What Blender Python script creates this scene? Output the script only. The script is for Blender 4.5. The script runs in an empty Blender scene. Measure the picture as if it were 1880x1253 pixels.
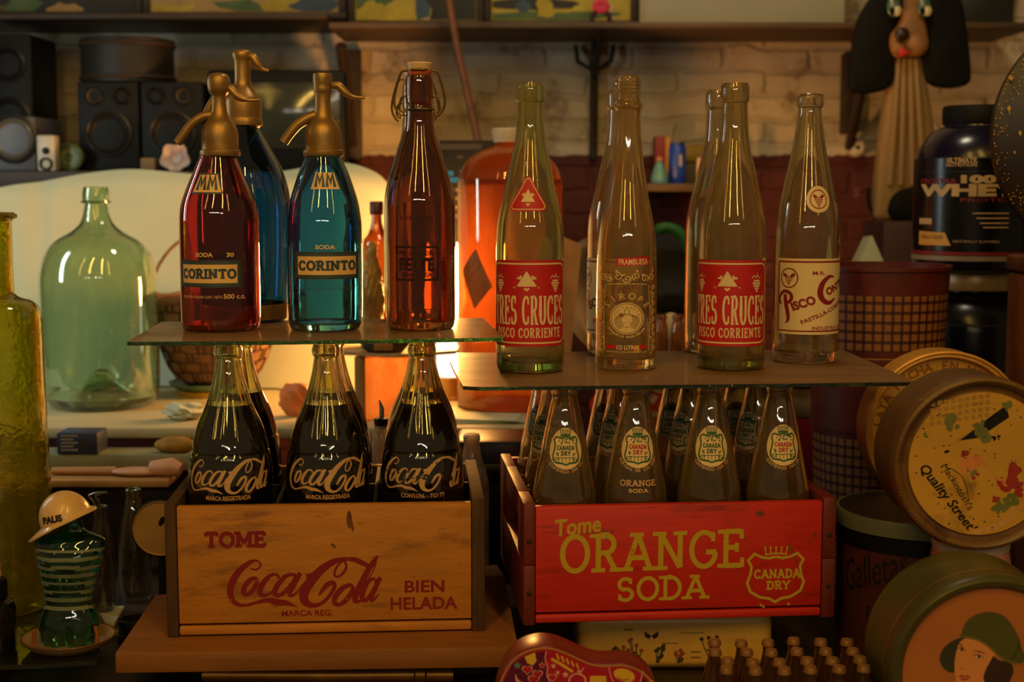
import bpy, bmesh, math, random
from mathutils import Vector, Matrix
random.seed(7)
SC = bpy.context.scene
PI = math.pi

# ------------------------------------------------------------------ camera
CZ = 1.28                      # camera height
PITCH = math.radians(6.0)
FPX = 50.0 / 36.0 * 1880       # focal length in pixels of the 1880x1253 frame
cd = bpy.data.cameras.new('camera'); cam = bpy.data.objects.new('camera', cd)
SC.collection.objects.link(cam)
cam.location = (0, -1.5, CZ); cam.rotation_euler = (PI/2 - PITCH, 0, 0)
cd.lens = 50; cd.sensor_width = 36; cd.clip_start = 0.02
cd.dof.use_dof = True; cd.dof.focus_distance = 1.58; cd.dof.aperture_fstop = 5.0
SC.camera = cam
# ------------------------------------------------------------------ exposure, world, lights
SC.view_settings.view_transform = 'Standard'; SC.view_settings.look = 'None'
SC.view_settings.gamma = 1; SC.view_settings.use_curve_mapping = False
SC.view_settings.exposure = 0.18
try:
    SC.cycles.max_bounces = 20; SC.cycles.transmission_bounces = 20; SC.cycles.glossy_bounces = 6
    SC.cycles.diffuse_bounces = 4; SC.cycles.transparent_max_bounces = 16
    SC.cycles.caustics_refractive = True; SC.cycles.caustics_reflective = False
    SC.cycles.sample_clamp_indirect = 4.0
except Exception:
    pass
w = bpy.data.worlds.new('dim_room_air'); SC.world = w; w.use_nodes = True
w.node_tree.nodes['Background'].inputs[0].default_value = (1.0, .68, .34, 1)
w.node_tree.nodes['Background'].inputs[1].default_value = 0.085

def area(name, loc, target, sx, sy, power, col):
    l = bpy.data.lights.new(name, 'AREA'); l.shape = 'RECTANGLE'; l.size = sx; l.size_y = sy
    l.energy = power; l.color = col
    o = bpy.data.objects.new(name, l); SC.collection.objects.link(o); o.location = loc
    o.rotation_euler = (Vector(target) - Vector(loc)).to_track_quat('-Z', 'Y').to_euler()
    return o
WARM = (1.0, .58, .105)
# two ceiling tubes over the aisle in front of the display, running away from it
area('ceiling_tube', (-.55, -1.75, 2.55), (-.35, -1.0, 1.2), .034, 1.5, 10.2, WARM)
area('ceiling_tube', (.50, -1.75, 2.55), (.30, -1.0, 1.2), .034, 1.5, 10.2, WARM)
for x in (-1.5, 1.45): area('ceiling_tube', (x, -1.9, 2.55), (x*.5, -.9, 1.2), .034, 1.5, 2.3, WARM)
# row of small pale lamps deeper in the shop
for k in range(8):
    area('shop_lamp', (-1.5 + k*.42 + .1*math.sin(k*2.3), -4.6, 2.25), (0, 0, 1.1), .11 if k % 3 else .22, .04, 1.3, (1.0, .86, .66))
# unseen fill light added to brighten the back wall, and daylight from a side window falling on the paper
area('wall_fill', (.25, .35, 2.5), (.22, 1.6, 1.3), .25, .25, 4.6, (1.0, .86, .60))
area('side_daylight', (-1.22, .42, 1.42), (-.66, 1.0, 1.05), .10, .55, 2.7, (.80, .96, .92))

# ------------------------------------------------------------------ measuring helpers
SP, CP = math.sin(PITCH), math.cos(PITCH)
def ray(px, py):
    u = (px - 940) / FPX; v = (626.5 - py) / FPX
    return Vector((u, v*SP + CP, v*CP - SP))
def W(px, py, Y):              # the point of depth Y seen at a pixel
    d = ray(px, py); t = (Y + 1.5) / d.y
    return Vector((d.x*t, Y, CZ + d.z*t))
def onz(px, py, z):            # the point at height z seen at a pixel
    d = ray(px, py); t = (z - CZ) / d.z
    return Vector((d.x*t, d.y*t - 1.5, z))
def mpp(py, Y):
    return (Y + 1.5) / ray(940, py).y / FPX
def stand(px, ybase, z, rpx):  # centre of a round thing whose front base edge shows at ybase on a surface at z
    f = onz(px, ybase, z); r = rpx*mpp(ybase, f.y)
    for _ in range(3): r = rpx*mpp(ybase, f.y + r)
    Y = f.y + r
    return W(px, ybase, Y).x, Y

# ------------------------------------------------------------------ object helpers
def lin(c):
    c = c/255.0
    return c/12.92 if c <= .04045 else ((c+.055)/1.055)**2.4
def rgb(*c): return (lin(c[0]), lin(c[1]), lin(c[2]), 1)

def link(o, parent=None):
    SC.collection.objects.link(o)
    if parent: o.parent = parent
    return o
def tag(o, label=None, cat=None, group=None, kind=None):
    if label: o['label'] = label
    if cat: o['category'] = cat
    if group: o['group'] = group
    if kind: o['kind'] = kind
    return o
def thing(name, label, cat, loc=(0, 0, 0), rz=0, group=None):
    o = bpy.data.objects.new(name, None); link(o); o.empty_display_size = .02
    o.location = loc; o.rotation_euler = (0, 0, rz)
    return tag(o, label, cat, group)
def obj(name, bm, mats, parent=None, smooth=True, sharp=38, label=None):
    if smooth:
        bm.normal_update()
        for f in bm.faces: f.smooth = True
        a = math.radians(sharp)
        for e in bm.edges:
            if len(e.link_faces) == 2:
                try: e.smooth = e.calc_face_angle() < a
                except Exception: pass
    me = bpy.data.meshes.new(name); bm.to_mesh(me); bm.free()
    for m in (mats if isinstance(mats, (list, tuple)) else [mats]): me.materials.append(m)
    o = bpy.data.objects.new(name, me); link(o, parent)
    if label: o['label'] = label
    return o
def copy_tree(o, parent=None):
    c = o.copy(); SC.collection.objects.link(c); c.parent = parent
    for ch in list(o.children): copy_tree(ch, c)
    return c
NB = bmesh.new
def box(bm, x0, x1, y0, y1, z0, z1, bev=0.0, mi=0, seg=2, M=None):
    r = bmesh.ops.create_cube(bm, size=1)
    vs = r['verts']
    for v in vs:
        v.co = Vector(((x0+x1)/2 + v.co.x*(x1-x0), (y0+y1)/2 + v.co.y*(y1-y0), (z0+z1)/2 + v.co.z*(z1-z0)))
    fs = set(f for v in vs for f in v.link_faces)
    if bev > 0:
        es = list(set(e for f in fs for e in f.edges))
        rr = bmesh.ops.bevel(bm, geom=es, offset=bev, segments=seg, profile=.5, affect='EDGES')
        fs = set(rr['faces']) | set(f for f in fs if f.is_valid)
        allv = set(v for f in fs for v in f.verts)
        fs = set(f for v in allv for f in v.link_faces)
    for f in fs: f.material_index = mi
    if M:
        for v in set(v for f in fs for v in f.verts): v.co = M @ v.co
    return bm
def crs(pts, n=4):             # Catmull-Rom through points of any dimension
    if n <= 1 or len(pts) < 3: return [tuple(p) for p in pts]
    out = []; N = len(pts); D = len(pts[0])
    for i in range(N-1):
        p0 = pts[max(i-1, 0)]; p1 = pts[i]; p2 = pts[i+1]; p3 = pts[min(i+2, N-1)]
        for k in range(n):
            t = k/n
            out.append(tuple(.5*(2*p1[d] + (p2[d]-p0[d])*t + (2*p0[d]-5*p1[d]+4*p2[d]-p3[d])*t*t + (3*p1[d]-p0[d]-3*p2[d]+p3[d])*t**3) for d in range(D)))
    out.append(tuple(pts[-1])); return out
def lathe(bm, prof, seg=48, mi=0, flute=None, M=None, uv=False, off=(0, 0, 0), closed=True):
    rings = []
    for (r, z) in prof:
        if r < 1e-6: rings.append([bm.verts.new((off[0], off[1], z+off[2]))]); continue
        ring = []
        for i in range(seg):
            a = 2*PI*i/seg; rr = r
            if flute:
                z0, z1, n, amp = flute
                if z0 < z < z1: rr = r*(1 + amp*math.sin(PI*(z-z0)/(z1-z0))**.5*math.cos(n*a))
            ring.append(bm.verts.new((off[0] + rr*math.cos(a), off[1] + rr*math.sin(a), z + off[2])))
        rings.append(ring)
    lay = bm.loops.layers.uv.verify() if uv else None
    for k in range(len(rings)-1):
        A, B = rings[k], rings[k+1]
        for i in range(seg):
            j = (i+1) % seg
            if len(A) == 1 and len(B) == 1: continue
            if len(A) == 1: vs = [A[0], B[j], B[i]]; 
            elif len(B) == 1: vs = [A[i], A[j], B[0]]
            else: vs = [A[i], A[j], B[j], B[i]]
            try: f = bm.faces.new(vs)
            except ValueError: continue
            f.material_index = mi
            if uv:
                for l in f.loops:
                    vi = l.vert; isA = vi in A
                    idx = (A if isA else B).index(vi) if len(A if isA else B) > 1 else i
                    if idx == 0 and j == 0: idx = seg
                    l[lay].uv = (idx/seg, vi.co.z)
    if M:
        for ring in rings:
            for v in ring: v.co = M @ v.co
    return bm
def hollow(outer, wall, base):  # outer profile bottom->top, closed at the bottom centre: gives the glass wall of a bottle
    z0 = outer[0][1]; inner = []
    for (r, z) in outer[1:]:
        if z > z0 + base and r > wall*1.4: inner.append((r - wall, z))
    inner[-1] = (inner[-1][0], outer[-1][1])
    i0 = inner[0]
    inner = [(i0[0]*.5, z0+base), (i0[0]*.9, z0+base*1.05)] + inner
    return [(0, z0 + .003 if z0 + .003 < z0+base*.6 else z0)] + outer[1:] + inner[::-1] + [(0, z0+base*1.25)]
def tube(bm, pts, rad, seg=10, mi=0, caps=True):
    pts = [Vector(p[:3]) for p in pts]; n = len(pts)
    rads = rad if isinstance(rad, (list, tuple)) else [rad]*n
    prev = None; rings = []
    for i, p in enumerate(pts):
        t = (pts[min(i+1, n-1)] - pts[max(i-1, 0)]).normalized()
        if prev is None:
            u = t.orthogonal().normalized()
        else:
            u = (prev - t*prev.dot(t)); u = u.normalized() if u.length > 1e-6 else t.orthogonal().normalized()
        prev = u; v = t.cross(u)
        rings.append([bm.verts.new(p + (u*math.cos(2*PI*k/seg) + v*math.sin(2*PI*k/seg))*rads[i]) for k in range(seg)])
    for a, b in zip(rings, rings[1:]):
        for k in range(seg):
            f = bm.faces.new((a[k], a[(k+1) % seg], b[(k+1) % seg], b[k])); f.material_index = mi
    if caps:
        f = bm.faces.new(rings[0][::-1]); f.material_index = mi
        f = bm.faces.new(rings[-1]); f.material_index = mi
    return bm
def prism(bm, pts, d, mi=0, M=None, bev=0):   # polygon in the XZ plane given as (x,z), extruded from y=0 to y=d
    a = [bm.verts.new((p[0], 0, p[1])) for p in pts]; b = [bm.verts.new((p[0], d, p[1])) for p in pts]
    n = len(pts); fs = [bm.faces.new(a), bm.faces.new(b[::-1])]
    for i in range(n): fs.append(bm.faces.new((a[i], b[i], b[(i+1) % n], a[(i+1) % n])))
    for f in fs: f.material_index = mi
    bmesh.ops.recalc_face_normals(bm, faces=fs)
    vs = a + b
    if bev:
        es = list(set(e for f in fs[:2] for e in f.edges))
        r = bmesh.ops.bevel(bm, geom=es, offset=bev, segments=2, profile=.5, affect='EDGES')
        vs = list(set(v for f in bm.faces for v in f.verts)) if M is None else list(set([v for v in vs if v.is_valid] + list(r['verts'])))
        for f in r['faces']: f.material_index = mi
    if M:
        for v in vs: v.co = M @ v.co
    return bm
def sphere(bm, c, r, sx=1, sy=1, sz=1, u=20, v=12, mi=0, M=None):
    rr = bmesh.ops.create_uvsphere(bm, u_segments=u, v_segments=v, radius=r)
    for q in rr['verts']:
        q.co = Vector((q.co.x*sx, q.co.y*sy, q.co.z*sz))
        if M: q.co = M @ q.co
        q.co += Vector(c)
    for f in set(f for q in rr['verts'] for f in q.link_faces): f.material_index = mi
    return bm

# ------------------------------------------------------------------ materials
MATS = {}
def nt(name):
    m = bpy.data.materials.new(name); m.use_nodes = True; t = m.node_tree
    for n in list(t.nodes): t.nodes.remove(n)
    out = t.nodes.new('ShaderNodeOutputMaterial'); return m, t, out
def node(t, kind, **kw):
    n = t.nodes.new(kind)
    for k, v in kw.items():
        if k.startswith('i_'): n.inputs[int(k[2:]) if k[2:].isdigit() else k[2:].replace('_', ' ')].default_value = v
        else: setattr(n, k, v)
    return n
def noise(t, scale, stretch=(1, 1, 1), detail=4, rough=.6, off=(0, 0, 0)):
    tc = t.nodes.new('ShaderNodeTexCoord'); mp = t.nodes.new('ShaderNodeMapping')
    mp.inputs['Scale'].default_value = stretch; mp.inputs['Location'].default_value = off
    n = t.nodes.new('ShaderNodeTexNoise'); n.inputs['Scale'].default_value = scale
    n.inputs['Detail'].default_value = detail; n.inputs['Roughness'].default_value = rough
    t.links.new(tc.outputs['Object'], mp.inputs[0]); t.links.new(mp.outputs[0], n.inputs['Vector'])
    return n.outputs['Fac']
def ramp(t, fac, stops):
    r = t.nodes.new('ShaderNodeValToRGB'); e = r.color_ramp.elements
    while len(e) < len(stops): e.new(.5)
    for k, (p, c) in enumerate(stops): e[k].position = p; e[k].color = c if len(c) == 4 else (*c, 1)
    t.links.new(fac, r.inputs[0]); return r.outputs[0]
def mixc(t, fac, a, b):
    n = t.nodes.new('ShaderNodeMix'); n.data_type = 'RGBA'
    for s, v in ((0, fac), (6, a), (7, b)):
        if hasattr(v, 'is_output'): t.links.new(v, n.inputs[s])
        else: n.inputs[s].default_value = v
    return n.outputs[2]
def sc(c, k): return (min(c[0]*k, 1), min(c[1]*k, 1), min(c[2]*k, 1), 1)
def mat(name, col, rough=.55, metal=0, var=.18, scale=25, bump=0, stretch=(1, 1, 1), dirt=None, coat=0, bscale=None, spec=.5, speck=None):
    if name in MATS: return MATS[name]
    m, t, out = nt(name); p = t.nodes.new('ShaderNodeBsdfPrincipled'); t.links.new(p.outputs[0], out.inputs[0])
    f = noise(t, scale, stretch)
    c = ramp(t, f, [(.3, sc(col, 1-var)), (.7, sc(col, 1+var))])
    if dirt:                     # (colour, threshold, scale)
        d = noise(t, dirt[2], stretch, 6, .65, (3, 1, 2))
        k = ramp(t, d, [(dirt[1], (0, 0, 0)), (min(dirt[1]+.16, 1), (1, 1, 1))])
        c = mixc(t, k, c, dirt[0])
    if speck:                    # (colour, threshold, scale) of fine grime
        d = noise(t, speck[2], stretch, 8, .75, (7, 5, 1)); k = ramp(t, d, [(speck[1], (0, 0, 0)), (min(speck[1]+.10, 1), (.85, .85, .85))]); c = mixc(t, k, c, speck[0])
    t.links.new(c, p.inputs['Base Color'])
    p.inputs['Roughness'].default_value = rough; p.inputs['Metallic'].default_value = metal
    p.inputs['Coat Weight'].default_value = coat; p.inputs['Specular IOR Level'].default_value = spec
    if bump:
        b = t.nodes.new('ShaderNodeBump'); b.inputs['Strength'].default_value = bump; b.inputs['Distance'].default_value = .002
        bf = noise(t, bscale or scale*2, stretch, 5); t.links.new(bf, b.inputs['Height']); t.links.new(b.outputs[0], p.inputs['Normal'])
    MATS[name] = m; return m
def glass(name, col, dust_glow=.06, dcol=(.45, .36, .22, 1), rough=.02, bump=0, bscale=60, transl=0, tcol=None):
    if name in MATS: return MATS[name]
    m, t, out = nt(name); p = t.nodes.new('ShaderNodeBsdfPrincipled')
    p.inputs['Base Color'].default_value = col; p.inputs['Transmission Weight'].default_value = 1
    p.inputs['Roughness'].default_value = rough; p.inputs['IOR'].default_value = 1.5
    p.inputs['Coat Weight'].default_value = 1.0; p.inputs['Coat IOR'].default_value = 1.6; p.inputs['Coat Roughness'].default_value = .015
    df = t.nodes.new('ShaderNodeBsdfDiffuse'); df.inputs[0].default_value = dcol
    dt = t.nodes.new('ShaderNodeBsdfTranslucent'); dt.inputs[0].default_value = dcol
    d = t.nodes.new('ShaderNodeMixShader'); d.inputs[0].default_value = .55; t.links.new(df.outputs[0], d.inputs[1]); t.links.new(dt.outputs[0], d.inputs[2])
    mx = t.nodes.new('ShaderNodeMixShader')
    f = noise(t, 45, (1, 1, .45), 6, .7)
    k = ramp(t, f, [(.35, (dust_glow*.3,)*3), (.75, (dust_glow*1.9,)*3)])  # dust film that also stands in for golden lamplight inside bottles
    t.links.new(k, mx.inputs[0]); t.links.new(p.outputs[0], mx.inputs[1]); t.links.new(d.outputs[0], mx.inputs[2])
    last = mx
    if transl:
        tr = t.nodes.new('ShaderNodeBsdfTranslucent'); tr.inputs[0].default_value = tcol or col
        m2 = t.nodes.new('ShaderNodeMixShader'); m2.inputs[0].default_value = transl
        t.links.new(mx.outputs[0], m2.inputs[1]); t.links.new(tr.outputs[0], m2.inputs[2]); last = m2
    if bump:
        b = t.nodes.new('ShaderNodeBump'); b.inputs['Strength'].default_value = bump; b.inputs['Distance'].default_value = .004
        bf = noise(t, bscale, (1, 1, 1), 3); t.links.new(bf, b.inputs['Height']); t.links.new(b.outputs[0], p.inputs['Normal'])
    t.links.new(last.outputs[0], out.inputs[0]); MATS[name] = m; return m
def worn(name, col, under, amt=.5, scale=60, rough=.7):   # ink rubbed through to what is under it
    if name in MATS: return MATS[name]
    m, t, out = nt(name); p = t.nodes.new('ShaderNodeBsdfPrincipled'); t.links.new(p.outputs[0], out.inputs[0])
    f = noise(t, scale, (1, 1, 1), 6, .7)
    k = ramp(t, f, [(amt, (0, 0, 0)), (amt+.06, (1, 1, 1))])
    t.links.new(mixc(t, k, col, under), p.inputs['Base Color']); p.inputs['Roughness'].default_value = rough
    MATS[name] = m; return m
def emit(name, col, s):
    m, t, out = nt(name); e = t.nodes.new('ShaderNodeEmission'); e.inputs[0].default_value = col; e.inputs[1].default_value = s
    t.links.new(e.outputs[0], out.inputs[0]); MATS[name] = m; return m
# ------------------------------------------------------------------ lettering and printed labels
_fc = {}
def font_mesh(s, bold=0.0):
    k = (s, bold)
    if k in _fc: return _fc[k]
    c = bpy.data.curves.new('lettering', 'FONT'); c.body = s; c.size = 1; c.resolution_u = 3; c.offset = bold
    o = bpy.data.objects.new('lettering', c); SC.collection.objects.link(o)
    dg = bpy.context.evaluated_depsgraph_get(); me = o.evaluated_get(dg).to_mesh()
    V = [(v.co.x, v.co.y) for v in me.vertices]; F = [tuple(p.vertices) for p in me.polygons]
    o.evaluated_get(dg).to_mesh_clear(); bpy.data.objects.remove(o); bpy.data.curves.remove(c)
    if V:
        x0 = min(v[0] for v in V); x1 = max(v[0] for v in V)
        y0 = min(v[1] for v in V); y1 = max(v[1] for v in V)
    else: x0 = x1 = y0 = y1 = 0
    _fc[k] = (V, F, x0, x1, y0, y1); return _fc[k]
def arc(cx, cy, rx, ry, a0, a1, n=10):
    return [(cx + rx*math.cos(math.radians(a0+(a1-a0)*i/n)), cy + ry*math.sin(math.radians(a0+(a1-a0)*i/n))) for i in range(n+1)]
# slab-serif stroke letters: width, strokes, serif points (h: horizontal bar, v: vertical bar)
GL = {
 'A': (.84, [[(.08, 0), (.42, 1)], [(.42, 1), (.76, 0)], [(.2, .33), (.64, .33)]], [(.08, 0, 'h'), (.76, 0, 'h'), (.38, 1, 'h')]),
 'B': (.7, [[(.15, 0), (.15, 1)], [(.15, 1), (.36, 1)] + arc(.36, .76, .2, .24, 90, -90) + [(.15, .52)], [(.36, .52)] + arc(.38, .26, .23, .26, 90, -90) + [(.15, 0)]], [(.1, 0, 'h'), (.1, 1, 'h')]),
 'C': (.76, [arc(.42, .5, .34, .5, 52, 308, 20)], [(.64, .84, 'v'), (.64, .16, 'v')]),
 'D': (.8, [[(.15, 0), (.15, 1)], [(.15, 1), (.33, 1)] + arc(.33, .5, .38, .5, 90, -90, 14) + [(.15, 0)]], [(.1, 0, 'h'), (.1, 1, 'h')]),
 'E': (.68, [[(.14, 0), (.14, 1)], [(.14, 1), (.6, 1)], [(.14, .53), (.46, .53)], [(.14, 0), (.62, 0)]], [(.1, 0, 'h'), (.1, 1, 'h'), (.6, .91, 'v'), (.46, .53, 'v'), (.62, .09, 'v')]),
 'F': (.66, [[(.14, 0), (.14, 1)], [(.14, 1), (.6, 1)], [(.14, .53), (.46, .53)]], [(.12, 0, 'h'), (.1, 1, 'h'), (.6, .91, 'v')]),
 'G': (.84, [arc(.44, .5, .36, .5, 48, 330, 20) + [(.76, .42)], [(.5, .42), (.8, .42)]], [(.7, .86, 'v')]),
 'H': (.82, [[(.14, 0), (.14, 1)], [(.68, 0), (.68, 1)], [(.14, .5), (.68, .5)]], [(.14, 0, 'h'), (.14, 1, 'h'), (.68, 0, 'h'), (.68, 1, 'h')]),
 'I': (.3, [[(.15, 0), (.15, 1)]], [(.15, 0, 'h'), (.15, 1, 'h')]),
 'L': (.62, [[(.14, 1), (.14, 0)], [(.14, 0), (.56, 0)]], [(.14, 1, 'h'), (.56, .09, 'v')]),
 'M': (.95, [[(.13, 0), (.13, 1)], [(.13, 1), (.47, .2)], [(.47, .2), (.81, 1)], [(.81, 1), (.81, 0)]], [(.13, 0, 'h'), (.81, 0, 'h'), (.08, 1, 'h'), (.86, 1, 'h')]),
 'N': (.86, [[(.14, 0), (.14, 1)], [(.14, 1), (.7, 0)], [(.7, 0), (.7, 1)]], [(.14, 0, 'h'), (.1, 1, 'h'), (.7, 1, 'h')]),
 'O': (.84, [arc(.42, .5, .36, .5, 0, 360, 28)], []),
 'P': (.68, [[(.15, 0), (.15, 1)], [(.15, 1), (.36, 1)] + arc(.36, .74, .22, .26, 90, -90) + [(.15, .48)]], [(.15, 0, 'h'), (.1, 1, 'h')]),
 'R': (.78, [[(.15, 0), (.15, 1)], [(.15, 1), (.38, 1)] + arc(.38, .75, .22, .25, 90, -90) + [(.15, .5)], [(.38, .5), (.64, 0)]], [(.15, 0, 'h'), (.1, 1, 'h'), (.68, 0, 'h')]),
 'S': (.68, [arc(.34, .74, .24, .26, 40, 250, 12) + arc(.34, .26, .26, .26, 80, -140, 12)], [(.53, .88, 'v'), (.12, .13, 'v')]),
 'T': (.76, [[(.38, 0), (.38, 1)], [(.06, 1), (.7, 1)]], [(.38, 0, 'h'), (.06, .91, 'v'), (.7, .91, 'v')]),
 'U': (.8, [[(.14, 1), (.14, .32)] + arc(.4, .32, .26, .32, 180, 360, 12) + [(.66, 1)]], [(.14, 1, 'h'), (.66, 1, 'h')]),
 'Y': (.8, [[(.08, 1), (.4, .5)], [(.72, 1), (.4, .5)], [(.4, .5), (.4, 0)]], [(.08, 1, 'h'), (.72, 1, 'h'), (.4, 0, 'h')]),
 ' ': (.35, [], []), '.': (.25, [[(.1, 0), (.1, .08)]], []),
}
# the flowing script: strokes of (x, y, width) on a y-down sheet
SCRIPT = [
 [(240,292,8),(268,305,10),(292,275,10),(285,245,10),(258,236,16),(225,258,26),(178,312,34),(145,380,38),(128,450,36),(135,520,30),(165,562,24),(210,570,16),(270,550,18),(330,535,28),(380,552,36),(430,560,28),(485,590,3)],
 [(268,365,18),(236,378,24),(206,430,28),(198,478,24),(217,492,20),(246,460,24),(270,405,22),(268,365,16)],
 [(388,372,16),(380,345,14),(345,350,20),(308,400,30),(285,462,32),(300,500,22),(340,482,12),(386,430,8)],
 [(478,345,14),(432,352,22),(388,412,30),(366,470,28),(380,502,22),(420,475,22),(465,402,20),(482,345,14)],
 [(505,335,26),(472,412,30),(446,480,28),(458,505,18),(492,470,9),(518,415,5)],
 [(536,362,26),(578,352,26)],
 [(750,234,20),(690,252,32),(620,312,44),(560,402,52),(525,480,52),(527,545,44),(565,580,28),(612,570,20),(660,512,20),(688,445,22),(680,412,24),(645,432,28),(604,505,12)],
 [(742,240,12),(754,298,14),(726,355,14),(698,367,12),(690,335,12),(710,280,12),(745,242,10)],
 [(745,236,16),(800,242,28),(850,275,26),(888,294,22),(912,252,16),(925,210,6)],
 [(775,428,18),(732,455,28),(692,520,30),(690,568,24),(720,576,22),(760,530,28),(788,462,22),(775,428,14)],
 [(920,218,8),(885,290,28),(842,400,34),(806,500,34),(800,553,26),(830,552,14),(852,508,8)],
 [(922,222,5),(905,310,7),(858,420,6)],
 [(908,385,16),(876,402,22),(846,470,28),(836,530,26),(852,550,22),(880,520,24),(910,442,18),(914,388,12)],
 [(938,378,24),(908,460,28),(887,530,26),(896,552,16),(930,500,5)],
]
class Decal:
    def __init__(s): s.items = []; s.mats = []
    def mi(s, m):
        if m not in s.mats: s.mats.append(m)
        return s.mats.index(m)
    def poly(s, pts, m, L=0): s.items.append(([tuple(p[:2]) for p in pts], [tuple(range(len(pts)))], s.mi(m), L)); return s
    def mesh(s, V, F, m, L=0): s.items.append((V, F, s.mi(m), L)); return s
    def rect(s, x0, y0, x1, y1, m, L=0): return s.poly([(x0, y0), (x1, y0), (x1, y1), (x0, y1)], m, L)
    def rrect(s, x0, y0, x1, y1, r, m, L=0):
        p = arc(x1-r, y0+r, r, r, -90, 0, 6) + arc(x1-r, y1-r, r, r, 0, 90, 6) + arc(x0+r, y1-r, r, r, 90, 180, 6) + arc(x0+r, y0+r, r, r, 180, 270, 6)
        return s.poly(p, m, L)
    def ell(s, cx, cy, rx, ry, m, L=0, n=32, rot=0):
        c, q = math.cos(rot), math.sin(rot)
        return s.poly([(cx + c*rx*math.cos(2*PI*i/n) - q*ry*math.sin(2*PI*i/n), cy + q*rx*math.cos(2*PI*i/n) + c*ry*math.sin(2*PI*i/n)) for i in range(n)], m, L)
    def strip(s, pts, m, L=0, w=None, n=4, smooth=True):
        P = [(p[0], p[1], p[2] if len(p) > 2 else w) for p in pts]
        if smooth and len(P) > 2: P = crs(P, n)
        V = []; N = len(P); closed = N > 3 and abs(P[0][0]-P[-1][0]) + abs(P[0][1]-P[-1][1]) < 1e-9
        for i, p in enumerate(P):
            a = P[max(i-1, 0)]; b = P[min(i+1, N-1)]
            if closed and i in (0, N-1): a, b = P[N-2], P[1]
            dx, dy = b[0]-a[0], b[1]-a[1]; l = math.hypot(dx, dy) or 1
            if not smooth and 0 < i < N-1:   # mitre
                d1 = (p[0]-a[0], p[1]-a[1]); d2 = (b[0]-p[0], b[1]-p[1]); l1 = math.hypot(*d1) or 1; l2 = math.hypot(*d2) or 1
                cs = (d1[0]*d2[0]+d1[1]*d2[1])/(l1*l2); k = 1/max(math.sqrt(max((1+cs)/2, 0)), .5)
                dx, dy = d1[0]/l1 + d2[0]/l2, d1[1]/l1 + d2[1]/l2; l = math.hypot(dx, dy) or 1
            else: k = 1
            nx, ny = -dy/l*p[2]/2*k, dx/l*p[2]/2*k
            V += [(p[0]+nx, p[1]+ny), (p[0]-nx, p[1]-ny)]
        F = [(2*i, 2*i+1, 2*i+3, 2*i+2) for i in range(N-1)]
        return s.mesh(V, F, m, L)
    def ring(s, cx, cy, rx, ry, wd, m, L=0, n=36): return s.strip(arc(cx, cy, rx, ry, 0, 360, n), m, L, wd, smooth=False)
    def star(s, cx, cy, r, m, L=0, n=5, k=.45, rot=PI/2):
        return s.poly([(cx + (r if i % 2 == 0 else r*k)*math.cos(rot+PI*i/n), cy + (r if i % 2 == 0 else r*k)*math.sin(rot+PI*i/n)) for i in range(2*n)], m, L)
    def heart(s, cx, cy, r, m, L=0):
        return s.poly([(cx + r/16*16*math.sin(t)**3, cy + r/16*(13*math.cos(t)-5*math.cos(2*t)-2*math.cos(3*t)-math.cos(4*t))) for t in [2*PI*i/24 for i in range(24)]], m, L)
    def text(s, st, x, y, h, m, L=1, width=None, al='l', rot=0, bold=0.0, shear=0):   # (x, y): baseline start, h: height of the letters
        V, F, x0, x1, y0, y1 = font_mesh(st, bold)
        if not V: return s
        k = h/(y1-y0); kx = (width/(x1-x0)) if width else k
        ww = (x1-x0)*kx; ox = {'l': 0, 'c': -ww/2, 'r': -ww}[al]; c, q = math.cos(rot), math.sin(rot)
        P = [((v[0]-x0)*kx + ox + shear*(v[1]-y0)*k, (v[1]-y0)*k) for v in V]
        return s.mesh([(x + c*a - q*b, y + q*a + c*b) for a, b in P], F, m, L)
    def arctext(s, st, cx, cy, r, a0, a1, h, m, L=1, bold=0.0, flip=False):
        n = len(st)
        for i, ch in enumerate(st):
            if ch == ' ': continue
            a = math.radians(a0 + (a1-a0)*(i/(n-1) if n > 1 else .5))
            s.text(ch, cx + r*math.cos(a), cy + r*math.sin(a), h, m, L, al='c', rot=a + (PI/2 if flip else -PI/2), bold=bold)
        return s
    def slab(s, st, x, y, h, sw, m, L=1, width=None, al='l', ser=.16, gap=.1, rot=0, rise=0, th=None):
        tot = sum(GL[c][0] + gap for c in st) - gap; kx = width/tot if width else h
        ox = {'l': 0, 'c': -tot*kx/2, 'r': -tot*kx}[al]; c_, q_ = math.cos(rot), math.sin(rot); cx = ox
        th = th or sw*.8
        def T(px, py): return (x + c_*px - q_*py, y + q_*px + c_*py + rise*px)
        for c in st:
            wd, strokes, sers = GL[c]
            for k_, str_ in enumerate(strokes):
                s.strip([T(cx + p[0]*kx, sw*.35 + p[1]*(h - sw*.7)) for p in str_], m, L, sw, smooth=False)
            for (sx, sy, d) in sers:
                X = cx + sx*kx; Y = sw*.35 + sy*(h - sw*.7)
                if d == 'h':
                    l = ser*min(kx, h*1.2) + sw*.2
                    s.poly([T(X-l, Y-th/2), T(X+l, Y-th/2), T(X+l, Y+th/2), T(X-l, Y+th/2)], m, L)
                else:
                    l = h*.12
                    s.poly([T(X-th/2, Y-l), T(X+th/2, Y-l), T(X+th/2, Y+l), T(X-th/2, Y+l)], m, L)
            cx += (wd + gap)*kx
        return s
    def script(s, x, y, width, m, L=1, skip=(), ky=1.0):   # (x, y): lower left of the flowing script
        k = width/820.0
        for i, st in enumerate(SCRIPT):
            if i in skip: continue
            s.strip([(x + (p[0]-118)*k, y + (595-p[1])*k*ky, p[2]*k) for p in st], m, L, n=5)
        return s
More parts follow.
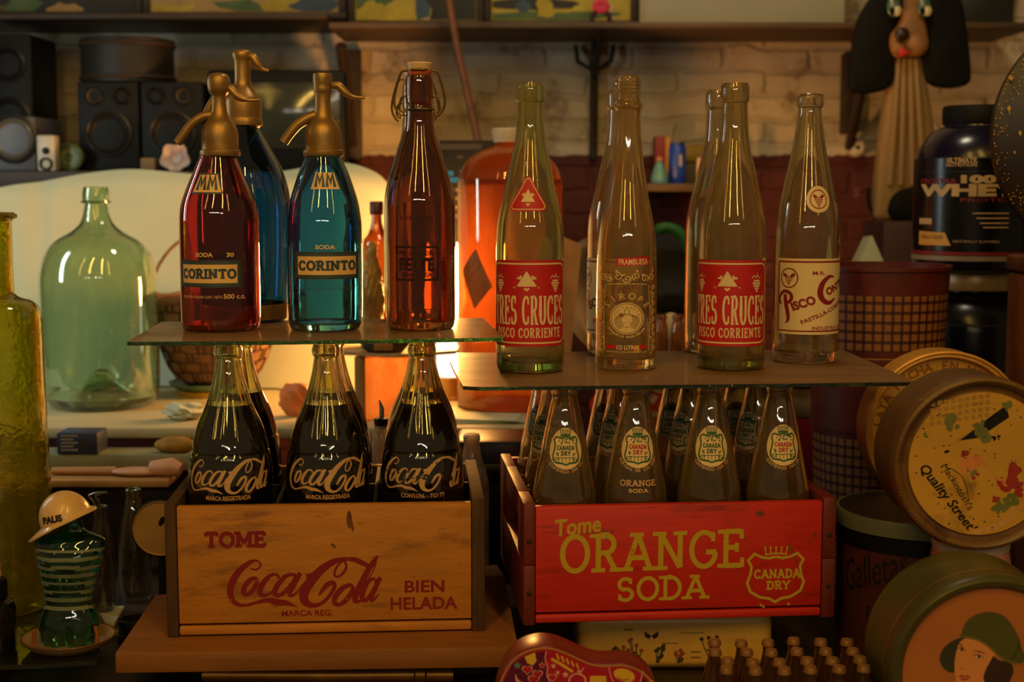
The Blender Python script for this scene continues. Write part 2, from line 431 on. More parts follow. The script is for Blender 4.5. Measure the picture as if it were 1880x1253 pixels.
    def build(s, name, fn, parent=None, step=None, vstep=None, eps=.00022, base=.0003, label=None):
        bm = bmesh.new()
        for q, (V, F, mi, L) in enumerate(s.items):
            L = L + (q % 23)*4e-6/eps      # no two shapes share a plane
            vs = [bm.verts.new((v[0], v[1], L)) for v in V]
            for f in F:
                try: ff = bm.faces.new([vs[i] for i in f])
                except ValueError: continue
                ff.material_index = mi
        bm.normal_update()
        big = [f for f in bm.faces if len(f.verts) > 4]
        if big: bmesh.ops.triangulate(bm, faces=big)
        for st, ax in ((step, 0), (vstep, 1)):
            if not st or not bm.verts: continue
            lo = min(v.co[ax] for v in bm.verts); hi = max(v.co[ax] for v in bm.verts); a = math.floor(lo/st)*st + st
            while a < hi:
                nn = [0, 0, 0]; nn[ax] = 1; cc = [0, 0, 0]; cc[ax] = a
                bmesh.ops.bisect_plane(bm, geom=bm.verts[:] + bm.edges[:] + bm.faces[:], dist=1e-7, plane_co=cc, plane_no=nn)
                a += st
        for v in bm.verts: v.co = fn(v.co.x, v.co.y, base + eps*v.co.z)
        bmesh.ops.recalc_face_normals(bm, faces=bm.faces[:])
        return obj(name, bm, s.mats, parent, smooth=bool(step), sharp=60, label=label)
def on_front(ox, oy, oz):       # flat, facing -Y; (u, v) = (x, z)
    return lambda u, v, o: Vector((ox + u, oy - o, oz + v))
def on_round(prof, ang=0, z0=0):     # wrapped on a lathe of profile [(r, z)], centred on the side facing -Y turned by ang
    P = sorted(prof, key=lambda p: p[1])
    def R(z):
        for a, b in zip(P, P[1:]):
            if a[1] <= z <= b[1] and b[1] > a[1]: return a[0] + (b[0]-a[0])*(z-a[1])/(b[1]-a[1])
        return P[-1][0] if z > P[-1][1] else P[0][0]
    def f(u, v, o):
        r = R(z0 + v); r0 = R(z0); a = -PI/2 + ang + u/max(r0, 1e-4)
        return Vector(((r+o)*math.cos(a), (r+o)*math.sin(a), z0 + v))
    return f
# ------------------------------------------------------------------ the room
def struct(name, bm, m, label, cat):
    o = obj(name, bm, m, None, smooth=False); tag(o, label, cat, kind='structure'); return o
def wall_material():
    m, t, out = nt('whitewashed_brick'); p = t.nodes.new('ShaderNodeBsdfPrincipled'); t.links.new(p.outputs[0], out.inputs[0])
    tc = t.nodes.new('ShaderNodeTexCoord'); s = t.nodes.new('ShaderNodeSeparateXYZ'); t.links.new(tc.outputs['Object'], s.inputs[0])
    cb = t.nodes.new('ShaderNodeCombineXYZ'); wob = noise(t, 7, (1, 1, 1), 3)
    for q in (0, 2):
        wm = t.nodes.new('ShaderNodeMath'); wm.operation = 'MULTIPLY_ADD'; wm.inputs[1].default_value = .045; t.links.new(wob, wm.inputs[0]); t.links.new(s.outputs[q], wm.inputs[2]); t.links.new(wm.outputs[0], cb.inputs[q//2])
    br = t.nodes.new('ShaderNodeTexBrick'); t.links.new(cb.outputs[0], br.inputs[0])
    br.inputs['Scale'].default_value = 1; br.inputs['Brick Width'].default_value = .19; br.inputs['Row Height'].default_value = .052
    br.inputs['Mortar Size'].default_value = .008; br.inputs['Mortar Smooth'].default_value = .6
    br.inputs['Color1'].default_value = (1, 1, 1, 1); br.inputs['Color2'].default_value = (.86, .86, .86, 1); br.inputs['Mortar'].default_value = (.78, .75, .70, 1)
    f = noise(t, 9, (1, 1, 1), 8, .7); white = ramp(t, f, [(.30, rgb(120, 100, 78)), (.44, rgb(196, 178, 150)), (.7, rgb(216, 202, 176))])
    stain = noise(t, 3.2, (1, 1, 1), 6, .7, (4, 0, 1)); k = ramp(t, stain, [(.60, (0, 0, 0)), (.72, (1, 1, 1))])
    white = mixc(t, k, white, rgb(92, 76, 58))
    mm = t.nodes.new('ShaderNodeMix'); mm.data_type = 'RGBA'; mm.blend_type = 'MULTIPLY'; mm.inputs[0].default_value = .55
    t.links.new(white, mm.inputs[6]); t.links.new(br.outputs['Color'], mm.inputs[7]); white = mm.outputs[2]
    mn = noise(t, 30, (1, 1, 1), 5, .6); mar = ramp(t, mn, [(.3, rgb(74, 29, 21)), (.7, rgb(92, 37, 27))])
    chalk = noise(t, 16, (1, 1, .6), 7, .7, (2, 0, 5)); ck = ramp(t, chalk, [(.63, (0, 0, 0)), (.70, (.55, .55, .55))])
    mar = mixc(t, ck, mar, rgb(170, 120, 100))
    nz = noise(t, 40, (1, 1, 1), 3); ma = t.nodes.new('ShaderNodeMath'); ma.operation = 'MULTIPLY_ADD'; ma.inputs[1].default_value = .02
    t.links.new(nz, ma.inputs[0]); t.links.new(s.outputs[2], ma.inputs[2])
    gt = t.nodes.new('ShaderNodeMath'); gt.operation = 'GREATER_THAN'; gt.inputs[1].default_value = 1.368; t.links.new(ma.outputs[0], gt.inputs[0])
    t.links.new(mixc(t, gt.outputs[0], mar, white), p.inputs['Base Color']); p.inputs['Roughness'].default_value = .85
    b = t.nodes.new('ShaderNodeBump'); b.inputs['Strength'].default_value = .7; b.inputs['Distance'].default_value = .006
    ad = t.nodes.new('ShaderNodeMath'); ad.operation = 'MULTIPLY_ADD'; ad.inputs[1].default_value = .6
    t.links.new(f, ad.inputs[0]); t.links.new(br.outputs['Fac'], ad.inputs[2]); iv = t.nodes.new('ShaderNodeMath'); iv.operation = 'SUBTRACT'; iv.inputs[0].default_value = 1
    t.links.new(ad.outputs[0], iv.inputs[1]); t.links.new(iv.outputs[0], b.inputs['Height']); t.links.new(b.outputs[0], p.inputs['Normal'])
    return m
struct('wall_back', box(NB(), -2.5, 2.5, 1.6, 1.75, 0, 3.1), wall_material(), 'whitewashed brick wall with a maroon painted lower band behind everything', 'wall')
PLA = mat('side_plaster', rgb(110, 96, 76), .9, var=.1, scale=4)
struct('wall_left', box(NB(), -2.6, -2.5, .3, 1.75, 0, 3.1), PLA, 'plastered side wall beyond the speakers', 'wall')
struct('wall_right', box(NB(), 2.5, 2.6, .3, 1.75, 0, 3.1), PLA, 'plastered side wall beyond the tins', 'wall')
struct('floor', box(NB(), -2.6, 2.6, -5.2, 1.75, -.1, 0), mat('floor_boards', rgb(70, 52, 36), .7, scale=6), 'dark boarded shop floor', 'floor')
struct('ceiling', box(NB(), -2.6, 2.6, -.4, 1.75, 3.1, 3.2), mat('ceiling_paint', rgb(120, 105, 82), .9, var=.1, scale=4), 'dull ceiling of the shop', 'ceiling')

# woods and common stuff
DKW = mat('dark_wood', rgb(52, 36, 24), .6, var=.35, scale=9, stretch=(1, 6, 6), bump=.2)
TABW = mat('bench_board', rgb(176, 140, 88), .6, var=.16, scale=7, stretch=(.7, 5, 5), bump=.12)
CRW = mat('crate_wood', rgb(188, 122, 38), .62, var=.13, scale=11, stretch=(1.2, 8, 6), bump=.35, dirt=(rgb(112, 68, 24), .55, 6), speck=(rgb(66, 38, 16), .60, 26))
PALE = mat('pale_board', rgb(176, 166, 128), .6, var=.08, scale=6, stretch=(1, 6, 6))
BLK = mat('black_plastic', rgb(10, 9, 9), .6, var=.1, scale=20, spec=.25)
BLKM = mat('black_matt', rgb(14, 13, 13), .7, var=.1, scale=20)
STEEL = mat('dull_steel', rgb(170, 160, 145), .38, 1, var=.12, scale=30)
PAPER = mat('white_paper', rgb(184, 190, 164), .85, var=.05, scale=8)
CREAM = mat('cream_print', rgb(236, 210, 160), .6, var=.04, scale=40)
INKR = mat('red_print', rgb(196, 26, 34), .55, var=.08, scale=60)
INKG = mat('green_print', rgb(30, 96, 52), .55, var=.12, scale=60)
INKW = mat('white_print', rgb(240, 222, 184), .55, var=.05, scale=60)
INKD = mat('dark_print', rgb(38, 26, 22), .6, var=.1, scale=60)
REDP = mat('maroon_print', rgb(140, 20, 30), .55, var=.08, scale=60)

def table(name, label, x0, x1, y0, y1, z, th, m, cat='bench', legs=True, lm=None):
    t = thing(name, label, cat, ((x0+x1)/2, (y0+y1)/2, 0)); hx, hy = (x1-x0)/2, (y1-y0)/2
    obj('table_top', box(NB(), -hx, hx, -hy, hy, z-th, z, .003), m, t, sharp=30)
    if legs:
        for sx in (-1, 1):
            for sy in (-1, 1):
                obj('leg', box(NB(), sx*(hx-.05)-.025, sx*(hx-.05)+.025, sy*(hy-.05)-.025, sy*(hy-.05)+.025, 0, z-th, .003), lm or DKW, t, sharp=30)
    return t
table('work_table', 'dark wooden work table carrying the crates and tins', -1.15, 1.2, -.5, .50, .75, .04, DKW, 'table')
table('workbench', 'pale topped bench behind the crates holding the green demijohn', -1.25, .10, .55, 1.10, .937, .016, PALE, lm=DKW)
table('low_bench', 'low dark bench behind the soda crate', .13, .50, .56, 1.36, .80, .03, DKW)
table('side_bench', 'dark bench under the protein tubs', .53, 1.4, .515, 1.36, .937, .03, DKW)

# ------------------------------------------------------------------ wall shelf with paintings
def px_box(name, label, cat, x0, x1, y0, y1, Y0, Y1, m, bev=.003, parent=None, group=None, mi=None):
    a = W(x0, y1, Y0); b = W(x1, y0, Y0)
    o = obj(name, box(NB(), a.x, b.x, Y0, Y1, a.z, b.z, bev), m, parent, sharp=30)
    return tag(o, label, cat, group) if label else o
SHW = mat('shelf_wood', rgb(84, 62, 40), .6, var=.25, scale=8, stretch=(.8, 6, 6))
SZ = 1.611
o = obj('wall_shelf', box(NB(), -.36, 1.03, 1.34, 1.6, SZ-.012, SZ, .002), SHW, sharp=30)
tag(o, 'long brown wall shelf above the brick wall, under the white panel', 'shelf')
SZL = 1.629
o = obj('wall_shelf', box(NB(), -1.30, -.362, 1.34, 1.6, SZL-.012, SZL, .002), DKW, sharp=30)
tag(o, 'higher dark wall shelf over the speakers', 'shelf')
def bracket(px, y0, y1, label, wpx=24):
    t = thing('shelf_bracket', label, 'bracket', (W(px, 200, 1.5).x, 1.6, 0)); z1 = W(px, y0, 1.58).z; z0 = W(px, y1, 1.58).z; h = wpx*.0012/2
    obj('upright', box(NB(), -h, h, -.03, 0, z0, z1, .002), DKW, t)
    b = NB(); tube(b, [(0, -.03, z1-.20), (0, -.12, z1-.09), (0, -.22, z1-.012)], [.010, .011, .012]); obj('strut', b, DKW, t)
bracket(640, 92, 292, 'dark wooden shelf bracket beside the old television', 30)
bracket(1575, 98, 246, 'dark wooden shelf bracket beside the wooden dog', 26)
# iron bracket with ring and pink flower
t = thing('iron_bracket', 'old iron shelf bracket with a ring and pink flower', 'bracket', tuple(W(1090, 180, 1.585)))
IRON = mat('rusty_iron', rgb(58, 44, 32), .7, .4, var=.3, scale=60, bump=.3)
k = mpp(180, 1.585)
b = NB(); tube(b, [(0, 0, -110*k), (0, 0, 110*k)], .009); obj('bar', b, IRON, t)
b = NB(); tube(b, [(-34*k, 0, 95*k), (-30*k, -.01, 65*k), (0, -.02, 48*k), (30*k, -.01, 65*k), (36*k, 0, 95*k)], .005); obj('curl', b, IRON, t)
b = NB(); tube(b, [(math.cos(a)*15*k, -.23, 118*k + math.sin(a)*15*k) for a in [2*PI*i/20 for i in range(21)]], .005, caps=False); obj('ring', b, IRON, t)
b = NB(); tube(b, [(0, -.23, 103*k), (0, -.2, 80*k), (0, -.02, 40*k)], .006); obj('strut', b, IRON, t)
b = NB()
for i in range(7):
    a = i*2*PI/7; sphere(b, (math.cos(a)*9*k, -.235, 140*k + math.sin(a)*7*k), .008, 1, .5, 1, 10, 6)
obj('flower', b, mat('pink_petal', rgb(210, 50, 80), .7), t, label='small pink flower')

def painting(px0, px1, ytop, base, Y, label, bg, blobs, framed=True, group='paintings on the wall shelf'):
    a = W(px0, 20, Y); c = W(px1, 20, Y); z0 = base; z1 = W(px0, ytop, Y).z; wd = c.x - a.x; h = z1 - z0
    t = thing('painting', label, 'painting', (a.x, Y, z0), group=group); fr = .014 if framed else .003
    f = NB()
    for q in ((0, wd, 0, fr), (0, wd, h-fr, h), (0, fr, fr, h-fr), (wd-fr, wd, fr, h-fr)): box(f, q[0], q[1], -.010, .012, q[2], q[3], .002)
    obj('frame', f, DKW, t, sharp=30)
    obj('canvas', box(NB(), fr, wd-fr, -.002, .008, fr, h-fr), bg, t, smooth=False)
    d = Decal(); rr = random.Random(int(px0)+3)
    for (u, v, ru, rv, m, rot) in blobs: 
        n = 18; pts = []
        for i in range(n):
            an = 2*PI*i/n; q = 1 + .18*math.sin(3*an + rr.random()*6)
            ex, ey = ru*wd*q*math.cos(an), rv*h*q*math.sin(an)
            pts.append((min(max(u*wd + ex*math.cos(rot) - ey*math.sin(rot), fr+.002), wd-fr-.002), min(max(v*h + ex*math.sin(rot) + ey*math.cos(rot), fr+.002), h-fr-.002)))
        d.poly(pts, m, len(d.items)*.6)
    d.build('paint', on_front(0, -.002, 0), t, eps=.0002)
    return t
cY = mat('oil_yellow', rgb(176, 150, 40), .6, var=.25, scale=18); cG = mat('oil_green', rgb(70, 92, 48), .6, var=.3, scale=18)
cB = mat('oil_blue', rgb(50, 74, 92), .6, var=.3, scale=18); cN = mat('oil_brown', rgb(96, 62, 34), .6, var=.3, scale=18)
cK = mat('oil_dark', rgb(28, 26, 22), .6, var=.3, scale=18); cO = mat('oil_ochre', rgb(168, 132, 78), .6, var=.2, scale=18); cS = mat('oil_skin', rgb(190, 150, 110), .6, var=.15, scale=18)
painting(-120, 262, -150, SZL, 1.45, 'dark framed painting above the black speakers', cK, [(.2, .1, .12, .1, cN, 0), (.42, .12, .1, .12, cG, .4), (.62, .08, .1, .08, cO, 0), (.85, .2, .12, .2, cK, 0)])
painting(264, 636, -150, SZL, 1.45, 'ochre painting with green swirls above the television', cO, [(.15, .14, .16, .08, cY, .3), (.5, .12, .2, .1, cG, -.4), (.68, .16, .12, .08, cY, .2), (.85, .14, .12, .1, cB, 0), (.35, .25, .3, .08, cO, .1)])
painting(640, 888, -150, SZ, 1.44, 'yellow painting of striding legs above the swing-top bottle', cY, [(.2, .3, .25, .12, cG, .2), (.55, .16, .05, .2, cB, .15), (.6, .06, .07, .03, cS, 0), (.72, .1, .05, .12, cS, .5), (.8, .2, .2, .3, cK, .9), (.15, .12, .14, .1, cY, .5)])
painting(890, 1170, -150, SZ, 1.44, 'green and yellow field painting above the pisco bottles', cY, [(.3, .10, .35, .05, cG, 0), (.3, .22, .3, .06, cK, 0), (.4, .18, .06, .1, cY, 0), (.25, .2, .05, .05, cB, 0), (.82, .15, .03, .1, cS, .3), (.62, .1, .25, .05, cG, .1)])
px_box('canvas_panel', 'blank off-white panel standing on the wall shelf', 'panel', 1174, 1555, -150, 52, 1.40, 1.42, mat('panel_white', rgb(176, 166, 138), .8, var=.06, scale=6), .002)
bpy.data.objects['canvas_panel'].location.z += SZ - W(1174, 52, 1.40).z
px_box('framed_picture', 'dark picture hung on the wall behind the wooden dog', 'picture', 1765, 1868, -150, 60, 1.575, 1.6, mat('dark_glass_picture', rgb(46, 44, 38), .25, var=.2, scale=5), .003)

# thin stick leaning on the wall shelf
b = NB(); p0 = W(818, -40, 1.30); p1 = W(882, 282, 1.28)
tube(b, crs([tuple(p0), tuple(W(838, 80, 1.29)), tuple(W(868, 215, 1.28)), tuple(W(886, 300, 1.26))], 5), .0075, 10)
tag(obj('walking_stick', b, mat('stick_wood', rgb(120, 68, 38), .55, var=.25, scale=40)), 'thin brown wooden stick leaning up past the painted canvases', 'stick')

# porcelain insulator
t = thing('ceramic_knob', 'white porcelain knob on the wall below the bracket', 'knob', tuple(W(1575, 271, 1.56)))
b = NB(); lathe(b, [(0, 0), (.012, 0), (.019, .006), (.020, .014), (.017, .030), (.02, .04), (0, .04)], 24, M=Matrix.Rotation(-PI/2, 4, 'X')); obj('body', b, mat('porcelain', rgb(210, 196, 165), .3), t)
b = NB(); lathe(b, [(0, -.002), (.004, -.002), (.005, .001), (0, .001)], 12, M=Matrix.Rotation(-PI/2, 4, 'X')); obj('screw', b, BLK, t)

# ------------------------------------------------------------------ console with speakers behind the paper
CONZ = 1.318
t = table('console_table', 'narrow dark console carrying the speakers and television', -1.32, -.30, 1.14, 1.56, CONZ, .03, DKW, 'table')
CONE = mat('speaker_cone', rgb(15, 14, 13), .6, var=.1); RINGM = mat('speaker_ring', rgb(34, 31, 29), .35, var=.1)
SILV = mat('silver_cone', rgb(120, 112, 98), .4, .5, var=.1, scale=30)
def driver(parent, x, z, r, m, name='woofer', rim=RINGM, y=0, cap=None):
    Mx = Matrix.Translation((x, y, z)) @ Matrix.Rotation(PI/2, 4, 'X')
    b = NB(); lathe(b, [(r*.98, 0), (r*1.0, .004), (r*.9, .006), (r*.82, .003), (r*.8, 0)], 36, M=Mx); o = obj(name, b, rim, parent)
    b = NB(); lathe(b, [(r*.82, .002), (r*.74, .005), (r*.66, .001), (r*.3, -.012*min(1, r/.03)), (r*.27, -.008), (r*.15, -.003), (0, -.001)], 36, M=Mx); obj('cone', b, m, o)
    return o
def speaker(x0, x1, ytop, label, Y=1.22, base=CONZ, body=BLK, depth=.2, group=None):
    a = W(x0, ytop, Y); c = W(x1, ytop, Y); wd = c.x-a.x; h = a.z-base
    t = thing('speaker', label, 'speaker', ((a.x+c.x)/2, Y, base), group=group)
    obj('cabinet', box(NB(), -wd/2, wd/2, 0, depth, 0, h, .004), body, t, sharp=30); return t, wd, h
t, wd, h = speaker(141, 253, 150, 'black bookshelf speaker under the round drum, nearer the grey speaker', group='black bookshelf speakers')
driver(t, 0, h*.42, .045, CONE); driver(t, -.026, h*.84, .017, SILV, 'tweeter'); driver(t, .028, h*.84, .017, CONE, 'tweeter')
t, wd, h = speaker(257, 372, 150, 'black bookshelf speaker beside the television, behind the red siphon', group='black bookshelf speakers')
driver(t, 0, h*.42, .045, CONE); driver(t, -.030, h*.84, .017, CONE, 'tweeter'); driver(t, .022, h*.84, .017, SILV, 'tweeter')
t, wd, h = speaker(-60, 64, 214, 'grey speaker with a pale cone at the picture edge', Y=1.17, body=mat('grey_plastic', rgb(76, 76, 86), .45, var=.08), depth=.16)
driver(t, W(25, 255, 1.17).x - t.location.x, W(25, 255, 1.17).z - CONZ, .046, SILV)
t, wd, h = speaker(-30, 56, 62, 'tall black speaker behind the grey speaker', Y=1.36, depth=.16)
driver(t, 0, h*.78, .035, CONE); driver(t, 0, h*.4, .042, CONE)
# small white gadget with two round controls
a = W(66, 248, 1.15); c = W(103, 330, 1.15)
t = thing('desk_radio', 'small white upright radio with two round dials', 'radio', ((a.x+c.x)/2, 1.15, CONZ)); wd = c.x-a.x; h = a.z-CONZ
obj('case', box(NB(), -wd/2, wd/2, 0, .03, 0, h, .004), mat('cream_plastic', rgb(190, 178, 156), .4), t)
Mx = Matrix.Translation((0, 0, h*.56)) @ Matrix.Rotation(PI/2, 4, 'X')
b = NB(); lathe(b, [(0, .005), (.006, .004), (.007, 0)], 20, M=Mx); obj('button', b, BLK, t)
driver(t, 0, h*.2, .012, SILV, 'dial', BLK)
# drum on the speakers
p = W(232, 150, 1.30); r = 84*mpp(110, 1.30); hs = W(232, 150, 1.22).z
t = thing('drum', 'dark round drum lying on top of the two black speakers', 'drum', (p.x, 1.315, hs))
hh = W(232, 72, 1.30).z - hs
b = NB(); lathe(b, crs([(0, 0), (r*.9, 0), (r*.99, .012), (r, hh*.5), (r*.99, hh-.012), (r*.94, hh), (0, hh+.004)], 3), 40); obj('shell', b, mat('dark_leather', rgb(24, 19, 15), .6, var=.2), t)
b = NB(); 
for z in (.012, hh-.012): tube(b, [(r*1.01*math.cos(a), r*1.01*math.sin(a), z) for a in [2*PI*i/36 for i in range(37)]], .004, 6, caps=False)
obj('hoop', b, DKW, t)
# green clock-like thing, porcelain flower, little box
t = thing('desk_clock', 'small round green clock beside the white radio', 'clock', (W(127, 290, 1.19).x, 1.19, CONZ))
Mx = Matrix.Translation((0, 0, .026)) @ Matrix.Rotation(PI/2, 4, 'X')
b = NB(); lathe(b, [(0, -.018), (.024, -.018), (.027, -.012), (.027, .004), (.022, .007), (.021, .003), (0, .003)], 32, M=Mx); box(b, -.012, .012, -.004, .016, 0, .006, .001); obj('case', b, mat('clock_green', rgb(74, 84, 40), .45), t)
d = Decal(); d.ring(0, .026, .012, .012, .003, mat('clock_face', rgb(120, 124, 60), .5)); d.strip([(0, .026), (0, .036)], BLK, 1, .0015); d.strip([(0, .026), (.007, .03)], BLK, 1, .0015); d.build('dial', on_front(0, -.003, 0), t)
t = thing('flower_dish', 'pale pink scalloped porcelain dish standing on edge', 'dish', (W(323, 300, 1.165).x, 1.165, CONZ-.004))
b = NB(); n = 60; rs = lambda a, k: .026*k*(1 + .10*math.cos(5*a + PI/2))
rings = []
for (k, y) in ((.0, -.000), (.45, -.001), (.6, -.006), (1, -.010), (1.02, -.006), (.6, 0.002), (0, .004)):
    rings.append([b.verts.new((rs(2*PI*i/n, k)*math.cos(2*PI*i/n), y, .028 + rs(2*PI*i/n, k)*math.sin(2*PI*i/n))) for i in range(n)] if k else [b.verts.new((0, y, .028))])
for A, B in zip(rings, rings[1:]):
    for i in range(n):
        j = (i+1) % n
        b.faces.new([A[0], B[i], B[j]] if len(A) == 1 else ([A[i], A[j], B[0]] if len(B) == 1 else [A[i], A[j], B[j], B[i]]))
bmesh.ops.recalc_face_normals(b, faces=b.faces[:])
PINKP = mat('pink_porcelain', rgb(186, 164, 158), .35, var=.05); obj('dish', b, PINKP, t, sharp=50)
b = NB(); tube(b, [(.011*math.cos(a), -.004, .028+.011*math.sin(a)) for a in [2*PI*i/24 for i in range(25)]], .0012, 6, caps=False); obj('raised_ring', b, PINKP, t)
px_box('trinket_box', 'tiny tan box in front of the black speakers', 'box', 258, 284, 298, 322, 1.155, 1.18, mat('tan_card', rgb(128, 100, 58), .7), .002)
bpy.data.objects['trinket_box'].location.z += CONZ - W(258, 322, 1.155).z
# television
a = W(378, 128, 1.24); c = W(636, 300, 1.24)
t = thing('television', 'old dark television behind the soda siphons', 'television', ((a.x+c.x)/2, 1.24, CONZ)); wd = c.x-a.x; h = a.z-CONZ
b = NB(); box(b, -wd/2, wd/2, 0, .05, 0, h, .01); bmesh.ops.scale(b, vec=(1, 1, 1), verts=b.verts[:])
box(b, -wd*.36, wd*.36, .05, .24, h*.1, h*.85, .02); obj('cabinet', b, BLK, t, sharp=30)
sx0 = W(446, 150, 1.24).x - t.location.x; sx1 = W(624, 270, 1.24).x - t.location.x; sz0 = W(446, 272, 1.24).z-CONZ; sz1 = W(446, 152, 1.24).z-CONZ
b = NB(); N = 12; g = [[b.verts.new((sx0+(sx1-sx0)*i/N, -.002 - .010*(1-(2*i/N-1)**2)*(1-(2*j/N-1)**2), sz0+(sz1-sz0)*j/N)) for j in range(N+1)] for i in range(N+1)]
for i in range(N):
    for j in range(N): b.faces.new((g[i][j], g[i+1][j], g[i+1][j+1], g[i][j+1]))
obj('screen', b, mat('tube_screen', rgb(56, 58, 46), .12, var=.05, spec=.9), t)
b = NB()
for q in range(3): sphere(b, (wd*.5-.016, -.001, h*.2 + q*.03), .006, 1, .6, 1, 12, 8)
obj('knob', b, RINGM, t)
# ------------------------------------------------------------------ curved paper behind the demijohn
cols = []
top = crs([(-150, 372), (0, 338), (70, 328), (150, 313), (235, 305), (330, 312), (420, 318), (520, 308), (620, 292), (690, 312), (724, 352)], 5)
b = NB()
for (px, py) in top:
    Yp = 1.09 - .10*((px-300)/430.0)**2
    P = W(px, py, Yp); col = []
    for j in range(25):
        s = j/24.0; z = .94 + (P.z-.94)*s; y = Yp - .11*(1-s)**3 + .03*max(0, s-.93)*8
        if s > .93: z = .94 + (P.z-.94)*(.93 + (s-.93)*.8)
        y += .004*math.sin(px*.02 + s*5) + (.006 if abs(px-70) < 8 else 0)
        col.append(b.verts.new((P.x, y, z)))
    cols.append(col)
for A, B in zip(cols, cols[1:]):
    for j in range(24): b.faces.new((A[j], B[j], B[j+1], A[j+1]))
tag(obj('curved_sheet', b, PAPER, sharp=80), 'large curved sheet of white paper standing behind the green demijohn', 'paper')
# ------------------------------------------------------------------ things on the rear bench
RB = .937
def prof_px(px, Yc, pts, zb=None):       # silhouette (radius px, y px), bottom first -> (r, z) profile relative to the base height zb
    out = [(r*mpp(y, Yc), W(px, y, Yc).z - (zb or 0)) for r, y in pts]
    if zb is not None:           # keep the foot on its surface
        z1 = min(z for r, z in out[1:4]); o = .0015 - z1
        if o > 0: out = [(r, z + o*max(0.0, 1 - max(0.0, z - z1)/.12)) for r, z in out]
        out[0] = (out[0][0], 0.0)
        for i in range(1, len(out)):
            if out[i][1] <= out[i-1][1]: out[i] = (out[i][0], out[i-1][1] + .0006)
    return out
def face(px): return -math.atan((px-940)/FPX)
# green demijohn
GRN = glass('green_glass', rgb(222, 240, 212), .05, rgb(150, 180, 140), .02)
x, Y = stand(188, 757, RB, 82)
t = thing('demijohn', 'big pale green glass demijohn in front of the white paper', 'demijohn', (x, Y, RB))
pr = prof_px(188, Y, [(78, 750), (88, 746), (97, 736), (103, 720), (105, 690), (105.5, 600), (105.5, 520), (103, 495), (97, 472), (86, 452), (70, 438), (48, 426), (33, 414), (26, 400), (22.5, 385), (20.5, 375), (21, 373), (24, 371), (25, 363), (24, 352), (22, 344), (19, 343)], RB)
o_ = [(0, 0)] + crs(pr, 3)
wall = .0042; inner = [(max(r-wall, .003), z) for r, z in o_ if z > .016]
inner[-1] = (inner[-1][0], o_[-1][1])
i0 = inner[0]
punt = [(0, .060), (.010, .058), (.022, .045), (.038, .026), (.055, .014), (i0[0]*.85, .0125)]
outer = [(0, .050), (.010, .048), (.022, .036), (.038, .016), (.052, .004)] + o_[1:]
b = NB(); lathe(b, outer + inner[::-1] + punt[::-1], 64); obj('glass_body', b, GRN, t)
b = NB(); tube(b, [(.0218*math.cos(a), .0218*math.sin(a), pr[-5][1]) for a in [2*PI*i/40 for i in range(41)]], .0022, 8, caps=False); obj('neck_ring', b, GRN, t)
# basket on a plate on a yellow tin
YEL = mat('yellow_tin', rgb(214, 164, 20), .4, var=.2, scale=30, dirt=(rgb(150, 110, 30), .62, 20))
bx_, bY = W(392, 760, .905).x, .905
kb = mpp(700, bY)
t = thing('yellow_tin', 'yellow round tin carrying the woven basket', 'tin', (bx_, bY, RB)); zt = W(392, 713, bY).z - RB
b = NB(); lathe(b, [(0, 0), (62*kb, 0), (64*kb, .004), (64*kb, zt-.004), (62*kb, zt), (0, zt)], 40); obj('can', b, YEL, t)
b = NB(); tube(b, [(64.5*kb*math.cos(a), 64.5*kb*math.sin(a), zt*.86) for a in [2*PI*i/40 for i in range(41)]], .0015, 6, caps=False); obj('rim', b, YEL, t)
zp = RB + zt
o = NB(); lathe(o, [(0, 0), (60*kb, 0), (74*kb, .006), (80*kb, .012), (78*kb, .013), (60*kb, .004), (0, .003)], 44, off=(0, 0, 0))
o = obj('plate', o, mat('teal_plate', rgb(96, 130, 104), .4), None); o.location = (bx_, bY, zp); tag(o, 'shallow teal plate between the basket and the yellow tin', 'plate')
zp += .004
t = thing('woven_basket', 'round woven splint basket with thin hoop handle behind the glass shelf', 'basket', (bx_ + 8*kb, bY, zp))
WICK = mat('splint', rgb(128, 92, 62), .7, var=.3, scale=30, stretch=(1, 1, 6), bump=.3); WICK2 = mat('splint_dark', rgb(84, 56, 38), .75, var=.3, scale=30)
pb = crs([(56*kb, .002), (74*kb, .020), (92*kb, .052), (106*kb, .092), (114*kb, .128), (117*kb, .150)], 4)
def RBk(z):
    for a_, b_ in zip(pb, pb[1:]):
        if a_[1] <= z <= b_[1]: return a_[0] + (b_[0]-a_[0])*(z-a_[1])/(b_[1]-a_[1])
    return pb[-1][0]
b = NB(); lathe(b, [(0, .002)] + [(r-.003, z) for r, z in pb] + [(r-.006, z) for r, z in pb[::-1]] + [(0, .006)], 48); obj('lining', b, WICK2, t)
ns, nr = 26, 8
b = NB()
for j in range(nr):
    z0 = .013 + j*.0172; 
    for i in range(ns):
        a0 = 2*PI*(i+.04)/ns; a1 = 2*PI*(i+.96)/ns; up = (i+j) % 2; q = []
        for zz in (z0+.0015, z0+.0165):
            for a in (a0, (a0+a1)/2, a1):
                r = RBk(zz) + (.0022 if up else -.0004) + (.0012 if a == (a0+a1)/2 else 0); q.append(b.verts.new((r*math.cos(a), r*math.sin(a), zz + .0015*math.sin(i*7+j))))
        b.faces.new((q[0], q[1], q[4], q[3])); b.faces.new((q[1], q[2], q[5], q[4]))
obj('weave', b, WICK, t)
b = NB()
for i in range(ns):
    a = 2*PI*(i+.5)/ns; tube(b, [(RBk(z)*math.cos(a)*1.005, RBk(z)*math.sin(a)*1.005, z) for z in (.014, .03, .06, .09, .12, .15)], .0024, 5)
obj('stakes', b, WICK2, t)
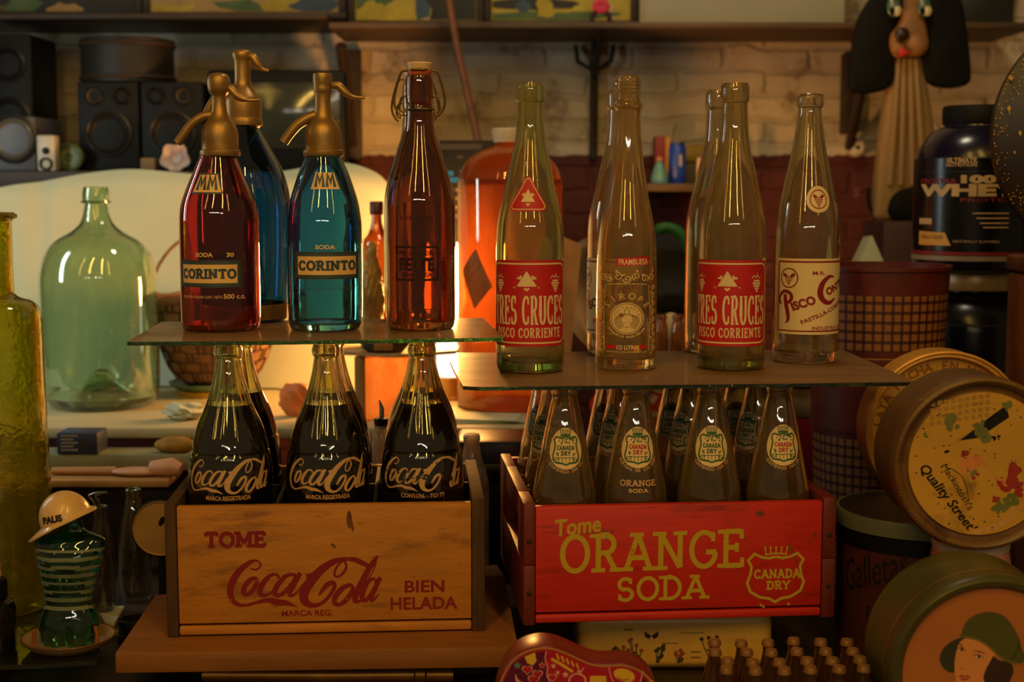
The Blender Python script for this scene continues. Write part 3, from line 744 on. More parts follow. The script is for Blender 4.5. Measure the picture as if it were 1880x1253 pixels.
b = NB(); tube(b, [(118*kb*math.cos(a), 118*kb*math.sin(a), .151 + .002*math.sin(9*a)) for a in [2*PI*i/48 for i in range(49)]], .005, 8, caps=False); obj('rim', b, WICK, t)
b = NB(); tube(b, [(117*kb*math.cos(a), 10*kb*math.sin(a), .15 + .115*math.sin(a)) for a in [PI*i/24 for i in range(25)]], .003, 8); obj('handle', b, WICK, t)
b = NB()
for (a, l) in ((-2.5, .03), (-2.3, .02), (-.6, .025), (-1.2, .02)): tube(b, [(RBk(.02)*math.cos(a), RBk(.02)*math.sin(a), .02), (RBk(.02)*math.cos(a)*(1+l*6), RBk(.02)*math.sin(a)*1.05, .022-l*.25)], .0012, 5)
obj('loose_ends', b, WICK, t)
# crumpled tissue
def crumple(name, label, cat, c, sx, sy, sz, m, seed, amp=.35, sub=3):
    rr = random.Random(seed); b = NB(); bmesh.ops.create_icosphere(b, subdivisions=sub, radius=1)
    ph = [rr.random()*6 for _ in range(12)]
    for v in b.verts:
        n = v.co.copy(); k = 1 + amp*(.5*math.sin(5*n.x+ph[0])*math.sin(4*n.y+ph[1]) + .4*math.sin(9*n.z+7*n.x+ph[2]) + .3*math.sin(13*n.y-6*n.z+ph[3]))
        v.co = Vector((n.x*sx*k, n.y*sy*k, max(n.z*k, -.98)*sz))
    lo = min(v.co.z for v in b.verts)
    for v in b.verts: v.co.z -= lo
    o = obj(name, b, m, None, sharp=32); o.location = c; return tag(o, label, cat)
crumple('tissue', 'crumpled white tissue at the foot of the yellow tin', 'tissue', (W(338, 762, .63).x, .625, RB), .030, .022, .013, PAPER, 3)

crumple('sea_shell', 'orange lit ribbed shell lying behind the cola bottles', 'shell', (W(541, 752, .66).x, .66, RB), .024, .016, .026, mat('shell_orange', rgb(206, 118, 60), .5, var=.2, scale=20), 21, .22, 3)
for i in range(4):
    o = obj('paper_sheet', box(NB(), -.062 + i*.004, .055 - i*.003, -.035, .030 + i*.002, 0, .0012), PAPER, sharp=30); o.location = (W(905, 760, .62).x - .006, .620, RB + .0002 + i*.0016); o.rotation_euler = (0, 0, .12 - i*.09)
    tag(o, ('lowest', 'second lowest', 'second highest', 'topmost')[i] + ' paper sheet of the small pile at the lamp foot', 'paper', 'paper sheets at the lamp foot')
# orange lit group: box, board, bark boat, flask, sculpture
ORG = glass('amber_plastic', rgb(236, 120, 40), .25, rgb(220, 110, 40), .15, transl=.35, tcol=rgb(230, 120, 40))
a = W(657, 770, .62); c = W(768, 664, .62); zb = 1.036
t = thing('amber_box', 'orange translucent box under the small board beside the lamp', 'box', ((a.x+c.x)/2, .66, RB)); wd = c.x-a.x
obj('box_body', box(NB(), -wd/2, wd/2, -.04, .04, 0, zb-RB-.004, .004), glass('amber_card', rgb(248, 200, 150), .35, rgb(200, 112, 56), .2, transl=.2, tcol=rgb(236, 150, 76)), t, sharp=30)
obj('corner_post', box(NB(), -wd/2-.004, -wd/2+.012, -.045, -.032, 0, zb-RB-.002, .002), TABW, t, sharp=30)
b = NB(); pts = [(-.085, .05), (-.085, -.03), (.02, -.075), (.108, -.02), (.108, .05)]
vs = [b.verts.new((p[0], p[1], 0)) for p in pts]; f = b.faces.new(vs); r = bmesh.ops.extrude_face_region(b, geom=[f])
for v in [q for q in r['geom'] if isinstance(q, bmesh.types.BMVert)]: v.co.z += .005
bmesh.ops.recalc_face_normals(b, faces=b.faces[:])
o = obj('serving_board', b, TABW, sharp=30); o.location = (W(710, 640, .66).x, .66, zb); tag(o, 'thin tan board laid over the orange box', 'board'); zs = zb + .005
t = thing('bark_boat', 'dark bark boat ornament on the thin tan board', 'ornament', (W(708, 648, .61).x, .610, zs))
b = NB(); n = 24
ringsb = []
for (k, z) in ((.0, 0), (.72, 0), (1, .010), (1.03, .020), (.9, .022), (.7, .012), (0, .010)):
    ringsb.append([b.verts.new((.034*k*math.copysign(abs(math.cos(2*PI*i/n))**.7, math.cos(2*PI*i/n)), .013*k*math.sin(2*PI*i/n), z + .002*math.sin(i*3))) for i in range(n)] if k else [b.verts.new((0, 0, z))])
for A, B in zip(ringsb, ringsb[1:]):
    for i in range(n):
        j = (i+1) % n; b.faces.new([A[0], B[i], B[j]] if len(A) == 1 else ([A[i], A[j], B[0]] if len(B) == 1 else [A[i], A[j], B[j], B[i]]))
bmesh.ops.recalc_face_normals(b, faces=b.faces[:]); obj('hull', b, mat('bark', rgb(58, 44, 34), .8, var=.4, scale=60, bump=.5), t)
obj('plaque', box(NB(), -.016, .012, -.0150, -.012, .004, .018, .001), mat('brass_plaque', rgb(150, 104, 44), .4), t)
AMB = glass('amber_glass', rgb(214, 150, 96), .08, rgb(150, 70, 30), .03)
fx = W(694, 600, .70).x; kf = mpp(480, .70)
t = thing('amber_flask', 'small amber flask with dark cap behind the swing-top bottle', 'bottle', (fx, .695, zs))
h = W(694, 392, .70).z - zs
pf = crs([(25*kf, .002), (27*kf, .012), (27*kf, h*.55), (26*kf, h*.78), (17*kf, h*.84), (10*kf, h*.93), (9.5*kf, h)], 3)
b = NB(); lathe(b, hollow([(0, 0)] + pf, .0025, .004), 40); obj('glass_body', b, AMB, t)
b = NB(); lathe(b, [(0, h-.002), (12*kf, h-.002), (12.5*kf, h+.002), (12.5*kf, h+20*kf), (11*kf, h+22*kf), (0, h+22*kf)], 28); obj('cap', b, mat('dark_red_cap', rgb(80, 24, 20), .4), t)
t = thing('carved_figure', 'ornate carved bronze figure beside the amber flask', 'figurine', (W(682, 600, .64).x, .655, zs)); hk = W(690, 440, .64).z - zs; kf = mpp(500, .64)
b = NB(); rr = random.Random(4)
prf = crs([(17*kf, 0), (20*kf, .01), (19*kf, hk*.3), (22*kf, hk*.5), (16*kf, hk*.7), (11*kf, hk*.82), (9*kf, hk*.92), (0, hk)], 5)
lathe(b, [(0, 0)] + prf, 48)
for v in b.verts:
    a = math.atan2(v.co.y, v.co.x); k = 1 + .10*math.sin(6*a + 120*v.co.z) + .06*math.sin(11*a - 200*v.co.z); v.co.x *= k; v.co.y *= k*.6
obj('carving', b, mat('bronze', rgb(150, 116, 56), .4, .5, var=.35, scale=40, bump=.6), t)

# glowing white lamp
LY = .845; lx = W(824, 700, LY).x; kl = mpp(600, LY)
t = thing('lamp', 'glowing white lamp between the swing-top bottle and orange demijohn', 'lamp', (lx, LY, RB))
def zof(py): return W(824, py, LY).z - RB
b = NB(); lathe(b, [(0, 0), (26*kl, 0), (26*kl, .003), (23*kl, .006), (23*kl, zof(692)), (0, zof(692))], 40); obj('base', b, mat('lamp_base', rgb(222, 170, 70), .5, var=.05), t)
b = NB(); lathe(b, [(0, zof(691)), (22*kl, zof(691)), (23*kl, zof(688)), (23*kl, zof(600)), (22*kl, zof(590)), (13*kl, zof(588)), (0, zof(588))], 40); obj('frosted_shade', b, emit('lamp_shade_glow', (1, .80, .60, 1), 1.5), t)
b = NB(); lathe(b, crs([(0, zof(589)), (12*kl, zof(588)), (15*kl, zof(575)), (25*kl, zof(556)), (26*kl, zof(540)), (21*kl, zof(520)), (17*kl, zof(495)), (14*kl, zof(465)), (8*kl, zof(448)), (0, zof(446))], 3), 24); obj('bulb', b, emit('bulb_glow', (1, .44, .10, 1), 280), t)

# orange demijohn with white cap and card tag
ODJ = glass('orange_glass', rgb(244, 204, 156), .08, rgb(190, 100, 54), .05, transl=.28, tcol=rgb(242, 168, 96))
oY = .77; ox = W(936, 640, oY).x
t = thing('orange_demijohn', 'big orange glass demijohn with a white cap behind the pisco bottle', 'demijohn', (ox, oY, RB))
pr = prof_px(936, oY, [(86, 790), (95, 740), (97, 700), (97, 360), (96, 340), (91, 318), (82, 300), (68, 286), (48, 275), (32, 269), (25, 262), (24, 250)], RB)
b = NB(); lathe(b, hollow([(0, 0)] + [(pr[0][0]*.9, 0)] + crs(pr[0:1] and [(pr[0][0], .004)] + pr[1:], 3), .003, .006), 56); obj('glass_body', b, ODJ, t)
zc = pr[-1][1]; kk = mpp(255, oY)
b = NB(); lathe(b, [(0, zc-.010), (30*kk, zc-.010), (31*kk, zc-.004), (34*kk, zc+8*kk), (34*kk, zc+12*kk), (30*kk, zc+14*kk), (0, zc+14*kk)], 36); obj('cap', b, mat('white_cap', rgb(206, 186, 152), .5), t)
d = Decal(); d.poly([(-.030, .012), (.002, .048), (.032, -.010), (.0, -.048)], mat('brown_card', rgb(150, 92, 52), .7))
for i in range(5): d.strip([(-.016+i*.007, .012-i*.010), (.004+i*.006, .030-i*.011)], mat('card_lines', rgb(120, 74, 44), .7), 1, .0012)
d.build('card_tag', on_round(pr, face(936) - math.asin(min(.96, 62/97)), W(875, 508, oY).z - RB), t, step=.004, base=.0012)
# stereo with teal display behind
a = W(806, 258, 1.0); c = W(884, 420, 1.0)
t = thing('stereo', 'black stereo with a lit teal display behind the orange demijohn', 'stereo', ((a.x+c.x)/2, 1.0, RB)); wd = c.x-a.x
za = a.z-RB
obj('case', box(NB(), -wd/2, wd/2+.06, 0, .095, 0, za, .003), BLK, t, sharp=30)
kq = mpp(300, 1.0); TEAL = emit('display_teal', (.10, .42, .42, 1), .35)
d = Decal(); d.rect(-wd/2, za-16*kq, wd/2, za-6*kq, RINGM)
d.strip([(-.022, za-60*kq), (-.012, za-60*kq)], TEAL, 1, .008); d.strip([(.0, za-58*kq), (.024, za-58*kq)], TEAL, 1, .008); d.strip([(-.024, za-72*kq), (.024, za-72*kq)], TEAL, 1, .008)
d.ell(-.001, za-30*kq, .006, .003, RINGM, 1)
for r_ in range(4):
    for q in range(3): d.ell(-.02+q*.018, za-(90+r_*16)*kq, .006, .004, mat('stereo_button', rgb(110, 100, 84), .5), 1)
d.build('control_panel', on_front(0, 0, 0), t)

# stuff under the front edge of the rear bench
t = thing('book_stack_shelf', 'low dark cabinet under the pale bench', 'cabinet', (-.47, .47, .75)); t.name = 'low_cabinet'
HC = .877-.75
b = NB(); box(b, -.26, .115, -.035, .035, .0, .012, .001); box(b, -.26, -.248, -.035, .035, .012, HC, .001); box(b, .103, .115, -.035, .035, .012, HC, .001); box(b, -.248, .103, .025, .035, .012, HC, .001); obj('carcass', b, DKW, t, sharp=30)
e1 = onz(312, 880, .888)
o = obj('plank', box(NB(), -.84, e1.x, .41, .52, .878, .888, .002), mat('tan_plank', rgb(170, 128, 76), .6, var=.15, scale=8, stretch=(1, 6, 6)), sharp=30); tag(o, 'tan plank with a rounded wooden spoon on it, under the pale bench', 'plank')
o = obj('grey_board', box(NB(), -.84, W(352, 840, .46).x, .472, .530, .8885, .9125, .003), mat('sage_board', rgb(128, 132, 104), .45, var=.12, scale=9, stretch=(1, 5, 5)), sharp=30); tag(o, 'sage green board stacked on the tan plank', 'board')
t = thing('wooden_spoon', 'pale rounded wooden spoon lying on the tan plank', 'spoon', (onz(255, 872, .8885).x, .440, .8885), 0)
b = NB(); sphere(b, (0, 0, .006), .036, 1, .42, .17, 28, 14); obj('bowl', b, mat('pink_wood', rgb(206, 152, 120), .5, var=.1), t)
b = NB(); tube(b, [(.02, -.002, .011), (.05, -.006, .0135), (.062, -.008, .0095)], [.010, .013, .009], 10); obj('tip', b, MATS['pink_wood'], t); b = NB(); tube(b, [(-.03, .003, .0062), (-.12, .006, .0056)], [.006, .005], 8); obj('handle', b, mat('spoon_wood', rgb(186, 136, 90), .5, var=.1), t)
NAVY = mat('navy_card', rgb(30, 40, 80), .5, var=.15)
px_box('blue_carton', 'blue printed carton tucked under the pale bench', 'carton', 104, 178, 783, 822, .47, .52, NAVY, .002)
oc = bpy.data.objects['blue_carton']; oc.location.z += .9127 - W(104, 822, .47).z
d = Decal(); a = W(104, 822, .47)
for i in range(5): d.rect(.006, .005+i*.005, .030 - (i % 2)*.006, .008+i*.005, mat('grey_print', rgb(130, 126, 120), .6))
d.rect(.033, .012, .042, .022, INKD)
q = d.build('label', on_front(a.x, .47, a.z), None); q.parent = oc
b = NB(); sphere(b, (0, 0, .010), .03, 1, .6, .40, 24, 12); o = obj('yellow_sponge', b, mat('sponge', rgb(150, 112, 34), .8, var=.3, scale=60, bump=.4), None); p = W(322, 815, .49); o.location = (p.x, .49, .9127); tag(o, 'rounded yellow sponge under the pale bench', 'sponge')
# ------------------------------------------------------------------ platform and crates
PZ = .80
pf0 = onz(211, 1200, PZ); pf1 = onz(952, 1189, PZ); pb0 = onz(285, 1093, PZ); pb1 = onz(926, 1056, PZ)
def slab_obj(name, pts, z0, z1, m, label, cat, bev=.0015, mi_side=None, mats=None):
    b = NB(); lo = [b.verts.new((p[0], p[1], z0)) for p in pts]; hi = [b.verts.new((p[0], p[1], z1)) for p in pts]; n = len(pts)
    b.faces.new(lo[::-1]); b.faces.new(hi)
    for i in range(n):
        f = b.faces.new((lo[i], lo[(i+1) % n], hi[(i+1) % n], hi[i]))
        if mi_side is not None: f.material_index = mi_side
    bmesh.ops.recalc_face_normals(b, faces=b.faces[:])
    if bev: bmesh.ops.bevel(b, geom=b.edges[:], offset=bev, segments=2, profile=.5, affect='EDGES')
    return tag(obj(name, b, mats or m, None, sharp=30), label, cat)
PLATW = mat('platform_wood', rgb(140, 86, 34), .6, var=.14, scale=10, stretch=(.8, 7, 7), bump=.2, speck=(rgb(96, 56, 22), .6, 20))
slab_obj('platform_board', [pf0, pf1, pb1, (pb1.x-.01, pb1.y+.05), pb0], PZ-.022, PZ, PLATW, 'tan wooden board carrying the crate with the TOME lettering', 'board')
o = obj('riser_box', box(NB(), pf0.x+.06, pf1.x-.03, pf0.y+.075, pb0.y-.01, .75, PZ-.022, .002), DKW, sharp=30); tag(o, 'low dark wooden box raising the tan platform board', 'box')

def plane_uv(P0, yaw):
    e = Vector((math.cos(yaw), math.sin(yaw), 0)); nrm = Vector((-math.sin(yaw), math.cos(yaw), 0)); C = Vector((0, -1.5, CZ))
    def f(px, py):
        d = ray(px, py); t = (P0 - C).dot(nrm)/d.dot(nrm); q = C + d*t - P0
        return (q.dot(e), q.z)
    return f
LETR = worn('crate_red_paint', rgb(132, 14, 20), rgb(178, 108, 34), .62, 85)
def crate(name, label, P0, P1, h, d, wood, post, inner, handle=False, slat=.013, nails=True):
    yaw = math.atan2(P1.y-P0.y, P1.x-P0.x); w_ = math.hypot(P1.x-P0.x, P1.y-P0.y)
    t = thing(name, label, 'crate', tuple(P0), yaw); th = .012
    fp = obj('front_panel', box(NB(), .013, w_-.015, 0.001, th, slat+.0015, h-.002, .0015), wood, t, sharp=30)
    obj('bottom_slat', box(NB(), .013, w_-.015, .0005, th, .002, slat-.001, .002), wood, t, sharp=30)
    obj('back_panel', box(NB(), .013, w_-.013, d-th, d, .002, h-.002, .0015), wood, t, sharp=30)
    obj('floor_board', box(NB(), .014, w_-.016, th, d-th, .002, .011, .001), inner, t, sharp=30)
    for x0, x1, nm in ((0, .0125, 'a'), (w_-.0145, w_, 'b')):
        b = NB(); z1 = h + .002
        if handle:   # end board with a hand hole
            box(b, x0, x1, 0, d, 0, h*.50, .0015); box(b, x0, x1, 0, d*.22, h*.502, z1, .0015); box(b, x0, x1, d*.72, d, h*.502, z1, .0015); box(b, x0, x1, d*.222, d*.718, h*.80, z1, .0015)
        else: box(b, x0, x1, 0, d, 0, z1, .002)
        ep = obj('end_board', b, post, t, sharp=30)
        if nails:
            for z in (h*.27, h*.70):
                nb = NB(); lathe(nb, [(0, .002), (.0022, .0012), (.0028, 0)], 12, M=Matrix.Translation(((x0+x1)/2, 0, z)) @ Matrix.Rotation(PI/2, 4, 'X')); obj('nail', nb, IRON, ep)
    return t, fp, yaw, w_
def dividers(t, nx, ny, w_, d, h, m, th=.004):
    b = NB()
    for i in range(1, nx): x = .0125 + (w_-.027)*i/nx; box(b, x-th/2, x+th/2, .012, d-.012, .011, h)
    for j in range(1, ny): y = .012 + (d-.024)*j/ny; box(b, .0125, w_-.0145, y-th/2, y+th/2, .011, h)
    obj('dividers', b, m, t, smooth=False)
C0 = onz(307, 1172, PZ); C1 = onz(891, 1160, PZ); CH = W(302, 929, C0.y).z - PZ; CD = .232
cokeT, cfp, cyaw, cw = crate('wooden_crate', 'tan wooden bottle crate with red TOME lettering on the platform board', C0, C1, CH, CD, CRW, mat('crate_post', rgb(78, 52, 24), .85, var=.35, scale=12, stretch=(6, 6, 1), bump=.3), BLKM, nails=False)
dividers(cokeT, 3, 2, cw, CD, CH*.98, BLKM)
cuv = plane_uv(C0, cyaw)
def tx(d, uvf, s, x0, x1, ytop, ybot, m, **k):
    a = uvf(x0, ybot); b_ = uvf(x1, ybot); c = uvf(x0, ytop); d.text(s, a[0], a[1], c[1]-a[1], m, width=b_[0]-a[0], **k)
d = Decal(); a = cuv(376, 1007); b_ = cuv(488, 1007); d.slab('TOME', a[0], a[1], cuv(376, 978)[1]-a[1], .0042, LETR, width=b_[0]-a[0], ser=.15)
a = cuv(420, 1119); b_ = cuv(699, 1119); c_ = cuv(420, 1024)
d.script(a[0], a[1], b_[0]-a[0], LETR, ky=(c_[1]-a[1])/387/((b_[0]-a[0])/820), L=1)
tx(d, cuv, 'MARCA REG.', 517, 611, 1122, 1133, LETR, bold=.02); tx(d, cuv, 'BIEN', 743, 816, 1067, 1089, LETR, bold=.022); tx(d, cuv, 'HELADA', 717, 840, 1098, 1121, LETR, bold=.022)
d.build('painted_lettering', on_front(0, .001, 0), cfp, eps=.0001, base=.0002, label='faded red painted lettering')
# stains on the front
STN = mat('crate_stain', rgb(116, 70, 28), .7, var=.4, scale=50)
d = Decal(); 
for (x, y, rx, ry, ro) in ((641, 955, 5, 17, 0), (646, 966, 3, 12, .2), (612, 1003, 3, 6, .8)):
    a = cuv(x, y); k = .00058; d.ell(a[0], a[1], rx*k, ry*k, STN, 0, 14, ro)
d.build('stain', on_front(0, .001, 0), cfp, base=.00012)

RZ = .818
REDC = mat('red_crate_paint', rgb(202, 42, 24), .5, var=.12, scale=14, stretch=(1, 6, 6), bump=.15, dirt=(rgb(110, 28, 16), .58, 7), speck=(rgb(60, 22, 12), .63, 34))
REDP2 = mat('red_crate_post', rgb(112, 36, 18), .5, var=.3, scale=14, stretch=(6, 6, 1), bump=.2, dirt=(rgb(96, 56, 30), .56, 10))
YLET = worn('crate_yellow_paint', rgb(196, 164, 36), rgb(132, 60, 20), .62, 70)
R0 = onz(961, 1150, RZ); R1 = onz(1531, 1134, RZ); RH = W(963, 929, R0.y).z - RZ; RD = .292
redT, rfp, ryaw, rw = crate('wooden_crate', 'red painted wooden bottle crate with yellow lettering and crest', R0, R1, RH, RD, REDC, REDP2, DKW, handle=True, slat=.012)
dividers(redT, 4, 3, rw, RD, RH*.70, mat('divider_wood', rgb(104, 70, 36), .7, var=.2, scale=14))
ruv = plane_uv(R0, ryaw)
d = Decal(); tx(d, ruv, 'Tome', 1018, 1104, 956, 987, YLET, bold=.03, rot=.09, shear=.12)
def slabpx(d, uvf, s, x0, x1, ytop, ybot, swpx, m, rise=0, **k):
    a = uvf(x0, ybot); b_ = uvf(x1, ybot); c = uvf(x0, ytop); d.slab(s, a[0], a[1], c[1]-a[1], swpx*(b_[0]-a[0])/(x1-x0), m, width=b_[0]-a[0], rise=rise, **k)
a = ruv(1031, 1050); b_ = ruv(1365, 1042)
slabpx(d, ruv, 'ORANGE', 1029, 1366, 984, 1054, 9.5, YLET, rise=.012, ser=.17)
slabpx(d, ruv, 'SODA', 1132, 1297, 1062, 1106, 7, YLET, rise=.012, ser=.17)
slabpx(d, ruv, 'CANADA', 1385, 1469, 1047, 1064, 3.6, YLET, rise=.0, ser=.12)
slabpx(d, ruv, 'DRY', 1408, 1450, 1068, 1084, 3.6, YLET, rise=.0, ser=.12)
SHPX = [(1425, 1023, 5), (1412, 1026, 5), (1398, 1024, 5), (1386, 1018, 5), (1374, 1030, 5), (1380, 1042, 5), (1378, 1056, 5), (1372, 1072, 5), (1378, 1088, 5), (1396, 1098, 5), (1412, 1100, 5), (1425, 1107, 5)]
k = (ruv(1480, 1060)[0]-ruv(1372, 1060)[0])/108
L_ = [ruv(x, y) + (w2*k,) for x, y, w2 in SHPX]; cxs = L_[0][0]
R_ = [(2*cxs - p[0], p[1], p[2]) for p in L_]
d.strip(L_, YLET, 1, smooth=False); d.strip(R_, YLET, 1, smooth=False)
for i in range(5):
    x = cxs + (-18+i*9)*k; z = ruv(1425, 1016)[1]; d.strip([(x, z-2*k), (x + (i-2)*1.2*k, z+9*k)], YLET, 1, 2.4*k); d.ell(x + (i-2)*1.2*k, z+10*k, 2.2*k, 2.2*k, YLET, 1, 8)
d.strip([(cxs-20*k, z-3*k), (cxs, z-1*k), (cxs+20*k, z-3*k)], YLET, 1, 3*k)
for (x, y) in ((1397, 1112), (1402, 1115), (1448, 1110)): a = ruv(x, y); d.ell(a[0], a[1], 2.4*k, 3*k, YLET, 1, 8)
d.build('painted_lettering', on_front(0, .001, 0), rfp, eps=.0001, base=.0002, label='yellow painted lettering and crest')
d = Decal()
for (x, y, rx, ry) in ((1112, 979, 4, 4), (1124, 978, 2.5, 3), (1396, 944, 8, 5), (1497, 983, 3, 4)):
    a = ruv(x, y); d.ell(a[0], a[1], rx*k, ry*k, STN, 0, 12)
d.strip([ruv(1448, 1000) + (.002,), ruv(1455, 1012) + (.003,), ruv(1464, 1036) + (.0015,)], STN, 0)
d.strip([ruv(1330, 950) + (.0006,), ruv(1352, 975) + (.0008,), ruv(1380, 1000) + (.0005,)], STN, 0)
d.build('scuff', on_front(0, .001, 0), rfp, base=.0001)

# ------------------------------------------------------------------ glass sheets resting on the bottle tops
def pane_material():
    m, t, out = nt('dust_reflection_glass'); p = t.nodes.new('ShaderNodeBsdfPrincipled')
    p.inputs['Base Color'].default_value = rgb(222, 236, 214); p.inputs['Transmission Weight'].default_value = 1; p.inputs['Roughness'].default_value = .06; p.inputs['IOR'].default_value = 1.5
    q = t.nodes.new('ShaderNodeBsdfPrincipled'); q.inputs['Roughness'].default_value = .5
    f = noise(t, 6, (1, 12, 1), 5, .65); t.links.new(ramp(t, f, [(.3, rgb(118, 84, 46)), (.7, rgb(142, 104, 60))]), q.inputs['Base Color'])  # brown streaks are dust and a wood reflection painted into the glass
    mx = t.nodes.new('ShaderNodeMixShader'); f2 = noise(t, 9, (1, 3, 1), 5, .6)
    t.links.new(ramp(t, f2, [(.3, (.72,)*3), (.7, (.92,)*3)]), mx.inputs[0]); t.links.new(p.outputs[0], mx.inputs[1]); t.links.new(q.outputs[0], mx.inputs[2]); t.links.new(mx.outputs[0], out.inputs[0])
    return m
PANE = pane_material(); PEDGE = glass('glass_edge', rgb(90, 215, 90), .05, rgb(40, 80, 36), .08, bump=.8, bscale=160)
ZL = CZ-.156; ZR = CZ-.203
def pane(name, label, pix, z, jag=0):
    pts = [onz(x, y, z) for x, y in pix]
    return slab_obj(name, pts, z-.004, z, None, label, 'glass sheet', bev=0, mi_side=1, mats=[PANE, PEDGE])
pane('glass_sheet', 'dusty glass sheet with a painted wood reflection lying on the cola bottles and carrying the soda siphons', [(233, 628), (480, 627), (700, 624), (924, 620), (887, 584), (600, 587), (297, 591)], ZL)
pane('glass_sheet', 'dusty glass sheet with a painted wood reflection and a broken corner lying on the soda bottles', [(850, 709), (880, 711), (1240, 707), (1684, 702), (1546, 642), (1200, 645), (838, 648), (837, 655), (826, 660), (832, 676)], ZR)

# ------------------------------------------------------------------ bottles in the crates
CLR = glass('clear_glass', rgb(244, 242, 220), .09, rgb(236, 190, 110), .015)
CLRD = glass('dusty_lamplit_glass', rgb(244, 240, 206), .13, rgb(222, 176, 92), .02)  # golden tint of both films is dust plus lamplight put into the colour
CLG = glass('cola_glass', rgb(240, 238, 196), .012, rgb(214, 176, 92), .015)
COLA = mat('cola', rgb(12, 4, 2), .05, var=.1, scale=10, coat=1)
INKC = mat('cola_white_print', rgb(204, 160, 108), .5, var=.05, scale=60)
INKCW = worn('cola_chipped_print', rgb(204, 160, 108), rgb(26, 14, 8), .54, 120, .5)
FLZ = PZ + .011
def cola_bottle(label, x, Y, group, logo=1, px=602):
    t = thing('cola_bottle', label, 'bottle', (x, Y, FLZ), group=group); H = ZL-.004-FLZ
    pts = [(62, 944), (69, 932), (72, 912), (74, 885), (73.5, 850), (70.5, 826), (68.5, 819), (66.5, 816), (67.5, 812), (63, 792), (55, 768), (47, 751), (40, 735), (34, 716), (29, 697), (25, 679), (22.5, 662), (21.5, 655), (24.5, 652), (25.8, 645), (24.5, 638), (23, 635), (23.4, 631), (23.2, 622), (21.5, 620)]
    pr = prof_px(px, .11, pts, FLZ); zs_ = H/pr[-1][1]; pr = [(r, z*zs_) for r, z in pr]
    cp = crs(pr, 3); b = NB(); zr_ = [z for r, z in pr]
    lathe(b, hollow([(0, 0)] + cp, .0032, .007), 64, flute=(zr_[8], zr_[17], 16, .022)); obj('glass_body', b, CLG, t)
    lv = (W(px, 737, .11).z - FLZ)*zs_
    lq = [(r-.0028, z) for r, z in cp if .0072 < z < lv]; rl = lq[-1][0]
    b = NB(); lathe(b, [(0, .0076), (lq[0][0]*.9, .0078)] + lq + [(rl*.985, lv), (0, lv-.0008)], 64, flute=(zr_[8], zr_[17], 16, .022)); obj('cola_drink', b, COLA, t)
    if logo:
        def zz(y): return (W(px, y, .07).z - FLZ)*zs_
        ink = INKC if logo != 3 else INKCW; R = .0455; d = Decal(); wv = 1.86*R; z0 = zz(894); k = (zz(832)-z0)/387/(wv/820)
        d.script(-wv/2, z0, wv, ink, ky=k, skip=() if logo != 3 else (7, 9))
        d.text('MARCA REGISTRADA' if logo != 3 else 'CONTEN.   TO 77', -.021, zz(905), zz(897)-zz(905), ink, width=.042, bold=.02)
        d.build('printed_logo', on_round(cp, face(px) + (-.07 if logo == 1 else .0), 0), t, step=.003, eps=.0001, label='cream script lettering' if logo != 3 else 'chipped cream script lettering')
    return t
ce = Vector((math.cos(cyaw), math.sin(cyaw), 0)); cn = Vector((-math.sin(cyaw), math.cos(cyaw), 0))
def crow(px, row):
    Y0 = C0.y + .064; 
    for _ in range(3):
        q = W(px, 880, Y0); Y0 = C0.y + (q.x-C0.x)*math.tan(cyaw) + .064
    q = W(px, 880, Y0); return q + cn*.102*row
CG = 'full cola bottles in the tan crate'
for (px, lg, who) in ((424, 1, 'under the red siphon'), (602, 2, 'under the blue siphon'), (776, 3, 'with chipped white script')):
    q = crow(px, 0); cola_bottle('full cola bottle, front row of the tan crate, ' + who, q.x, q.y, CG, lg, px)
    q = crow(px, 1); cola_bottle('full cola bottle, back row, behind the one ' + {1: 'under the red siphon', 2: 'under the blue siphon', 3: 'with chipped script'}[lg], q.x, q.y, CG, 0, px)

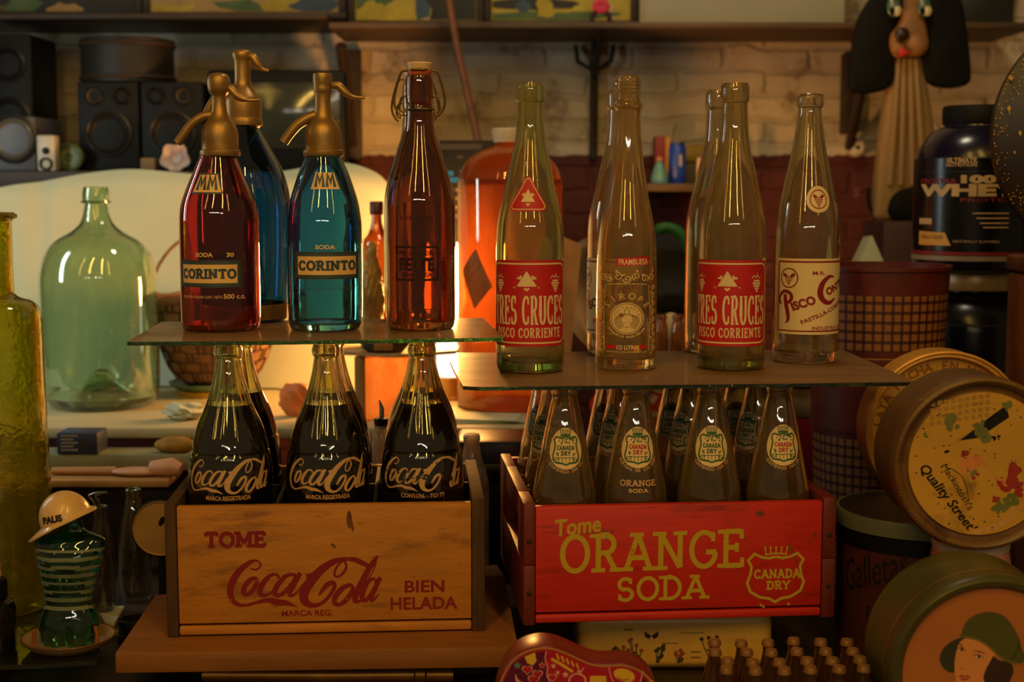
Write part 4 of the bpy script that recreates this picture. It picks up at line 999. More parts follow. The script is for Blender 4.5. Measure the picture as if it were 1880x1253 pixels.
FLR = RZ + .011
CGRN = mat('crest_green', rgb(24, 88, 50), .55, var=.12, scale=80); CREDL = mat('crest_red', rgb(170, 36, 40), .55, var=.1, scale=80); DISC = mat('crest_cream', rgb(232, 200, 146), .55, var=.04, scale=50)
def soda_bottle(label, x, Y, px, kind, ang, full=True):
    t = thing('soda_bottle', label, 'bottle', (x, Y, FLR), group='empty soda bottles in the red crate'); H = ZR-.004-FLR
    pts = [(47, 938), (54, 930), (57, 914), (57.2, 900), (54, 880), (48, 850), (42, 820), (36.5, 790), (31, 765), (26, 740), (23, 729), (21.5, 724), (23.4, 721), (24, 714), (22.8, 708), (22.6, 702), (21, 700)]
    pr = prof_px(1166, .07, pts, FLR); zs_ = H/pr[-1][1]; pr = [(r, z*zs_) for r, z in pr]; cp = crs(pr, 3)
    b = NB(); lathe(b, hollow([(0, 0)] + cp, .0024, .005), 52); obj('glass_body', b, CLR, t)
    def zz(y): return (W(1166, y, .04).z - FLR)*zs_
    k = .00058; c = zz(819); d = Decal(); d.ell(0, c, 37*k, 38*k, DISC)
    ink = CREDL if kind in (2, 4) else CGRN
    # crest: shield outline, crown, foliage, barred base
    sh = [(0, 23), (10, 20), (22, 22), (27, 16), (24, 8), (25, -2), (27, -14), (22, -24), (8, -26), (0, -29)]
    for s_ in (1, -1): d.strip([(s_*p[0]*k, c + (p[1]-1)*k, 3.2*k) for p in sh], CGRN, 1, n=3)
    for i in range(-3, 4): d.strip([(i*3.4*k, c+24*k, 2.0*k), (i*4.4*k, c+33*k, 1.6*k)], CGRN, 1); d.ell(i*4.4*k, c+33.6*k, 1.5*k, 1.5*k, CGRN, 1, 8)
    d.strip([(-12*k, c+23*k), (0, c+25*k), (12*k, c+23*k)], CGRN, 1, 4*k)
    rr = random.Random(2)
    for i in range(26): a_ = rr.random()*PI; d.ell((rr.random()-.5)*40*k, c + (9 + rr.random()*10)*k, 2.6*k, 1.0*k, CGRN, 1, 7, a_)
    for i in range(14): s_ = 1 if i % 2 else -1; d.ell(s_*(15+rr.random()*8)*k, c + (-22 + rr.random()*14)*k, 2.6*k, 1.1*k, CGRN, 1, 7, rr.random()*3)
    for i in range(-2, 3): d.strip([(i*7*k, c-16*k), (i*7*k, c-26*k)], CGRN, 1, 1.2*k)
    d.strip([(-22*k, c-17*k), (22*k, c-17*k)], CGRN, 1, 1.2*k)
    d.slab('CANADA', 0, c-3*k, 8.5*k, 1.9*k, ink, L=2, width=38*k, al='c', ser=.1); d.slab('DRY', 0, c-13*k, 8.0*k, 1.9*k, ink, L=2, width=20*k, al='c', ser=.1)
    arcs = 'BEBIDAS DE CALIDAD' if kind == 2 else 'CONTENIDO 360 CC'
    d.arctext(arcs, 0, c, 45*k, 212 if kind == 2 else 222, 328 if kind == 2 else 318, 6*k, INKC, 1, flip=True, bold=.02)
    if kind == 2:
        d.slab('ORANGE', 0, zz(886), 11*k, 2.2*k, INKC, width=62*k, al='c', ser=.14); d.slab('SODA', 0, zz(897), 7*k, 1.8*k, INKC, width=32*k, al='c', ser=.12)
    d.build('printed_label', on_round(cp, ang, 0), t, step=.003, vstep=.004, eps=.0001, base=.00035, label='round cream label with a green crest')
    return t
rn = Vector((-math.sin(ryaw), math.cos(ryaw), 0)); re_ = Vector((math.cos(ryaw), math.sin(ryaw), 0))
cols = [(1036, 1, .10), (1166, 2, .18), (1302, 1, .15), (1428, 4, .36)]
place = ['beside the open hand hole', 'printed ORANGE SODA', 'third along from the hand hole', 'beside the brown biscuit tin']
for ci, (px, kind, ang) in enumerate(cols):
    Y0 = R0.y + .052
    for _ in range(3): q = W(px, 880, Y0); Y0 = R0.y + (q.x-R0.x)*math.tan(ryaw) + .052
    q = W(px, 880, Y0)
    for row in range(3):
        pos = q + rn*.087*row
        lab = ('empty clear soda bottle, front row, ' + place[ci]) if row == 0 else 'empty clear soda bottle, %s row, behind the one %s' % (('second', 'rear')[row-1], place[ci])
        soda_bottle(lab, pos.x, pos.y, px, kind if row == 0 else 1, face(px) + ang*.6 + (0 if row == 0 else (-.75, -.35)[row-1]))
# ------------------------------------------------------------------ soda siphons on the glass sheet
BRASS = mat('worn_brass', rgb(172, 134, 76), .40, .65, var=.22, scale=40, bump=.15, bscale=120)
REDG = glass('red_glass', rgb(240, 108, 100), .02, rgb(90, 20, 16), .02)
BLUG = glass('blue_glass', rgb(84, 170, 216), .03, rgb(24, 50, 70), .02)
NAVG = glass('deep_blue_glass', rgb(64, 140, 190), .05, rgb(14, 40, 60), .02)
PLQ = mat('label_tan', rgb(240, 196, 128), .55, var=.05, scale=50); PLB = mat('label_slate', rgb(64, 76, 84), .5, var=.08, scale=50); PTX = mat('label_blue', rgb(52, 74, 92), .5, var=.08, scale=50)
def siphon(label, px, ybase, rb, body, head, gm, texts, deep=False, name='soda_siphon'):
    x, Y = stand(px, ybase, ZL, rb)
    t = thing(name, label, 'siphon', (x, Y, ZL), group='glass soda siphons')
    pr = prof_px(px, Y, body, ZL); cp = crs(pr, 3)
    b = NB(); lathe(b, hollow([(0, 0)] + cp, .0042, .008), 60); g = obj('glass_body', b, gm, t)
    hx = lambda p: W(p[0], p[1], Y).x - x; hz = lambda y: W(px, y, Y).z - ZL; k = mpp(220, Y)
    hc = W(head['cx'], 220, Y).x - x
    b = NB(); lathe(b, [(0, hz(289))] + [(r*k, hz(y)) for r, y in head['collar']] + [(0, hz(274))], 44, off=(hc, 0, 0)); obj('collar', b, BRASS, t)
    b = NB(); hp = [(r*k, hz(y)) for r, y in head['cap']]; lathe(b, [(0, hp[0][1])] + crs(hp, 2) + [(0, hp[-1][1] + .0005)], 44, off=(hc, 0, 0)); hd = obj('head', b, BRASS, t)
    sp = head['spout']; b = NB(); pts = [(hx(p), -.001, hz(p[1])) for p in sp]; n = len(pts); tube(b, crs(pts, 4), [head['sr']*k*(1 - .12*i/((n-1)*4)) for i in range((n-1)*4+1)], 16); obj('spout', b, BRASS, t)
    lv = head['lever']; b = NB(); pts = crs([(hx(p), -.004, hz(p[1])) for p in lv], 4); n = len(pts); tube(b, pts, [k*(3 + 5*math.sin(PI*min(1, i/(n-1)*1.15+.12))**.8) for i in range(n)], 12); obj('lever', b, BRASS, t)
    if texts:
        d = Decal(); kk = mpp(480, Y - rb*k)
        zf = lambda y: W(px, y, Y - .04).z - ZL
        texts(d, kk, zf, 0); d.build('shoulder_label', on_round(cp, face(px), 0), t, step=.003, vstep=.006, eps=.00012)
        d = Decal(); texts(d, kk, zf, 1); d.build('body_label', on_round(cp, face(px), 0), t, step=.003, vstep=.006, eps=.00012)
    return t, hx, hz, hc, k, x, Y, cp
def mm_label(d, cx, zc, kk, border, s=1.0):
    w1, w0, h = 22*kk*s, 29*kk*s, 16*kk*s
    if border: d.poly([(cx-w0-3*kk, zc-h-3*kk), (cx+w0+3*kk, zc-h-3*kk), (cx+w1+3*kk, zc+h+3*kk), (cx-w1-3*kk, zc+h+3*kk)], PLB, 0)
    d.poly([(cx-w0, zc-h), (cx+w0, zc-h), (cx+w1, zc+h), (cx-w1, zc+h)], PLQ, 1)
    for s_ in (-1, 1):
        mx = cx + s_*11.5*kk*s
        d.strip([(mx-8*kk*s, zc-12*kk*s), (mx-6*kk*s, zc+13*kk*s), (mx, zc-3*kk*s), (mx+6*kk*s, zc+13*kk*s), (mx+8*kk*s, zc-12*kk*s)], PTX, 2, 6.3*kk*s, smooth=False)
def corinto(d, cx, zc, w_, h, kk):
    d.rect(cx-w_/2, zc-h/2, cx+w_/2, zc+h/2, PLB, 0); i = 4.5*kk; d.strip([(cx-w_/2+2*kk, zc-h/2+2*kk), (cx+w_/2-2*kk, zc-h/2+2*kk), (cx+w_/2-2*kk, zc+h/2-2*kk), (cx-w_/2+2*kk, zc+h/2-2*kk), (cx-w_/2+2*kk, zc-h/2+2*kk)], mat('label_line', rgb(40, 46, 50), .5), 1, .8*kk, smooth=False)
    d.rect(cx-w_/2+7*kk, zc-h/2+8*kk, cx+w_/2-7*kk, zc+h/2-8*kk, PLQ, 1)
    d.slab('CORINTO', cx, zc-9*kk, 18*kk, 4.3*kk, PTX, L=2, width=w_-19*kk, al='c', ser=.15, gap=.14)
def red_text(d, kk, zf, w_):
    o = -22*kk
    if w_ == 0: return mm_label(d, -24*kk, zf(337), kk, True)
    corinto(d, o, zf(503), 112*kk, 50*kk, kk)
    d.text('SODA', -40*kk, zf(472), 8*kk, PLQ, width=29*kk, bold=.03); d.text('30', 10*kk, zf(472), 8*kk, PLQ, width=12*kk, bold=.03)
    d.text('INDUSTRIA CHILENA CONT. NETO', -70*kk, zf(548), 5*kk, PLQ, width=72*kk); d.text('500 c.c.', 4*kk, zf(549), 9*kk, PLQ, width=36*kk, bold=.02)
def blue_text(d, kk, zf, w_):
    if w_ == 0: return mm_label(d, 3*kk, zf(332), kk, False, .95)
    corinto(d, 5*kk, zf(488), 112*kk, 50*kk, kk)
    d.text('SODA', -14*kk, zf(458), 8*kk, PLQ, width=30*kk, bold=.03); d.text('30', 48*kk, zf(458), 7*kk, PTX, width=11*kk)
    d.text('INDUSTRIA CHILENA CONT. NETO', -48*kk, zf(532), 4*kk, PLB, width=80*kk); d.text('500 c.c.', 36*kk, zf(532), 8*kk, PLB, width=34*kk)
bodyA = [(62, 616), (68, 611), (71, 602), (72, 590), (72.5, 540), (72.5, 420), (72, 400), (69, 376), (60, 350), (48, 322), (38, 298), (33, 286)]
bodyB = [(56, 614), (62, 610), (66, 600), (67.5, 585), (68.5, 540), (68.5, 425), (67.5, 402), (63, 372), (55, 345), (46, 318), (37, 298), (32.5, 286)]
collar = [(30, 288), (36, 287), (37.5, 283), (37, 277), (34, 275)]
capA = [(33.5, 275), (33.5, 256), (33, 243), (29, 230), (21, 219), (15.5, 208), (13, 196), (12.5, 182), (14, 175), (19, 168), (21, 158), (21, 148), (18, 139), (12, 135), (4, 134)]
capB = [(32.8, 276), (32.8, 252), (32, 240), (27, 228), (20, 219), (16, 208), (14.5, 196), (14.2, 184), (15, 172), (17, 166), (16.5, 157), (17.5, 150), (17.5, 138), (15, 134.5), (5, 134)]
siphon('red glass soda siphon with a round-knobbed brass head on the glass sheet', 407, 612, 70, bodyA, dict(cx=403, collar=collar, cap=capA, spout=[(396, 212), (374, 214), (352, 228), (338, 246), (326, 263)], sr=9, lever=[(420, 160), (427, 166), (438, 178), (454, 184), (478, 184)]), REDG, red_text)
siphon('bright blue glass soda siphon with a flat-topped brass head', 598, 611, 66, bodyB, dict(cx=593, collar=collar, cap=capB, spout=[(588, 210), (566, 217), (546, 230), (532, 246), (521, 262)], sr=10, lever=[(610, 158), (622, 158), (634, 170), (648, 178), (670, 180)]), BLUG, blue_text)
# tall dark blue siphon behind, with a pale foot
bodyC = [(70, 604), (78, 598), (82, 590), (84, 560), (86, 540), (90, 470), (91, 400), (90, 368), (85, 338), (75, 308), (60, 280), (46, 255), (36, 236), (32, 228)]
capC = [(33, 228), (33, 210), (33, 188), (30, 178), (22, 166), (15.5, 154), (14.5, 140), (14.5, 122), (15.5, 112), (18, 104), (17.5, 96), (13, 92), (4, 91)]
colC = [(30, 232), (34.5, 231), (35, 226), (34, 219), (33, 217)]
t, hx, hz, hc, k, xs_, Ys_, cp = siphon('tall deep blue soda siphon behind the red and bright blue ones', 447, 596, 84, bodyC, dict(cx=447, collar=colC, cap=capC, spout=[(436, 162), (412, 168), (392, 186), (380, 208)], sr=9, lever=[(457, 104), (466, 106), (473, 118), (482, 127), (494, 130)]), NAVG, None)
GOLDB = glass('yellowish_foot', rgb(226, 208, 90), .2, rgb(150, 120, 40), .05)
b = NB(); zc = hz(556); lathe(b, [(86*k, .004), (86.5*k, .010), (88*k, zc-.003), (87.5*k, zc), (83*k, zc), (82*k, .006)], 56); obj('foot_band', b, mat('foot_reflection', rgb(170, 140, 56), .3, .6, var=.2, scale=30), t, label='clear glass foot with its yellow reflection painted on')  # yellow reflection in the clear glass base, painted as a metallic band

# ------------------------------------------------------------------ swing-top bottle
BRN = glass('brown_glass', rgb(192, 132, 84), .03, rgb(90, 36, 16), .02)
WIRE = mat('bail_wire', rgb(116, 92, 48), .4, .8, var=.2, scale=60)
PORC = mat('stopper_porcelain', rgb(226, 190, 142), .35, var=.05); RUB = mat('orange_rubber', rgb(186, 86, 40), .6)
def swing_bottle(label, px, ybase, gm, dx=0, dY=0, emboss=True):
    x, Y = stand(px, ybase, ZL, 58)
    x += dx; Y += dY
    t = thing('swing_top_bottle', label, 'bottle', (x, Y, ZL)); pxb = px
    body = [(54, 612), (59, 606), (62, 596), (63, 580), (63.2, 520), (63.5, 420), (63.5, 385), (61, 356), (55, 328), (46, 300), (36, 268), (29, 245), (26, 228), (25, 206), (24.4, 196), (23.5, 193), (25.2, 188), (25.5, 170), (25, 148), (24, 140), (22, 138)]
    pr = prof_px(773, Y-dY, body, ZL); cp = crs(pr, 3); b = NB(); lathe(b, hollow([(0, 0)] + cp, .0036, .009), 56); obj('glass_body', b, gm, t)
    k = mpp(160, Y-dY); z = lambda y: W(773, y, Y-dY).z - ZL
    b = NB(); lathe(b, [(0, z(138)), (21*k, z(138)), (22.5*k, z(134)), (21.5*k, z(130)), (0, z(130))], 32); obj('gasket', b, RUB, t)
    b = NB(); lathe(b, [(0, z(131)), (20.5*k, z(131)), (22*k, z(126)), (23.5*k, z(117)), (22*k, z(115)), (0, z(114.5))], 32); obj('stopper', b, PORC, t)
    wr = 2.3*k; bl = NB()
    P = lambda dx_, y, dy=0: (dx_*k, dy*k, z(y))
    for s_ in (-1, 1):
        tube(bl, crs([P(s_*20, 130), P(s_*31, 131), P(s_*37, 142), P(s_*45, 172), P(s_*46, 192), P(s_*40, 206), P(s_*33, 213)], 4), wr, 8)
        tube(bl, crs([P(s_*25, 177), P(s_*32, 179), P(s_*36, 190), P(s_*36, 202), P(s_*28, 206)], 4), wr, 8)
    tube(bl, [P(-20, 130), P(-10, 129, -23), P(0, 129, -24), P(10, 129, -23), P(20, 130)], wr, 8)
    tube(bl, [P(26.2*math.cos(a), 202, 26.2*math.sin(a)) for a in [2*PI*i/28 for i in range(29)]], wr*.9, 8, caps=False)
    obj('wire_bail', bl, WIRE, t)
    if emboss:
        b = NB(); kk = mpp(500, Y); f = on_round(cp, face(773) - .12, 0); zf = lambda y: W(773, y, Y-.035).z - ZL
        d = Decal(); w_ = 68*kk
        for (y0, y1) in ((452, 456), (512, 516)): d.rect(-w_/2, zf(y1), w_/2, zf(y0), gm)
        d.strip([(-w_/2, zf(516)), (-w_/2, zf(452))], gm, 0, 3*kk); d.strip([(w_/2, zf(516)), (w_/2, zf(452))], gm, 0, 3*kk)
        d.text('PILSENER', 0, zf(469), 8*kk, gm, width=56*kk, al='c', bold=.02); d.text('FETTE', 0, zf(498), 24*kk, gm, width=56*kk, al='c', bold=.05); d.text('CERVEZA', 0, zf(508), 7*kk, gm, width=50*kk, al='c', bold=.02)
        d2 = Decal(); d2.text('RESTAURANT', 4*kk, zf(404), 8*kk, gm, width=60*kk, al='c')
        DK = mat('embossed_shadow_glass', rgb(58, 22, 12), .25, var=.1)  # dark flat letters stand in for the shading of raised glass
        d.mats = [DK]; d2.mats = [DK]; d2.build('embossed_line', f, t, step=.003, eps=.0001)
        d.build('embossed_mark', f, t, step=.003, eps=.0001, label='embossed lettering panel with its shading painted dark')
    return t
swing_bottle('brown swing-top bottle with a white porcelain stopper on the glass sheet', 773, 609, BRN)
swing_bottle('clear swing-top bottle hidden behind the brown one', 773, 609, CLR, dx=-.0135, dY=.128, emboss=False)

# ------------------------------------------------------------------ pisco and syrup bottles on the broken glass sheet
PGRN = glass('pale_green_glass', rgb(228, 240, 200), .12, rgb(214, 180, 90), .03)
def pisco_body(ox=0): return [(54, 690), (59, 686), (61.8, 676), (62.4, 660), (62.5, 600), (62.4, 460), (61.5, 430), (59.5, 408), (54, 380), (47, 350), (40, 316), (34, 288), (29, 262), (26, 236), (24.6, 208), (24, 192), (24.2, 187), (27, 183), (27.2, 170), (26.5, 158), (24.5, 152)]
def tall_bottle(name, label, px, ybase, rb, body, gm, deco=None, ang=0, wall=.0034, extra=None, group='bottles on the broken glass sheet', pxm=None):
    x, Y = stand(px, ybase, ZR, rb)
    t = thing(name, label, 'bottle', (x, Y, ZR), group=group)
    pr = prof_px(px, Y, body, ZR); cp = crs(pr, 3); b = NB()
    lathe(b, hollow([(0, 0)] + cp, wall, .012), 56); obj('glass_body', b, gm, t)
    if deco:
        d = Decal(); kk = mpp(550, Y-.03); zf = lambda y: W(px, y, Y-.033).z - ZR
        deco(d, kk, zf, t, cp, px); 
        d.build('printed_label', on_round(cp, face(px) + ang, 0), t, step=.003, vstep=.006, eps=.00012)
    if extra: extra(t, cp, Y, px)
    return t, cp, Y
def leaf_tri(d, cx, zb, s, m, L=2):
    d.poly([(cx-26*s, zb), (cx+26*s, zb), (cx, zb+46*s)], m, L)
    for (x, z, r_) in ((-19, 27, .6), (19, 27, -.6), (0, -7, 0)):
        for q in range(3): a = r_ + PI/2*0 + (q-1)*1.5 - PI/2; d.ell(cx + (x + 4*math.cos(a))*s, zb + (z + 4*math.sin(a))*s, 3.4*s, 3.4*s, m, L, 10)
def grapes(d, cx, zt, s, m, L=2):
    for row, n in enumerate((3, 4, 3, 2, 1)):
        for i in range(n): d.ell(cx + (i-(n-1)/2)*5.6*s, zt - row*6*s, 2.9*s, 2.9*s, m, L, 10)
    d.strip([(cx-13*s, zt+5*s), (cx-8*s, zt+13*s), (cx-3*s, zt+7*s), (cx+1*s, zt+14*s), (cx+6*s, zt+7*s), (cx+13*s, zt+9*s)], m, L, 1.6*s, smooth=False); d.strip([(cx, zt+8*s), (cx+2*s, zt+18*s)], m, L, 1.5*s)
def cruces(d, kk, zf, t, cp, px):
    hw = 82*kk; z0, z1 = zf(636), zf(478); cx = 0
    d.rrect(-hw, z0, hw, z1, 20*kk, INKR, 0)
    i = 6.5*kk; rr_ = 15*kk
    path = arc(hw-i-rr_, z0+i+rr_, rr_, rr_, -90, 0, 6) + arc(hw-i-rr_, z1-i-rr_, rr_, rr_, 0, 90, 6) + arc(-hw+i+rr_, z1-i-rr_, rr_, rr_, 90, 180, 6) + arc(-hw+i+rr_, z0+i+rr_, rr_, rr_, 180, 270, 6); path.append(path[0])
    d.strip(path, CREAM, 1, 3*kk, smooth=False)
    leaf_tri(d, 0, zf(526), .62*kk, CREAM); grapes(d, 50*kk, zf(516), .78*kk, CREAM); grapes(d, -50*kk, zf(516), .78*kk, CREAM)
    d.text('N.', -22*kk, zf(530), 4*kk, CREAM, L=2); d.text('R.', 18*kk, zf(530), 4*kk, CREAM, L=2)
    d.slab('TRES CRUCES', 2*kk, zf(596), 53*kk, 3.7*kk, CREAM, L=2, width=134*kk, al='c', ser=.13, th=2.4*kk, gap=.16)
    d.slab('PISCO CORRIENTE', 2*kk, zf(620), 18*kk, 2.1*kk, CREAM, L=2, width=118*kk, al='c', ser=.1, th=1.6*kk, gap=.22)
def tri_label(t, cp, Y, px, ang):
    d = Decal(); kk = mpp(356, Y-.03); zf = lambda y: W(px, y, Y-.03).z - ZR; z0, z1 = zf(387), zf(323)
    tri = []
    P = [(-26*kk, z0+9*kk), (26*kk, z0+9*kk), (0, z1-11*kk)]
    for (c_, a0) in ((P[0], 150), (P[1], 270), (P[2], 30)): tri += arc(c_[0], c_[1], 10*kk, 10*kk, a0, a0+120, 6)
    d.poly(tri, INKR, 0)
    t2 = []
    for (c_, a0) in ((P[0], 150), (P[1], 270), (P[2], 30)): t2 += arc(c_[0], c_[1], 6.5*kk, 6.5*kk, a0, a0+120, 6)
    d.strip(t2 + [t2[0]], CREAM, 1, 1.6*kk, smooth=False); leaf_tri(d, 0, z0+16*kk, .52*kk, CREAM)
    d.build('neck_label', on_round(cp, face(px) + ang, 0), t, step=.003, vstep=.005, eps=.00012, label='red rounded triangle label')
FOOT = glass('green_glass_foot', rgb(120, 196, 130), .05, rgb(30, 70, 34), .05)
def foot(t, cp, Y, px):
    k = mpp(680, Y); b = NB(); lathe(b, [(0, .0045), (50*k, .0030), (57*k, .0036), (60*k, .009), (59*k, .0118), (0, .0150)], 48); obj('glass_foot', b, FOOT, t, label='thick green glass foot')
t, cp, Y = tall_bottle('pisco_bottle', 'pisco bottle with red square label and red triangle neck label', 973, 688, 60, pisco_body(), PGRN, cruces, -.10, extra=foot)
tri_label(t, cp, Y, 973, -.08)
pb2 = [(r*.985, y-4 if y > 300 else y+1) for r, y in pisco_body()]
tall_bottle('pisco_bottle', 'pisco bottle with a red square label and bare neck beside the syrup bottle', 1341, 683, 60, pb2, CLRD, cruces, -.13, extra=foot)
def contreras(d, kk, zf, t, cp, px):
    x0, x1 = -66*kk, 98*kk; z0, z1 = zf(614), zf(475); d.rect(x0, z0, x1, z1, CREAM, 0); w_ = 3.2*kk
    bx0, bx1, bz0, bz1 = x0+6*kk, x1-6*kk, z0+6*kk, z1-6*kk
    d.strip([(bx0, bz0), (bx1, bz0), (bx1, bz1), (bx0, bz1), (bx0, bz0)], REDP, 1, w_, smooth=False)
    mx, mz = x0+27*kk, zf(511); d.ring(mx, mz, 15*kk, 17.5*kk, 2.2*kk, REDP, 1)
    for row, n in enumerate((3, 4, 3, 2, 1)):
        for i in range(n): d.ell(mx + (i-(n-1)/2)*3.6*kk, mz+3*kk - row*3.6*kk, 1.5*kk, 1.5*kk, REDP, 1, 8)
    for s_ in (-1, 1): d.ell(mx+s_*7*kk, mz+5*kk, 5*kk, 3*kk, REDP, 1, 10, s_*.7)
    d.text('M.R.', x0+65*kk, zf(505), 7*kk, REDP, width=21*kk, bold=.02)
    # PISCO rising, with a swash P
    d.strip([(x0+12*kk, zf(560), 4*kk), (x0+9*kk, zf(548), 4*kk), (x0+18*kk, zf(536), 6*kk), (x0+30*kk, zf(539), 6*kk), (x0+32*kk, zf(550), 6*kk), (x0+22*kk, zf(560), 4*kk)], REDP, 1)
    d.strip([(x0+21*kk, zf(541), 6*kk), (x0+22*kk, zf(556), 7*kk), (x0+26*kk, zf(574), 7*kk), (x0+27*kk, zf(588), 5*kk), (x0+22*kk, zf(594), 2*kk)], REDP, 1)
    d.text('ISCO', x0+36*kk, zf(572), 17*kk, REDP, width=40*kk, rot=.38, bold=.05)
    d.strip([(x0+104*kk, zf(509), 3*kk), (x0+94*kk, zf(508), 6*kk), (x0+82*kk, zf(520), 9*kk), (x0+78*kk, zf(538), 10*kk), (x0+84*kk, zf(552), 9*kk), (x0+96*kk, zf(556), 7*kk), (x0+108*kk, zf(548), 3*kk)], REDP, 1)
    d.text('ONTRERAS', x0+92*kk, zf(544), 15*kk, REDP, width=84*kk, rot=.42, bold=.05)
    d.text('PASTILLA-CORRIENTE', x0+50*kk, zf(596), 8*kk, REDP, width=110*kk, rot=.44, bold=.03)
    d.text('INDUSTRIA CHILENA', x0+66*kk, zf(606), 7*kk, REDP, width=88*kk, bold=.02)
contb = [(51, 674), (56, 669), (58.6, 660), (59, 645), (59.2, 560), (59, 440), (57.5, 412), (52, 376), (45, 343), (37, 304), (30, 268), (25.5, 238), (22.5, 212), (21.8, 202), (22, 197), (25, 194), (25.4, 184), (24.4, 176), (22, 173)]
t, cp, Y = tall_bottle('pisco_bottle', 'clear pisco bottle with a cream label and a round cream neck label', 1477, 670, 57, contb, CLR, contreras, .20)
d = Decal(); kk = mpp(366, Y-.03); zc = W(1477, 366, Y-.028).z - ZR
d.ell(0, zc, 23.5*kk, 24.5*kk, CREAM, 0); d.ring(0, zc, 16*kk, 17*kk, 2*kk, REDP, 1)
for row, n in enumerate((3, 4, 3, 2, 1)):
    for i in range(n): d.ell((i-(n-1)/2)*4*kk, zc+3*kk - row*4*kk, 1.7*kk, 1.7*kk, REDP, 1, 8)
for s_ in (-1, 1): d.ell(s_*7*kk, zc+5*kk, 5*kk, 3*kk, REDP, 1, 10, s_*.7)
d.build('neck_label', on_round(cp, face(1477) + .38, 0), t, step=.003, vstep=.005, eps=.00012, label='round cream label with grape mark')
# syrup bottle with screw thread
sirb = [(48, 685), (53, 681), (55.3, 672), (55.8, 660), (55.5, 560), (54.5, 470), (53, 445), (49, 412), (42, 376), (35, 340), (29.5, 302), (26, 264), (24, 232), (23.5, 204), (26.2, 197), (26.2, 191), (23.5, 187), (22.4, 182), (22.6, 160), (22.4, 144), (20.5, 140)]
WPR = mat('white_enamel_print', rgb(232, 200, 140), .55, var=.05, scale=60)
def sirope(d, kk, zf, t, cp, px):
    m = WPR; hw = 55*kk
    d.poly([(-18*kk, zf(489)), (38*kk, zf(487)), (38*kk, zf(471)), (-18*kk, zf(474))], INKR, 0); d.text('FRAMBUESA', 11*kk, zf(486.5), 11*kk, CREAM, L=1, width=50*kk, al='c', bold=.02, rot=.02)
    def curl(cx, cz, r_, s_, a0, turns=1.35):
        n = 14; d.strip([(cx + r_*(1-.8*i/n)*math.cos(a0 + s_*turns*2*PI*i/n), cz + r_*(1-.8*i/n)*math.sin(a0 + s_*turns*2*PI*i/n)) for i in range(n+1)], m, 0, 1.5*kk, n=2)
    for i in range(7): curl((-45+i*15)*kk, zf(508 + 4*(i % 2)), 7.5*kk, 1 if i % 2 else -1, i*1.1)
    for i in range(10): d.ell((-50+i*11)*kk, zf(498 + 7*(i % 3)), 3.2*kk, 1.4*kk, m, 0, 8, i*.9)
    d.strip([(-34*kk, zf(523)), (0, zf(521)), (34*kk, zf(523))], m, 0, 1.2*kk)
    for s_ in (-1, 1):
        d.strip([(s_*38*kk, zf(524)), (s_*41*kk, zf(580)), (s_*39*kk, zf(645))], m, 0, 1.1*kk)
        for i in range(9): curl(s_*50*kk, zf(530+i*14), 5.5*kk, s_, i*.8); d.ell(s_*(44+3*(i % 2))*kk, zf(537+i*14), 3*kk, 1.3*kk, m, 0, 8, i)
    d.arctext('SIROPE', 0, zf(585), 36*kk, 144, 36, 11*kk, m, 0, bold=.0)
    d.ell(0, zf(585), 28*kk, 29.5*kk, m, 0); BR = mat('syrup_brown', rgb(120, 82, 40), .6)
    d.ring(0, zf(585), 25.5*kk, 27*kk, 1.1*kk, BR, 1); d.arctext('LOLAMARIA', 0, zf(585), 18.5*kk, 160, 20, 4*kk, BR, 1)
    for s_ in (-1, 1):
        for q in range(4): d.strip([(s_*2*kk, zf(577)), (s_*(8+3*q)*kk, zf(580+q)), (s_*(10+3*q)*kk, zf(590+q)), (s_*(5+2.4*q)*kk, zf(600+1.5*q))], BR, 1, 1.2*kk)
        d.strip([(s_*2*kk, zf(592)), (s_*6*kk, zf(593)), (s_*8*kk, zf(591.5))], BR, 1, .9*kk)
    d.strip([(-3*kk, zf(600)), (0, zf(601.5)), (3*kk, zf(600))], BR, 1, 1*kk); d.ring(0, zf(573), 4*kk, 5*kk, 1*kk, BR, 1)
    d.star(-9*kk, zf(579), 6*kk, BR, 2, 6, .4)
    d.arctext('EXTRACTO DE FRUTA NATURAL', 0, zf(585), 36*kk, 212, 328, 4*kk, m, 0, flip=True, bold=.02)
    d.rect(-34*kk, zf(641), -18*kk, zf(634), INKR, 0); d.rect(20*kk, zf(641), 34*kk, zf(634), INKR, 0)
    d.text('1/2 LITRO', 1*kk, zf(642), 8*kk, m, L=0, width=34*kk, al='c', bold=.02); d.text('WWW.LOLAMARIA.CL', 0, zf(648), 3*kk, m, L=0, width=70*kk, al='c')
def thread(t, cp, Y, px):
    k = mpp(160, Y); z = lambda y: W(px, y, Y).z - ZR; b = NB()
    tube(b, [(23.2*k*math.cos(a), 23.2*k*math.sin(a), z(170 - 20*a/(6*PI))) for a in [6*PI*i/80 for i in range(81)]], 1.3*k, 6); obj('screw_thread', b, CLR, t)
SYR = glass('syrup_glass', rgb(246, 238, 204), .14, rgb(226, 176, 90), .03)
tall_bottle('syrup_bottle', 'clear syrup bottle with a screw neck, white ornament print and red tag', 1149, 682, 54, sirb, SYR, sirope, .02, extra=thread)
# two bottles behind
pbk = [(r*.93, (y-34) if y > 560 else (y+14 if y < 200 else y + 14 - 48*(y-200)/360)) for r, y in pisco_body()]
tall_bottle('pisco_bottle', 'clear bottle with a cream label standing behind the syrup bottle', 1135, 655, 56, pbk, CLR, contreras, -.55)
tall_bottle('pisco_bottle', 'unlabelled clear bottle standing behind the red labelled bottle with bare neck', 1313, 652, 56, pbk, CLR)
